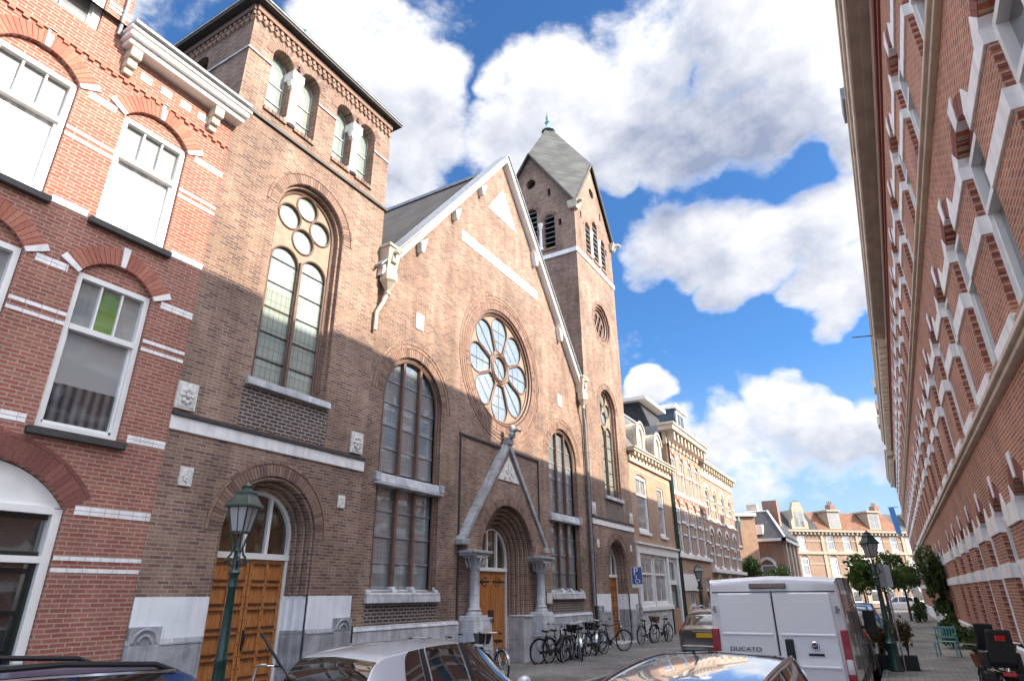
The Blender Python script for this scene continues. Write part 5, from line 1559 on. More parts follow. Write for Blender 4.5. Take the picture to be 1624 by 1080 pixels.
class Loft:
    """car skin: stations along y, each (y, half width, sill z, belt z, roof z, roof half width)"""
    def __init__(s, st, van=False, sub=6):
        s.van = van
        A = [np.array(a, float) for a in st]
        s.rows = np.array(catmull(A, sub)); s.n = len(s.rows); s.sub = sub
    def par(s, f):
        f = max(0, min(s.n - 1, f)); i = min(int(f), s.n - 2); t = f - i
        return s.rows[i] * (1 - t) + s.rows[i + 1] * t
    def sec_raw(s, f):
        y, w_, z0, zb, zr, wr = s.par(f)
        if s.van:
            P = [(w_ * .93, z0), (w_ * .985, z0 + .10), (w_, (z0 + zb) / 2), (w_ * .995, zb), (wr + .035, zr - .12), (wr * .93, zr - .015), (0, zr + .03)]
        else:
            zt = max(zb + .005, zr)
            P = [(w_ * .90, z0), (w_ * .975, z0 + .10), (w_, z0 + (zb - z0) * .55), (w_ * .968, zb), (wr + .02, zb + (zt - zb) * .86), (wr * .86, zb + (zt - zb) * .985), (0, zt + .022)]
        return y, catmull([np.array(p) for p in P], 5)
    def sec(s, f):
        if not hasattr(s, 'tab'):
            s.tab = [s.sec_raw(i) for i in range(s.n)]; s.tab = [(y, np.array(c)) for y, c in s.tab]
        f = max(0., min(s.n - 1.0001, f)); i = int(f); k = f - i
        return s.tab[i][0] * (1 - k) + s.tab[i + 1][0] * k, s.tab[i][1] * (1 - k) + s.tab[i + 1][1] * k
    def pt(s, f, t):                         # t from 0 (sill) to 6 (centre line); beyond 6 the other side
        sg = 1
        if t > 6: t = 12 - t; sg = -1
        f = max(0., min(s.n - 1.0001, f)); i = int(f); k = f - i
        if not hasattr(s, 'tab'): s.sec(0)
        q = max(0., t * 5); j = min(int(q), 29); e = q - j
        (y0, c0), (y1, c1) = s.tab[i], s.tab[i + 1]
        a = c0[j] * (1 - e) + c0[j + 1] * e; b = c1[j] * (1 - e) + c1[j + 1] * e
        p = a * (1 - k) + b * k
        return Vector((sg * p[0], y0 * (1 - k) + y1 * k, p[1]))
    def nrm(s, f, t):
        a = s.pt(f + .05, t) - s.pt(f - .05, t); b = s.pt(f, min(12, t + .05)) - s.pt(f, t - .05)
        n = a.cross(b)
        if n.length < 1e-9: return Vector((0, 0, 1))
        n.normalize(); c = Vector((0, s.pt(f, t).y, .7))
        return n if n.dot(s.pt(f, t) - c) > 0 else -n
    def body(s, mb):
        ts = [i / 5 for i in range(61)]
        vs = []; fs = []
        for i in range(s.n):
            for t in ts: vs.append(tuple(s.pt(i, t)))
        k = len(ts)
        for i in range(s.n - 1):
            for j in range(k - 1): fs.append((i * k + j, i * k + j + 1, (i + 1) * k + j + 1, (i + 1) * k + j))
        fs.append(tuple(range(k))); fs.append(tuple((s.n - 1) * k + j for j in range(k))[::-1])
        return mb.add(vs, fs)
    def patch(s, mb, fb0, fb1, ft0, ft1, t0, t1, off=.006, na=10, nb=7, mirror=False):
        vs = []; fs = []
        for j in range(nb + 1):
            v = j / nb; t = t0 + (t1 - t0) * v
            for i in range(na + 1):
                u = i / na
                f = (fb0 + (fb1 - fb0) * u) * (1 - v) + (ft0 + (ft1 - ft0) * u) * v
                p = s.pt(f, t) + s.nrm(f, t) * off
                if mirror: p.x = -p.x
                vs.append(tuple(p))
        for j in range(nb):
            for i in range(na): fs.append((j * (na + 1) + i, j * (na + 1) + i + 1, (j + 1) * (na + 1) + i + 1, (j + 1) * (na + 1) + i))
        return mb.add(vs, fs)
    def fy(s, y):                            # station index for a given y (rows run rear to front)
        return float(np.interp(y, s.rows[:, 0], np.arange(s.n)))
    def line(s, mb, pts, r=.008, off=.004, mirror=False):
        q = []
        for f, t in pts:
            p = s.pt(f, t) + s.nrm(f, t) * off
            if mirror: p.x = -p.x
            q.append(tuple(p))
        return mb.tube(q, r, 5)

def wheel(parent, x, y, r=.30, wd=.20):
    sx = 1 if x > 0 else -1
    o = MB(TI).lathe((0, 0, 0), [(r * .66, -wd / 2), (r * .92, -wd / 2), (r, -wd * .36), (r, wd * .36), (r * .92, wd / 2), (r * .66, wd / 2)], 28, axis='x').build('wheel', TYRE, parent, (x, y, r), smooth=True)
    Rm = MB(TI); Rm.lathe((0, 0, 0), [(r * .66, -wd * .45), (r * .66, wd * .45), (r * .60, wd * .40), (r * .56, wd * .15), (0.04, wd * .15)], 28, axis='x')
    for k in range(5):
        a = 2 * PI * k / 5
        Rm.tube([(sx * wd * .30 if sx > 0 else wd * .30, .05 * math.cos(a), .05 * math.sin(a)), (wd * .36, r * .6 * math.cos(a), r * .6 * math.sin(a))], [.045, .03], 6)
    m_ = Rm.build('rim', RIMM, o, smooth=True)
    if sx < 0: m_.rotation_euler = (0, 0, PI)
    A = MB(TI); A.lathe((x - sx * .02, y, r), [(r * 1.18, -.01 if sx > 0 else .01), (r * .5, -.01 if sx > 0 else .01)], 28, axis='x')
    return o

def make_car(name, label, L, col, loc, rz=0., wins=(), opts=None, wx=.78, wy=1.25, wr=.30, cat='car', group=None):
    o = opts or {}
    t = thing(name, label, cat, loc, rz, group)
    B = MB(TI); L.body(B); body = B.build('body', col, t, smooth=True, angle=50)
    for n_, (fb0, fb1, ft0, ft1, t0, t1) in wins:
        for mir in ((False, True) if n_ == 'side_window' else (False,)):
            G = MB(TI); L.patch(G, L.fy(fb0), L.fy(fb1), L.fy(ft0), L.fy(ft1), t0, t1, mirror=mir)
            G.build(n_, GLCAR, t, smooth=True, angle=0)
    for x in (-1, 1):
        for y in (wy, -wy): wheel(t, x * wx, y + o.get('wo', 0), wr)
        for y in (wy, -wy):
            A = MB(TI); A.lathe((x * (wx + .075), y + o.get('wo', 0), wr), [(wr * 1.16, -.012), (wr * 1.16, .012), (wr * .9, .012)], 24, axis='x')
            A.build('wheel_arch', TRIM, t, smooth=True)
    return t

RZ_ = RD
# silver hatchback beside the church door
Lj = Loft([(-1.90, .70, .42, .72, .78, .60), (-1.93, .80, .30, .84, .92, .66), (-1.86, .83, .26, .92, 1.05, .645), (-1.60, .84, .24, .955, 1.41, .575), (-1.15, .845, .22, .95, 1.495, .575), (-.35, .845, .2, .93, 1.53, .585),
           (.35, .845, .2, .905, 1.47, .565), (1.12, .84, .2, .885, 1.02, .60), (1.62, .81, .22, .80, .86, .60), (1.88, .73, .3, .62, .68, .52), (1.93, .66, .36, .5, .56, .46)])
SILV = paint('silver_paint', (.58, .61, .67), .25, .35)
cj = make_car('silver_hatchback', 'small silver hatchback parked before the church, rear wiper raised', Lj, SILV, (-5.30, 6.92, RZ_), 0,
              [('side_window', (-1.28, -.94, -1.06, -.88, 3.30, 4.42)), ('side_window', (-.80, -.08, -.76, -.12, 3.20, 4.44)), ('side_window', (.06, .96, .02, .40, 3.18, 4.42)),
               ('windscreen', (1.05, 1.05, .42, .42, 4.5, 7.5))], wx=.76, wy=1.22, wr=.29)
G = MB(TI); L = Lj
vs = []
f0, f1 = L.fy(-1.86), L.fy(-1.60)
L.patch(G, f0 + .6, f1 + .6, f0 + .6, f1 + .6, 4.5, 7.5, off=.008); G.build('rear_window', GLCAR, cj, smooth=True, angle=0)
for mir in (False, True):
    P = MB(TI); L.patch(P, L.fy(-.93), L.fy(-.83), L.fy(-.87), L.fy(-.79), 3.24, 4.42, .008, 4, 6, mir); L.patch(P, L.fy(-.04), L.fy(.05), L.fy(-.10), L.fy(.02), 3.20, 4.44, .008, 4, 6, mir)
    P.build('window_pillar', TRIM, cj, smooth=True)
    P = MB(TI); L.patch(P, L.fy(-1.88), L.fy(-1.76), L.fy(-1.84), L.fy(-1.70), 2.5, 3.35, .012, 5, 8, mir); P.build('tail_light', REDL, cj, smooth=True)
    M_ = MB(TI); s = -1 if mir else 1
    M_.lathe((s * .96, .92, 1.0), [(0, -.10), (.07, -.08), (.09, 0), (.07, .06), (0, .09)], 12, axis='x'); M_.tube([(s * .82, .95, .94), (s * .92, .93, .97)], .03, 6)
    M_.build('wing_mirror', SILV, cj, smooth=True, angle=0)
    H = MB(TI); 
    for y in (-.62, .25): H.cut().tube([tuple(L.pt(L.fy(y - .08), 2.86) * 1 + Vector((0.02, 0, 0)))if s > 0 else (-(L.pt(L.fy(y - .08), 2.86).x + .02), L.pt(L.fy(y - .08), 2.86).y, L.pt(L.fy(y - .08), 2.86).z), tuple(L.pt(L.fy(y + .08), 2.86) + Vector((.02, 0, 0))) if s > 0 else (-(L.pt(L.fy(y + .08), 2.86).x + .02), L.pt(L.fy(y + .08), 2.86).y, L.pt(L.fy(y + .08), 2.86).z)], .016, 6)
    H.build('door_handle', SILV, cj, smooth=True)
    D = MB(TI); L.line(D, [(L.fy(-.02), t / 4) for t in range(2, 13)], .005, .001, mir); L.line(D, [(L.fy(-.86), t / 4) for t in range(5, 13)], .005, .001, mir); D.build('door_gap', TRIM, cj)
    P = MB(TI); L.patch(P, L.fy(1.55), L.fy(1.86), L.fy(1.50), L.fy(1.80), 2.7, 3.9, .008, 5, 5, mir); P.build('headlight', CLEARL, cj, smooth=True)
Wp = MB(TI); Wp.tube([(-.05, -1.80, 1.08), (-.22, -2.02, 1.28), (-.52, -2.12, 1.62)], [.014, .012, .008], 6); Wp.tube([(-.32, -2.05, 1.38), (-.60, -2.14, 1.70)], .016, 5); Wp.build('rear_wiper', TRIM, cj)
P = MB(TI).box(-.26, .26, -1.955, -1.94, .62, .73).build('number_plate', PLATE, cj)

cj.scale = (.97, .97, .985)
# dark blue estate at the very left, only its roof in view
Le = Loft([(-2.25, .70, .40, .66, .72, .58), (-2.30, .84, .30, .84, .92, .68), (-2.22, .87, .26, .93, 1.0, .64), (-1.85, .88, .24, .96, 1.36, .59), (-1.3, .885, .22, .96, 1.43, .60), (-.2, .885, .2, .94, 1.46, .61),
           (.45, .885, .2, .92, 1.41, .59), (1.2, .88, .2, .90, 1.0, .64), (1.9, .85, .22, .80, .86, .62), (2.22, .76, .3, .62, .68, .54), (2.28, .68, .36, .5, .56, .46)])
NAVY = mat('navy_paint', (.012, .03, .10), .3, coat=.35, spec=.4)
ce = make_car('blue_estate_car', 'dark blue estate car with black roof rails and chrome window trim before the red house', Le, NAVY, (-5.55, 1.62, RZ_), PI,
              [('side_window', (-1.75, -1.02, -1.55, -.98, 3.2, 4.25)), ('side_window', (-.95, -.02, -.92, -.04, 3.16, 4.26)), ('side_window', (.06, 1.02, .02, .46, 3.14, 4.24)), ('windscreen', (1.15, 1.15, .5, .5, 4.5, 7.5)), ('rear_window', (-2.2, -2.2, -1.9, -1.9, 4.5, 7.5))], wx=.80, wy=1.35, wr=.32)
for s in (-1, 1):
    Rl = MB(TI); Rl.tube([(s * .56, -1.75, 1.37), (s * .55, -1.55, 1.44), (s * .55, -.9, 1.488), (s * .55, -.1, 1.492), (s * .55, .3, 1.465), (s * .55, .45, 1.42)], .02, 6); Rl.build('roof_rail', TRIM, ce, smooth=True)
    C = MB(TI); Le.line(C, [(Le.fy(y), 4.30) for y in (-1.7, -1.3, -.8, -.3, .2, .5)] + [(Le.fy(.8), 3.9), (Le.fy(1.05), 3.3)], .012, .006, s < 0); C.build('window_trim', CHROME, ce, smooth=True)

ce.scale = (1., 1., 1.085)
# silver car just in front of the camera
Ls = Loft([(-2.12, .70, .40, .68, .74, .60), (-2.17, .84, .30, .86, .95, .68), (-2.08, .87, .26, .95, 1.05, .64), (-1.78, .88, .24, .98, 1.33, .60), (-1.2, .885, .22, .97, 1.42, .62), (-.2, .885, .2, .95, 1.46, .63),
           (.32, .885, .2, .93, 1.40, .61), (1.15, .88, .2, .91, 1.0, .66), (1.8, .85, .22, .82, .88, .64), (2.1, .76, .3, .64, .70, .56), (2.16, .68, .36, .5, .56, .46)])
SILB = paint('silver_blue_paint', (.50, .55, .63), .55, .07)
cs = make_car('silver_car', 'silver car with glossy roof reflecting houses and sky, parked behind the white van', Ls, SILB, (-1.66, 6.35, RZ_), 0,
              [('side_window', (-1.55, -.85, -1.35, -.82, 3.2, 4.25)), ('side_window', (-.78, .08, -.74, .06, 3.16, 4.26)), ('side_window', (.16, 1.0, .12, .40, 3.14, 4.24)), ('windscreen', (1.1, 1.1, .42, .42, 4.5, 7.5)), ('rear_window', (-2.06, -2.06, -1.80, -1.80, 4.5, 7.5))], wx=.80, wy=1.3, wr=.31)
G = MB(TI); Ls.patch(G, Ls.fy(-.15), Ls.fy(.30), Ls.fy(-.15), Ls.fy(.30), 4.75, 7.25, .004, 10, 14); G.build('glass_roof_panel', GLCAR, cs, smooth=True, angle=0)
for s in (-1, 1):
    Rl = MB(TI); Ls.line(Rl, [(Ls.fy(y), 4.62) for y in np.linspace(-1.7, .42, 14)], .011, .010, s < 0); Rl.build('roof_rail', CHROME, cs, smooth=True)
    C = MB(TI); Ls.line(C, [(Ls.fy(y), 4.31) for y in np.linspace(-1.5, .45, 12)] + [(Ls.fy(.75), 3.9), (Ls.fy(1.05), 3.3)], .011, .006, s < 0); C.build('window_trim', CHROME, cs, smooth=True)
    M_ = MB(TI); M_.lathe((s * 1.0, .95, 1.0), [(0, -.11), (.07, -.08), (.09, 0), (.07, .06), (0, .09)], 12, axis='x'); M_.build('wing_mirror', SILB, cs, smooth=True, angle=0)

cs.scale = (.92, 1., 1.035); cs.location.x = -1.47
# taupe people carrier further down on the left
Lm = Loft([(-2.02, .74, .40, .74, .80, .62), (-2.08, .84, .28, .90, .98, .68), (-2.02, .87, .26, .98, 1.10, .66), (-1.72, .88, .24, 1.0, 1.50, .60), (-1.2, .885, .22, 1.0, 1.60, .61), (-.2, .885, .2, .98, 1.63, .62),
           (.55, .885, .2, .96, 1.52, .60), (1.4, .88, .2, .93, 1.06, .64), (1.85, .84, .22, .82, .88, .62), (2.1, .74, .3, .62, .68, .54), (2.15, .66, .36, .5, .56, .46)])
TAUPE = paint('taupe_paint', (.19, .17, .155), .5, .3)
cm = make_car('people_carrier', 'taupe people carrier with yellow rear plate and roof rails past the parking sign', Lm, TAUPE, (-5.42, 23.3, RZ_), 0,
              [('side_window', (-1.5, -.9, -1.35, -.88, 3.2, 4.25)), ('side_window', (-.8, .08, -.78, .06, 3.16, 4.26)), ('side_window', (.18, 1.2, .12, .6, 3.14, 4.24)), ('windscreen', (1.35, 1.35, .65, .65, 4.5, 7.5))], wx=.79, wy=1.3, wr=.32)
f0, f1 = Lm.fy(-2.02), Lm.fy(-1.72)
G = MB(TI); Lm.patch(G, f0 + .8, f1 + .6, f0 + .8, f1 + .6, 4.25, 7.75, off=.008); G.build('rear_window', GLCAR, cm, smooth=True, angle=0)
for mir in (False, True):
    P = MB(TI); Lm.patch(P, Lm.fy(-2.05), Lm.fy(-1.92), Lm.fy(-2.0), Lm.fy(-1.84), 2.7, 3.9, .012, 5, 8, mir); P.build('tail_light', REDL, cm, smooth=True)
    s = -1 if mir else 1
    Rl = MB(TI); Rl.tube([(s * .57, -1.6, 1.57), (s * .56, -1.3, 1.67), (s * .56, 0, 1.70), (s * .56, .4, 1.62)], .022, 6); Rl.build('roof_rail', CHROME, cm, smooth=True)
MB(TI).box(-.30, .30, -2.10, -2.075, .78, .92).build('number_plate', PLATE, cm, bevel=.01)
MB(TI).box(-.42, .42, -2.10, -2.06, .95, .985).build('tailgate_strip', CHROME, cm)
MB(TI).box(-.78, .78, -2.11, -2.0, .50, .56).build('bumper_strip', CHROME, cm, bevel=.02)
MB(TI).box(-.80, .80, -2.09, -1.9, .20, .42).build('bumper', TRIM, cm, bevel=.03)

cm.scale = (.97, 1., .965)
# white van
Lv_ = Loft([(-2.70, .985, .42, 1.15, 2.17, .90), (-2.66, 1.01, .36, 1.15, 2.22, .93), (-2.45, 1.02, .34, 1.15, 2.25, .94), (-1.2, 1.025, .34, 1.15, 2.27, .94), (.6, 1.025, .34, 1.15, 2.27, .93), (1.25, 1.02, .34, 1.15, 2.20, .90),
            (1.75, 1.0, .34, 1.15, 1.75, .84), (2.1, .98, .36, 1.05, 1.28, .80), (2.45, .94, .38, .95, 1.06, .76), (2.66, .86, .42, .8, .86, .66), (2.70, .8, .46, .7, .76, .6)], van=True)
VANW = paint('van_white_paint', (.86, .86, .865), 0., .24)
VX, VY = -1.765, 14.0
cv = make_car('white_van', 'white panel van with closed rear doors and red tail lights parked by the pavement', Lv_, VANW, (VX, VY, RZ_), 0, [('side_window', (.95, 1.75, 1.0, 1.45, 3.2, 4.1)), ('windscreen', (2.0, 2.0, 1.4, 1.4, 4.4, 7.6))], wx=.90, wy=1.62, wr=.34, cat='van')
yb = -2.705
for s in (-1, 1):
    D = MB(TI); a0, a1 = sorted((s * .010, s * .905))
    loop = [(a0 + (.0 if s > 0 else .03), .50), (a1 - (.03 if s > 0 else 0), .50), (a1 - (0 if s < 0 else .06), 2.02), (a0 + (.06 if s < 0 else 0), 2.02)]
    D.hexa([(x, yb + .02, z) for x, z in loop], [(x, yb - .022, z) for x, z in loop])
    d = D.build('rear_door', VANW, cv, bevel=.02, bseg=3)
    D = MB(TI); b0, b1 = sorted((s * .09, s * .80)); loop = [(b0, 1.46), (b1, 1.46), (b1 - (.03 if s > 0 else 0), 1.90), (b0 + (.03 if s < 0 else 0), 1.90)]
    D.hexa([(x, yb - .012, z) for x, z in loop], [(x, yb - .0232, z) for x, z in loop]); D.build('door_panel', VANW, d, bevel=.02, bseg=3)
    D = MB(TI); D.box(b0 - .03, b1 + .03, yb - .034, yb - .015, 1.40, 1.435); D.box(b0 - .03, b1 + .03, yb - .034, yb - .015, .96, 1.0); D.build('door_crease', VANW, d, bevel=.014, bseg=3)
    T = MB(TI); x0, x1 = sorted((s * .895, s * 1.012))
    T.hexa([(x0, yb - .03, .78), (x1, yb - .03, .78), (x1, yb + .22, .78), (x0, yb + .22, .78)], [(x0 - s * .0, yb - .02, 1.50), (x1 - s * .01, yb - .02, 1.50), (x1 - s * .01, yb + .16, 1.50), (x0, yb + .16, 1.50)])
    tl = T.build('tail_light', REDL, cv, bevel=.02, bseg=3)
    T = MB(TI); T.box(x0 + .012, x1 - .010, yb - .036, yb, .90, 1.10); T.build('reversing_light', CLEARL, tl, bevel=.012)
    for z in (.66, 1.78):
        Hn = MB(TI); Hn.tube([(s * .91, yb - .05, z - .05), (s * .91, yb - .05, z + .05)], .022, 8); Hn.tube([(s * .91, yb - .05, z), (s * .95, yb - .02, z)], .018, 6); Hn.build('door_hinge', LEAD, cv, smooth=True)
    W_ = MB(TI)
    x0, x1 = sorted((s * 1.03, s * 1.05)); W_.box(x0, x1, -2.2, 1.0, .62, .74); W_.build('side_moulding', TRIM, cv, bevel=.008)
    M_ = MB(TI); x0, x1 = sorted((s * 1.05, s * 1.27)); M_.box(x0, x1, 1.42, 1.56, 1.25, 1.68); M_.tube([(s * .98, 1.5, 1.35), (s * 1.15, 1.5, 1.4)], .03, 6); M_.build('wing_mirror', TRIM, cv, bevel=.04, bseg=3)
    Gp = MB(TI)
    for y in (-1.05, .62):
        q = [tuple(Lv_.pt(Lv_.fy(y), t / 3) + Vector((.001, 0, 0))) for t in range(2, 14)]
        Gp.tube([(x * s, y_, z_) for x, y_, z_ in q], .006, 5)
    Gp.build('door_gap', TRIM, cv)
Gp = MB(TI); Gp.box(-.008, .008, yb - .012, yb + .01, .46, 2.05); Gp.box(-.93, .93, yb - .004, yb + .01, 2.03, 2.045); Gp.build('door_gap', TRIM, cv)
MB(TI).box(-.32, .24, yb - .045, yb + .05, 2.085, 2.165).build('high_brake_light', mat('smoked_red_lamp', (.09, .008, .012), .15, coat=1.), cv, bevel=.012)
Hd = MB(TI); Hd.box(.10, .225, yb - .055, yb - .01, 1.06, 1.36); Hd.build('rear_door_handle', TRIM, cv, bevel=.03, bseg=3)
Em = MB(TI); Em.lathe((.52, yb - .045, 1.27), [(.055, 0), (.062, .006), (.062, .018)], 20, axis='y')
em = Em.build('emblem', CHROME, cv, smooth=True); MB(TI).lathe((.52, yb - .048, 1.27), [(0, 0), (.046, .001), (.046, .006)], 18, axis='y').build('emblem_field', mat('dark_red_enamel', (.10, .01, .015), .3), em)
MB(TI).box(.41, .63, yb - .034, yb - .02, 1.135, 1.168).build('model_badge', TRIM, cv)
MB(TI).box(-.98, .98, yb - .06, yb + .15, .36, .50).build('rear_bumper', TRIM, cv, bevel=.03)
MB(TI).box(-.26, .26, yb - .068, yb - .055, .40, .49).build('number_plate', PLATE, cv)
def text(s, size, m_, parent, loc, rot, ext=.003, sx=1.):
    cu = bpy.data.curves.new('lettering', 'FONT'); cu.body = s; cu.size = size; cu.extrude = ext; cu.align_x = 'CENTER'; cu.align_y = 'CENTER'
    ob = bpy.data.objects.new('lettering', cu); COL.objects.link(ob)
    dg = bpy.context.evaluated_depsgraph_get(); me = bpy.data.meshes.new_from_object(ob.evaluated_get(dg))
    bpy.data.objects.remove(ob)
    o = bpy.data.objects.new('lettering', me); COL.objects.link(o); me.materials.clear(); me.materials.append(m_)
    o.parent = parent; o.location = loc; o.rotation_euler = rot; o.scale = (sx, 1, 1)
    return o
text('DUCATO', .085, TRIM, cv, (-.50, yb - .036, 1.20), (PI / 2, 0, 0), .003, 1.35)
text('FIAT', .035, CHROME, em, (.52, yb - .052, 1.27), (PI / 2, 0, 0), .002)

# distant cars
BLUEC = paint('light_blue_paint', (.06, .20, .45), .3, .3); BLK = paint('black_paint', (.010, .010, .012), 0., .25); WHC = paint('white_car_paint', (.62, .63, .65), 0, .3)
def simple_car(name, label, col, x, y, rz=0.):
    w4 = [('side_window', (-1.36, -.86, -1.22, -.82, 3.22, 4.22)), ('side_window', (-.78, -.02, -.76, -.06, 3.16, 4.24)), ('side_window', (.06, .98, .02, .42, 3.14, 4.22)), ('windscreen', (1.05, 1.05, .42, .42, 4.5, 7.5)), ('rear_window', (-1.84, -1.84, -1.62, -1.62, 4.5, 7.5))]
    t = make_car(name, label, Lj, col, (x, y, RZ_), rz, w4, wx=.76, wy=1.22, wr=.29)
    for s in (False, True):
        P = MB(TI); Lj.patch(P, Lj.fy(-1.87), Lj.fy(-1.74), Lj.fy(-1.78), Lj.fy(-1.58), 2.9, 4.2, .012, 5, 8, s); P.build('tail_light', REDL, t, smooth=True)
    return t
simple_car('black_hatchback', 'black hatchback parked directly in front of the white van', BLK, -1.62, 20.6)
simple_car('blue_hatchback', 'light blue car parked beyond the green street lantern', BLUEC, -1.75, 36.5)
simple_car('dark_hatchback', 'dark car parked in line between black and light blue cars', paint('dark_grey_paint', (.03, .035, .045), .4, .3), -1.7, 29.0)
simple_car('white_hatchback', 'white car crossing the far end of the pavement', WHC, -.1, 84., PI / 2)
simple_car('red_hatchback', 'dark red car parked past the taupe people carrier', paint('dark_red_paint', (.14, .02, .02), .3, .3), -5.6, 34.0)

# ------------------------------------------------------------------ street lanterns
LGLASS = mat('frosted_lantern_glass', (.40, .40, .42), .25, coat=.5)
def lantern(label, x, y, H=3.42, group='green street lanterns', rz=0.):
    t = thing('street_lantern', label, 'street lamp', (x, y, 0), rz, group)
    P = MB(TI)
    P.lathe((0, 0, 0), [(.17, 0), (.17, .08), (.14, .12), (.13, .62), (.15, .66), (.11, .72), (.085, .80), (.078, 1.15), (.088, 1.18), (.072, 1.22), (.052, 2.05), (.07, 2.08), (.058, 2.12), (.06, 2.22), (.085, 2.26), (.05, 2.31), (.042, 2.52), (.06, 2.55), (.03, 2.60), (.03, 2.72)], 14)
    P.build('pole', DGREEN, t, smooth=True, angle=40)
    O = MB(TI)
    for k in range(4):
        a = PI / 4 + k * PI / 2; c, s = math.cos(a), math.sin(a)
        O.tube([(.04 * c, .04 * s, 2.34), (.10 * c, .10 * s, 2.37), (.11 * c, .11 * s, 2.46), (.08 * c, .08 * s, 2.50), (.06 * c, .06 * s, 2.58), (.09 * c, .09 * s, 2.70), (.12 * c, .12 * s, 2.79)], [.018, .02, .018, .016, .014, .014, .012], 6)
        O.lathe((.14 * c, .14 * s, 2.41), [(0, -.03), (.03, 0), (0, .03)], 6)
    O.build('lantern_bracket', DGREEN, t, smooth=True)
    b, u, z0, z1 = .092, .15, 2.80, 3.14
    F = MB(TI)
    for sx in (-1, 1):
        for sy in (-1, 1): F.tube([(sx * b, sy * b, z0), (sx * u, sy * u, z1)], .013, 5)
    for z, r in ((z0, b), (z1, u)):
        q = [(-r, -r, z), (r, -r, z), (r, r, z), (-r, r, z)]; F.tube(q, .016, 5, closed=True)
    for k in range(4):
        a = k * PI / 2; c, s = math.cos(a), math.sin(a); F.tube([(b * c, b * s, z0), (u * c, u * s, z1)], .006, 4)
    F.box(-b, b, -b, b, z0 - .02, z0 - .005)
    F.build('lantern_frame', DGREEN, t)
    for k in range(4):
        G = MB(TI); e = .006
        q = [(-b + e, -b + e), (b - e, -b + e)], [(u - e, -u + e), (-u + e, -u + e)]
        pts = [(q[0][0][0], q[0][0][1], z0), (q[0][1][0], q[0][1][1], z0), (q[1][0][0], q[1][0][1], z1), (q[1][1][0], q[1][1][1], z1)]
        a = k * PI / 2; c, s = math.cos(a), math.sin(a)
        G.add([(px * c - py * s, px * s + py * c, pz) for px, py, pz in pts], [(0, 1, 2, 3)])
        G.build('lantern_pane', LGLASS, t, recalc=False)
    Rf = MB(TI); rt = math.sqrt(2)
    Rf.lathe((0, 0, 0), [(.192 * rt, z1 - .01), (.195 * rt, z1 + .02), (.17 * rt, z1 + .05), (.115 * rt, z1 + .155), (.11 * rt, z1 + .19), (.118 * rt, z1 + .20), (.085 * rt, z1 + .235)], 4, rot=.5)
    Rf.lathe((0, 0, 0), [(.10, z1 + .225), (.075, z1 + .25), (.075, z1 + .285), (.09, z1 + .29), (.04, z1 + .32), (.02, z1 + .345), (0, z1 + .36)], 12)
    Rf.build('lantern_roof', DGREEN, t, bevel=.006, bseg=1)
    sc = H / 3.5; t.scale = (sc, sc, sc)
    return t
lA = lantern('green street lantern in front of the tower door of the church', -7.75, 5.80, 3.44, rz=R(20))
def place_lantern(x, y, lb, rz, s=None):
    o = dup(lA); put(o, x, y, 0, rz, lb); 
    if s: o.scale = (s, s, s)
    return o
place_lantern(-.42, 20.5, 'green street lantern with white sign on its pole by the black planters', R(35), 1.0)
place_lantern(-7.0, 27.4, 'small distant green lantern behind the people carrier', R(30), .88)
# signs
sg = thing('parking_sign', 'blue parking sign with white P and wheelchair symbol on a thin grey pole', 'sign', (-8.92, 25.3, 0), R(14))
MB(TI).tube([(0, 0, 0), (0, 0, 2.95)], .027, 10).build('pole', mat('galvanised_steel', (.42, .43, .45), .45, metal=.7), sg, smooth=True)
SBL = mat('sign_blue', (.008, .055, .30), .4, coat=.4); SWH = mat('sign_white', (.80, .80, .80), .5)
B = MB(TI).box(-.215, .215, -.045, -.03, 2.26, 2.92); bd = B.build('sign_board', SBL, sg, bevel=.005, bseg=1)
B = MB(TI); 
for a0, a1, c0, c1 in ((-.215, .215, 2.905, 2.92), (-.215, .215, 2.26, 2.275), (-.215, -.2, 2.275, 2.905), (.2, .215, 2.275, 2.905)): B.box(a0, a1, -.048, -.046, c0, c1)
B.build('sign_border', SWH, bd)
text('P', .38, SWH, bd, (-.04, -.047, 2.745), (PI / 2, 0, 0), .002)
Wc = MB(TI)
Wc.tube([(.015 + .085 * math.cos(a), -.05, 2.40 + .085 * math.sin(a)) for a in np.linspace(R(150), R(390), 14)], .012, 5)
Wc.tube([(-.03, -.05, 2.56), (-.025, -.05, 2.45), (.06, -.05, 2.45), (.10, -.05, 2.36), (.13, -.05, 2.37)], .014, 5); Wc.lathe((-.03, -.05, 2.595), [(.026, 0), (.026, .004)], 12, axis='y')
Wc.build('wheelchair_symbol', SWH, bd)
MB(TI).box(-.215, .215, -.045, -.03, 2.14, 2.245).build('sub_plate', SWH, sg, bevel=.004, bseg=1)
sg = thing('street_sign', 'small white sign board on a thin pole beside the lantern and planters', 'sign', (-.22, 20.75, 0), R(25))
MB(TI).tube([(0, 0, 0), (0, 0, 2.62)], .024, 8).build('pole', MATS['galvanised_steel'], sg, smooth=True)
MB(TI).box(-.19, .19, .03, .042, 2.02, 2.58).build('sign_board', mat('sign_back_grey', (.55, .57, .60), .5), sg, bevel=.02)
MB(TI).box(-.26, -.20, -.0, .05, 2.0, 2.62).build('sign_side', SBL, sg)
nb = thing('notice_board', 'small white notice board on the church wall beside the portal column', 'notice board', (LEFTX, 0, 0), PI / 2)
MB().box(19.98, 20.42, -.1, .02, 1.62, 2.0).build('board_frame', MATS['grey_bluestone'] if 'grey_bluestone' in MATS else GSTONE, nb)
MB().box(20.01, 20.39, .02, .026, 1.65, 1.97).build('board_face', mat('poster_paper', (.72, .66, .62), .7, noise=.15, nscale=12), nb)
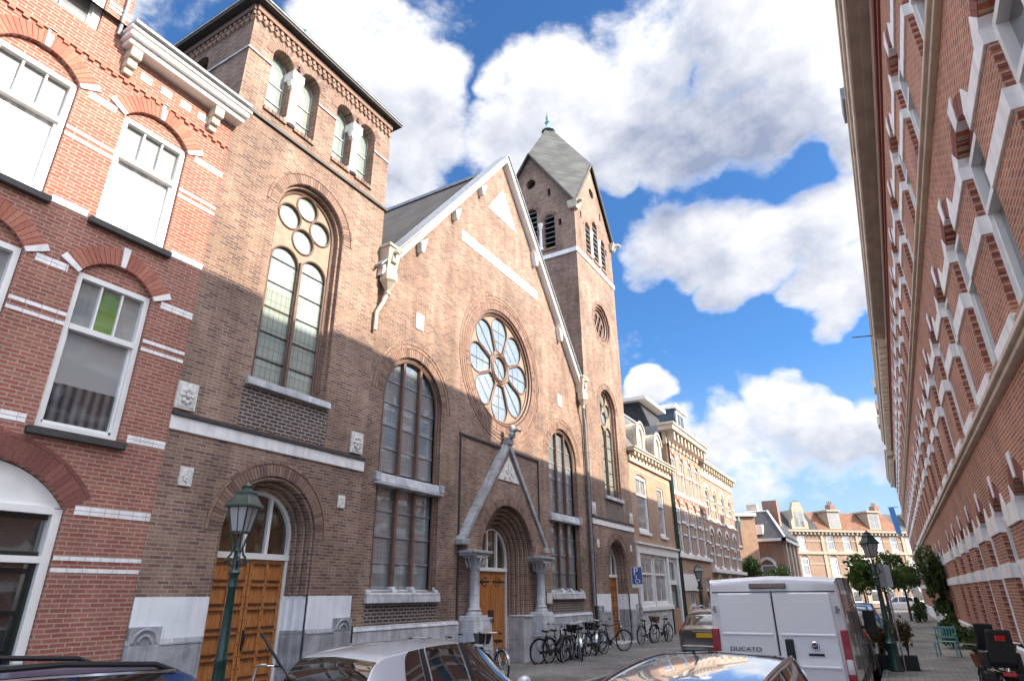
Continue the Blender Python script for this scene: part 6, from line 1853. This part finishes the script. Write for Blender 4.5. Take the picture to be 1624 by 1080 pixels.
for i, (y, x, z0, z1, lb) in enumerate(((66.5, 1.55, 2.4, 3.7, 'upper of two white signs hanging from the brick terrace'), (60.0, 1.35, 1.45, 2.6, 'lower white sign hanging beside the pavement trees'))):
    sg = thing('hanging_sign', lb, 'sign', (x, y, 0), R(0), 'white hanging signs')
    MB(TI).hexa([(-.35, 0, z0), (.25, 0, z0 - .2), (.25, .05, z0 - .2), (-.35, .05, z0)], [(-.55, 0, z1), (.05, 0, z1 - .2), (.05, .05, z1 - .2), (-.55, .05, z1)]).build('sign_board', SWH, sg)
    MB(TI).tube([(-.55, .02, z1 + .05), (RIGHTX - x, .02, z1 + .5)], .025, 6).build('bracket', IRON, sg)
bn = thing('blue_banner', 'long blue banner hanging past the farthest brick terrace', 'banner', (1.2, 92, 0), 0)
MB(TI).hexa([(.1, 0, 8.6), (.7, 0, 8.2), (.7, .06, 8.2), (.1, .06, 8.6)], [(-.1, 0, 11.6), (.5, 0, 11.6), (.5, .06, 11.6), (-.1, .06, 11.6)]).build('cloth', mat('banner_blue', (.05, .16, .42), .7), bn)
MB(TI).tube([(-.2, .03, 11.65), (1.0, .03, 11.65)], .04, 6).build('bracket', IRON, bn)

# ------------------------------------------------------------------ bicycles
BKB = mat('bicycle_black', (.012, .012, .014), .3, coat=.6); BKS = mat('bicycle_silver', (.50, .51, .53), .3, metal=.8); BKBL = mat('bicycle_blue', (.03, .07, .16), .3, coat=.6); BKW = mat('bicycle_white', (.60, .60, .58), .35, coat=.5)
LEATH = mat('saddle_leather', (.03, .02, .015), .6); WICK = mat('wicker', (.16, .10, .055), .85, noise=.4, nscale=40, bump=.8, bscale=60)
WHL = {}
def bike(name, label, fm, x, y, rz, lean=.0, basket=False, step=True, group='bicycles parked along the church', bask_m=None):
    t = thing(name, label, 'bicycle', (x, y, 0), rz, group)
    t.rotation_euler = (0, lean, rz)
    for yy in (-.54, .54):
        r = .345
        if 'w' in WHL: w_ = dup(WHL['w'], t); w_.location = (0, yy, r)
        else:
            Wb = MB(TI); Wb.tube([(0, r * math.cos(a), r * math.sin(a)) for a in np.linspace(0, 2 * PI, 29)[:-1]], .024, 6, closed=True)
            w_ = Wb.build('wheel', TYRE, t, (0, yy, r), smooth=True)
            Rm = MB(TI); Rm.tube([(0, (r - .03) * math.cos(a), (r - .03) * math.sin(a)) for a in np.linspace(0, 2 * PI, 29)[:-1]], .011, 5, closed=True)
            for k in range(18):
                a = 2 * PI * k / 18; Rm.tube([(.02 * (-1) ** k, 0, 0), (0, (r - .03) * math.cos(a), (r - .03) * math.sin(a))], .0032, 3, cap=False)
            Rm.lathe((-.04, 0, 0), [(.025, 0), (.025, .08)], 8, axis='x')
            Rm.build('rim', BKS, w_)
            WHL['w'] = w_
    F = MB(TI); hd0, hd1 = (0, .40, .62), (0, .35, .92); bb = (0, -.08, .30); st0, st1 = (0, -.20, .62), (0, -.26, .82)
    F.tube([hd0, hd1], .022, 8); F.tube([bb, (0, -.25, .80)], .018, 8)
    if step: F.tube([hd0, (0, .20, .42), bb], .02, 8); F.tube([(0, .38, .72), (0, .14, .52), (0, -.14, .46)], .016, 8)
    else: F.tube([(0, .385, .68), bb], .02, 8); F.tube([hd1, (0, -.25, .80)], .018, 8)
    for s in (-1, 1): F.tube([(s * .03, -.54, .345), (s * .02, -.08, .30)], .010, 6); F.tube([(s * .03, -.54, .345), (s * .01, -.24, .76)], .009, 6); F.tube([(s * .05, .54, .345), (s * .035, .42, .60), (0, .40, .64)], .012, 6)
    F.build('frame', fm, t, smooth=True)
    H = MB(TI); H.tube([hd1, (0, .33, 1.03)], .013, 6); H.tube([(-.29, .12, 1.04), (-.27, .24, 1.05), (-.12, .32, 1.05), (.12, .32, 1.05), (.27, .24, 1.05), (.29, .12, 1.04)], .012, 6); h = H.build('handlebar', BKS, t, smooth=True)
    G = MB(TI)
    for s in (-1, 1): G.cut().tube([(s * .285, .16, 1.045), (s * .295, .06, 1.035)], .018, 6)
    G.build('grip', BLACK, h)
    S = MB(TI); S.hexa([(-.03, -.14, .86), (.03, -.14, .86), (.085, -.36, .86), (-.085, -.36, .86)], [(-.02, -.12, .90), (.02, -.12, .90), (.10, -.38, .92), (-.10, -.38, .92)]); S.tube([(0, -.25, .8), (0, -.27, .88)], .014, 6)
    S.build('saddle', LEATH, t, bevel=.02, bseg=2)
    K = MB(TI)
    for s in (-1, 1): K.tube([(s * .06, -.36, .74), (s * .06, -.80, .74), (s * .03, -.55, .36)], .007, 5)
    for yy in (-.45, -.6, -.75): K.tube([(-.06, yy, .74), (.06, yy, .74)], .006, 5)
    K.build('luggage_rack', BKB, t)
    M_ = MB(TI)
    for yy, a0, a1 in ((-.54, 20, 170), (.54, 30, 150)):
        q = [(yy + .375 * math.cos(R(a)), .345 + .375 * math.sin(R(a))) for a in np.linspace(a0, a1, 12)]
        M_.cut()
        M_.add([(-.03, a, b) for a, b in q] + [(.03, a, b) for a, b in q], [(i, i + 1, 12 + i + 1, 12 + i) for i in range(11)])
    M_.build('mudguard', fm, t, smooth=True)
    C = MB(TI); C.lathe((.045, -.08, .30), [(.085, 0), (.095, .004), (.085, .008)], 16, axis='x'); C.tube([(.07, -.08, .30), (.08, -.02, .15), (.12, -.02, .15)], .009, 5); C.tube([(-.04, -.08, .30), (-.05, -.14, .45), (-.10, -.14, .45)], .009, 5)
    C.box(.035, .055, -.54, -.08, .28, .36); C.build('chain_case', BKB, t)
    L_ = MB(TI); L_.lathe((0, .42, .80), [(.02, -.04), (.04, 0), (.035, .03), (0, .035)], 10, axis='y'); L_.build('headlight', BKS, t, smooth=True)
    if basket:
        B = MB(TI); B.hexa([(-.14, .40, .78), (.14, .40, .78), (.14, .62, .78), (-.14, .62, .78)], [(-.19, .36, 1.02), (.19, .36, 1.02), (.19, .68, 1.02), (-.19, .68, 1.02)]); B.build('basket', bask_m or WICK, t)
    return t
bk = [('black bicycle leaning on the plinth, nearest the church portal', BKB, -9.55, 18.7, 72, .12, False, True), ('black bicycle with black front basket, second from the church portal', BKB, -9.35, 19.5, 100, .06, True, True),
      ('silver bicycle with bright front fork in the middle of the row', BKS, -9.20, 20.15, 118, -.05, False, False), ('white bicycle behind the silver one in the row', BKW, -9.45, 20.75, 105, .08, False, True),
      ('dark blue bicycle near the downpipe in the church row', BKBL, -9.35, 21.7, 80, -.06, False, True), ('black bicycle standing before the tall bell tower plinth', BKB, -9.4, 23.3, 55, .10, False, False)]
bk += [('black bicycle squeezed between two basket bicycles near the portal', BKB, -9.5, 19.15, 84, .05, False, True), ('dark bicycle partly hidden behind the white one in the row', BKB, -9.6, 21.2, 95, .1, True, True),
       ('silver bicycle leaning beside the dark blue one', BKS, -9.5, 22.2, 110, .09, False, False)]
for lb, fm, x, y, a, ln, bs, stp in bk: bike('bicycle', lb, fm, x, y, R(a - 90), ln, bs, stp, bask_m=BKB)
bike('bicycle', 'black bicycle behind the parking sign pole, wheel towards us', BKB, -9.45, 27.4, R(-8), .10, False, True, 'bicycles in front of the white shopfront')
bike('bicycle', 'bicycle with brown wicker basket before the white shopfront', BKB, -9.2, 28.6, R(165), -.06, True, True, 'bicycles in front of the white shopfront')
bike('bicycle', 'pale bicycle standing nearest the shopfront door', BKW, -9.4, 30.0, R(12), .08, False, False, 'bicycles in front of the white shopfront')
bike('bicycle', 'black bicycle with only its handlebars showing over the silver hatchback', BKB, -9.3, 12.0, R(80), .05, False, True, 'bicycles hidden behind the silver hatchback')
bike('bicycle', 'bicycle with raised curved handlebars behind the silver hatchback bonnet', BKB, -9.1, 13.2, R(100), -.05, False, True, 'bicycles hidden behind the silver hatchback')
bike('bicycle', 'grey bicycle beside the portal pedestal behind the silver hatchback', BKS, -8.9, 14.2, R(60), .05, True, True, 'bicycles hidden behind the silver hatchback', BKB)
bike('bicycle', 'bicycle leaning on the green lantern before the church door', BKS, -7.55, 6.65, R(150), .05, False, True, 'bicycles beside the lantern')
# bicycle with two child seats on the right pavement
cb = bike('bicycle', 'black bicycle with two child seats and red reflectors by the white plinth', BKB, 1.06, 13.8, R(8), .03, False, True, 'bicycles on the brick terrace pavement', BKB)
SEATM = mat('black_seat_plastic', (.014, .014, .015), .45); RED = mat('red_reflector', (.50, .012, .012), .2, coat=1.)
S = MB(TI); S.hexa([(-.16, -.48, .80), (.16, -.48, .80), (.16, -.78, .80), (-.16, -.78, .80)], [(-.17, -.44, .90), (.17, -.44, .90), (.19, -.82, .90), (-.19, -.82, .90)])
S.hexa([(-.19, -.74, .86), (.19, -.74, .86), (.19, -.84, .86), (-.19, -.84, .86)], [(-.17, -.84, 1.34), (.17, -.84, 1.34), (.15, -.91, 1.34), (-.15, -.91, 1.34)])
for s in (-1, 1):
    a0, a1 = sorted((s * .17, s * .24)); S.box(a0, a1, -.82, -.45, .78, 1.02); S.box(*sorted((s * .20, s * .25)), -.60, -.40, .35, .80)
ss = S.build('child_seat', SEATM, cb, bevel=.025, bseg=2)
MB(TI).box(-.07, .07, -.935, -.915, 1.18, 1.26).build('seat_reflector', RED, ss, bevel=.01)
S = MB(TI); S.hexa([(-.13, .20, .98), (.13, .20, .98), (.13, -.02, .98), (-.13, -.02, .98)], [(-.15, .24, 1.06), (.15, .24, 1.06), (.15, -.06, 1.06), (-.15, -.06, 1.06)]); S.hexa([(-.14, .0, 1.05), (.14, .0, 1.05), (.14, -.08, 1.05), (-.14, -.08, 1.05)], [(-.14, -.06, 1.40), (.14, -.06, 1.40), (.13, -.12, 1.40), (-.13, -.12, 1.40)])
S.build('front_child_seat', SEATM, cb, bevel=.025, bseg=2)
MB(TI).box(-.09, .09, -.99, -.97, .70, .76).build('rear_reflector', RED, cb, bevel=.01)
Pn = MB(TI); Pn.box(-.25, -.13, -.82, -.42, .42, .74); Pn.cut().box(.13, .25, -.82, -.42, .42, .74); Pn.build('pannier', SEATM, cb, bevel=.03)
bike('bicycle', 'bicycle with handlebar basket just ahead of the child-seat bicycle', BKS, 1.32, 14.9, R(-10), .08, True, True, 'bicycles on the brick terrace pavement')

# ------------------------------------------------------------------ plants and furniture
def crown(mb, c, rad, n, size, rng, clumps=9, gap=.55):
    cs = []
    for i in range(clumps):
        d = Vector((rng.gauss(0, 1), rng.gauss(0, 1), rng.gauss(0, .8))).normalized() * rng.uniform(.25, .85)
        cs.append((Vector(c) + Vector((d.x * rad[0], d.y * rad[1], d.z * rad[2])), rng.uniform(.28, .5)))
    for i in range(n):
        cc, k = cs[i % clumps]
        d = Vector((rng.gauss(0, 1), rng.gauss(0, 1), rng.gauss(0, 1))).normalized() * (rng.random() ** .45)
        mb.leaf(cc + Vector((d.x * rad[0], d.y * rad[1], d.z * rad[2])) * k, size, rng)
def tree(name, label, x, y, h, rad, lm, n=1500, size=.11, seed=1, group=None, trunk=.09):
    rng = random.Random(seed); t = thing(name, label, 'tree', (x, y, 0), 0, group)
    T = MB(TI); zc = h - rad[2] * .95
    T.tube([(0, 0, 0), (.04, .02, zc * .5), (-.03, .03, zc), (.02, 0, zc + rad[2] * .5)], [trunk, trunk * .8, trunk * .6, trunk * .2], 8)
    for k in range(6):
        a = rng.uniform(0, 2 * PI); T.tube([(-.01, .02, zc * rng.uniform(.7, 1.)), (math.cos(a) * rad[0] * .4, math.sin(a) * rad[1] * .4, zc + rad[2] * .1), (math.cos(a) * rad[0] * .8, math.sin(a) * rad[1] * .8, zc + rad[2] * rng.uniform(.2, .6))], [trunk * .5, trunk * .3, .01], 6)
    T.build('trunk', BARK, t, smooth=True)
    C = MB(TI); crown(C, (0, 0, zc), rad, n, size, rng, 12); C.build('crown', lm, t, recalc=False)
    return t
tree('street_tree', 'broad green tree behind the lantern, nearest of the kerb trees', -.65, 44, 4.4, (1.55, 1.7, 1.6), LEAF, 2500, .13, 3)
tree('street_tree', 'loose dark tree leaning over the pavement by the white hanging signs', .45, 55, 4.6, (1.35, 1.7, 1.6), LEAFD, 2000, .13, 4)
tree('street_tree', 'yellow-green sunlit tree above the light blue car', -2.6, 66, 4.0, (1.5, 1.8, 1.3), LEAFY, 1700, .13, 5)
tree('garden_tree', 'bushy green tree before the plain house end', -10.15, 58.0, 5.0, (1.35, 1.2, 1.7), LEAF, 2200, .13, 6)
tree('garden_tree', 'lower green tree before the arched corner window', -8.1, 59.5, 4.1, (1.1, 1.0, 1.2), LEAF, 1700, .12, 7)
tree('garden_tree', 'dark green tree behind the people carrier beside the wooden gate', -9.5, 41.5, 2.6, (.8, .8, .9), LEAFD, 1200, .10, 8)
def shrub(name, label, x, y, rad, n, lm, size=.07, seed=1, pot=None, group=None, z=0., cat='plant'):
    rng = random.Random(seed); t = thing(name, label, cat, (x, y, z), 0, group)
    zc = rad[2] * .85
    if pot:
        P = MB(TI)
        if pot == 'box':
            P.box(-rad[0] * .8, rad[0] * .8, -.2, .2, 0, .34); zc += .34
            p = P.build('planter', mat('black_planter', (.015, .016, .018), .5), t, bevel=.012); MB(TI).box(-rad[0] * .76, rad[0] * .76, -.18, .18, .30, .345).build('soil', EARTH, p)
        else:
            P.lathe((0, 0, 0), [(.13, 0), (.19, .30), (.21, .32), (.18, .33), (0, .30)], 16); P.build('flower_pot', mat('terracotta_pot', (.30, .12, .07), .8), t, smooth=True, angle=40); zc += .3
    S = MB(TI)
    for k in range(9):
        a = rng.uniform(0, 2 * PI); e = rng.uniform(.2, .8)
        S.tube([(0, 0, zc - rad[2] * .85), (math.cos(a) * rad[0] * e * .5, math.sin(a) * rad[1] * e * .5, zc), (math.cos(a) * rad[0] * e, math.sin(a) * rad[1] * e, zc + rad[2] * rng.uniform(.2, .7))], [.014, .010, .005], 5)
    S.build('stem', BARK, t)
    C = MB(TI); crown(C, (0, 0, zc), rad, n, size, rng, 8); C.build('foliage', lm, t, recalc=False)
    return t
shrub('potted_shrub', 'wispy brown plant in black planter at the lantern foot', -.55, 20.95, (.34, .3, .5), 420, LEAFR, .06, 11, 'box')
shrub('potted_shrub', 'tall thin plant in the black planter further from the van', -.08, 20.95, (.24, .24, .62), 360, LEAFR, .055, 12, 'box')
shrub('dark_shrub', 'round dark shrub at the kerb past the lantern', -.25, 33, (.45, .6, .55), 900, LEAFD, .06, 13)
shrub('dark_shrub', 'spreading dark green shrub behind the teal chair', 1.35, 29.5, (.65, 1.2, .55), 1700, LEAFD, .07, 14)
shrub('dark_shrub', 'green shrub below the climbing plant at the house wall', 1.75, 34.5, (.4, .8, .6), 1100, LEAF, .07, 15)
shrub('potted_shrub', 'leafy plant in a clay pot between teal chair and child-seat bicycle', 1.55, 22.5, (.32, .4, .5), 520, LEAF, .07, 16, 'pot')
shrub('dark_shrub', 'tall dark shrub at the wall below the white hanging signs', .95, 52, (.5, 1., 1.1), 1500, LEAFD, .09, 17)
shrub('cornice_plant', 'green plant growing on the cornice beyond the tall sunlit house', -10.5, 44.6, (.5, .7, .6), 500, LEAFD, .10, 18, None, None, 10.6)
cp = thing('climbing_plant', 'dark green climbing plant covering part of the brick terrace wall', 'climbing plant', (1.85, 37, 0), 0)
rng = random.Random(21)
S = MB(TI)
for k in range(5): S.tube([(.12, -.3 + .15 * k, 0), (.08, -.5 + .25 * k, 1.4), (.05, -.8 + .4 * k, 2.6), (-.1, -.9 + .45 * k, 3.4)], [.03, .025, .018, .008], 6)
S.build('stem', BARK, cp)
C = MB(TI); crown(C, (-.25, 0, 2.55), (.62, 1.7, 1.35), 3000, .09, rng, 14); crown(C, (-.1, .2, 1.2), (.4, 1.0, .9), 1000, .08, rng, 8); C.build('foliage', LEAFD, cp, recalc=False)
gr = MB(TI)
for k in range(420):
    a = rng.uniform(0, 2 * PI); r = rng.random() ** .5 * .32; x, y = 1.72 + r * math.cos(a), 15.9 + 1.9 * r * math.sin(a); h = rng.uniform(.45, .85); d = Vector((math.cos(a), math.sin(a), 0)) * rng.uniform(.05, .3); wv = Vector((-math.sin(a), math.cos(a), 0)) * .012
    p0 = Vector((x, y, 0)); p1 = p0 + d * .35 + Vector((0, 0, h * .6)); p2 = p0 + d + Vector((0, 0, h))
    gr.add([tuple(p0 - wv), tuple(p0 + wv), tuple(p1 + wv), tuple(p1 - wv), tuple(p2)], [(0, 1, 2, 3), (3, 2, 4)])
o = gr.build('grass_clump', LEAFD, None, recalc=False); tag(o, 'clump of long green grass growing at the white plinth', 'plant')
# teal chair
TEAL = mat('teal_paint', (.10, .30, .30), .45, coat=.2, noise=.15, nscale=8)
ch = thing('garden_chair', 'weathered teal slatted wooden chair on the pavement', 'chair', (1.0, 25.4, 0), R(-12))
S = MB(TI)
for k in range(5): S.box(-.27, .27, -.25 + k * .105, -.16 + k * .105, .43, .455)
S.build('seat', TEAL, ch, bevel=.006, bseg=1)
for x in (-.27, .27):
    for y in (-.24, .26): MB(TI).hexa([(x - .022, y - .022 - (.04 if y < 0 else -.04), 0), (x + .022, y - .022 - (.04 if y < 0 else -.04), 0), (x + .022, y + .022 - (.04 if y < 0 else -.04), 0), (x - .022, y + .022 - (.04 if y < 0 else -.04), 0)], [(x - .022, y - .022, .44), (x + .022, y - .022, .44), (x + .022, y + .022, .44), (x - .022, y + .022, .44)]).build('leg', TEAL, ch)
Bk = MB(TI)
for x in (-.27, .27): Bk.box(x - .022, x + .022, .24, .28, .44, .88)
for z in (.52, .80): Bk.box(-.27, .27, .245, .275, z, z + .06)
for k in range(6): Bk.box(-.21 + k * .075, -.175 + k * .075, .25, .27, .58, .80)
Bk.build('backrest', TEAL, ch, bevel=.005, bseg=1)
for x in (-.27, .27): MB(TI).box(x - .03, x + .03, -.24, .26, .64, .665).build('armrest', TEAL, ch)

# ------------------------------------------------------------------ pieces that stand apart become parts of their own
def split_loose(o, margin=.03, most=30):
    me = o.data; n = len(me.vertices)
    if n < 8 or n > 6000: return
    par = list(range(n))
    def find(a):
        while par[a] != a: par[a] = par[par[a]]; a = par[a]
        return a
    for p in me.polygons:
        v = p.vertices; r = find(v[0])
        for i in v[1:]: par[find(i)] = r
    co = np.empty(n * 3); me.vertices.foreach_get('co', co); co = co.reshape(-1, 3)
    root = np.array([find(i) for i in range(n)]); ids, isl = np.unique(root, return_inverse=True)
    k = len(ids)
    if k < 2 or k > 600: return
    lo = np.full((k, 3), 1e9); hi = np.full((k, 3), -1e9)
    np.minimum.at(lo, isl, co); np.maximum.at(hi, isl, co)
    lo -= margin; hi += margin
    g = list(range(k))
    def fg(a):
        while g[a] != a: g[a] = g[g[a]]; a = g[a]
        return a
    for i in range(k):
        t = np.all((lo[i + 1:] <= hi[i]) & (hi[i + 1:] >= lo[i]), axis=1)
        for j in np.nonzero(t)[0]: g[fg(int(j) + i + 1)] = fg(i)
    grp = np.array([fg(i) for i in range(k)]); gs = np.unique(grp)
    if len(gs) < 2 or len(gs) > most: return
    vg = grp[isl]
    faces = [tuple(p.vertices) for p in me.polygons]; sm = len(faces) and me.polygons[0].use_smooth
    for q, gi in enumerate(gs):
        idx = np.nonzero(vg == gi)[0]; mp = {int(a): b for b, a in enumerate(idx)}
        nm = bpy.data.meshes.new(me.name)
        nm.from_pydata([tuple(co[a]) for a in idx], [], [tuple(mp[a] for a in f) for f in faces if f[0] in mp])
        for mt in me.materials: nm.materials.append(mt)
        if sm:
            nm.polygons.foreach_set('use_smooth', [True] * len(nm.polygons)); nm.set_sharp_from_angle(angle=R(40))
        if q == 0: o.data = nm
        else:
            c = o.copy(); c.data = nm; COL.objects.link(c); c.parent = o.parent
KEEP = {'foliage', 'crown', 'grass_clump', 'stem', 'lettering', 'dentil_course', 'corbel_frieze', 'wheel', 'rim', 'body', 'louvre', 'frame', 'window', 'seat', 'backrest', 'handlebar', 'luggage_rack', 'lantern_frame', 'lantern_bracket',
        'kerb', 'frieze', 'door_stud', 'carved_stone', 'carved_tympanum', 'door_leaf', 'chain_case', 'wheelchair_symbol', 'sign_border', 'door_frame', 'glazing_bar', 'capital', 'tracery', 'rose_window', 'tracery_moulding', 'rose_moulding', 'corbel_course', 'cornice', 'shopfront', 'door'}
for o in list(COL.objects):
    if o.type == 'MESH' and o.parent and o.data.users == 1 and o.name.split('.')[0] not in KEEP: split_loose(o)
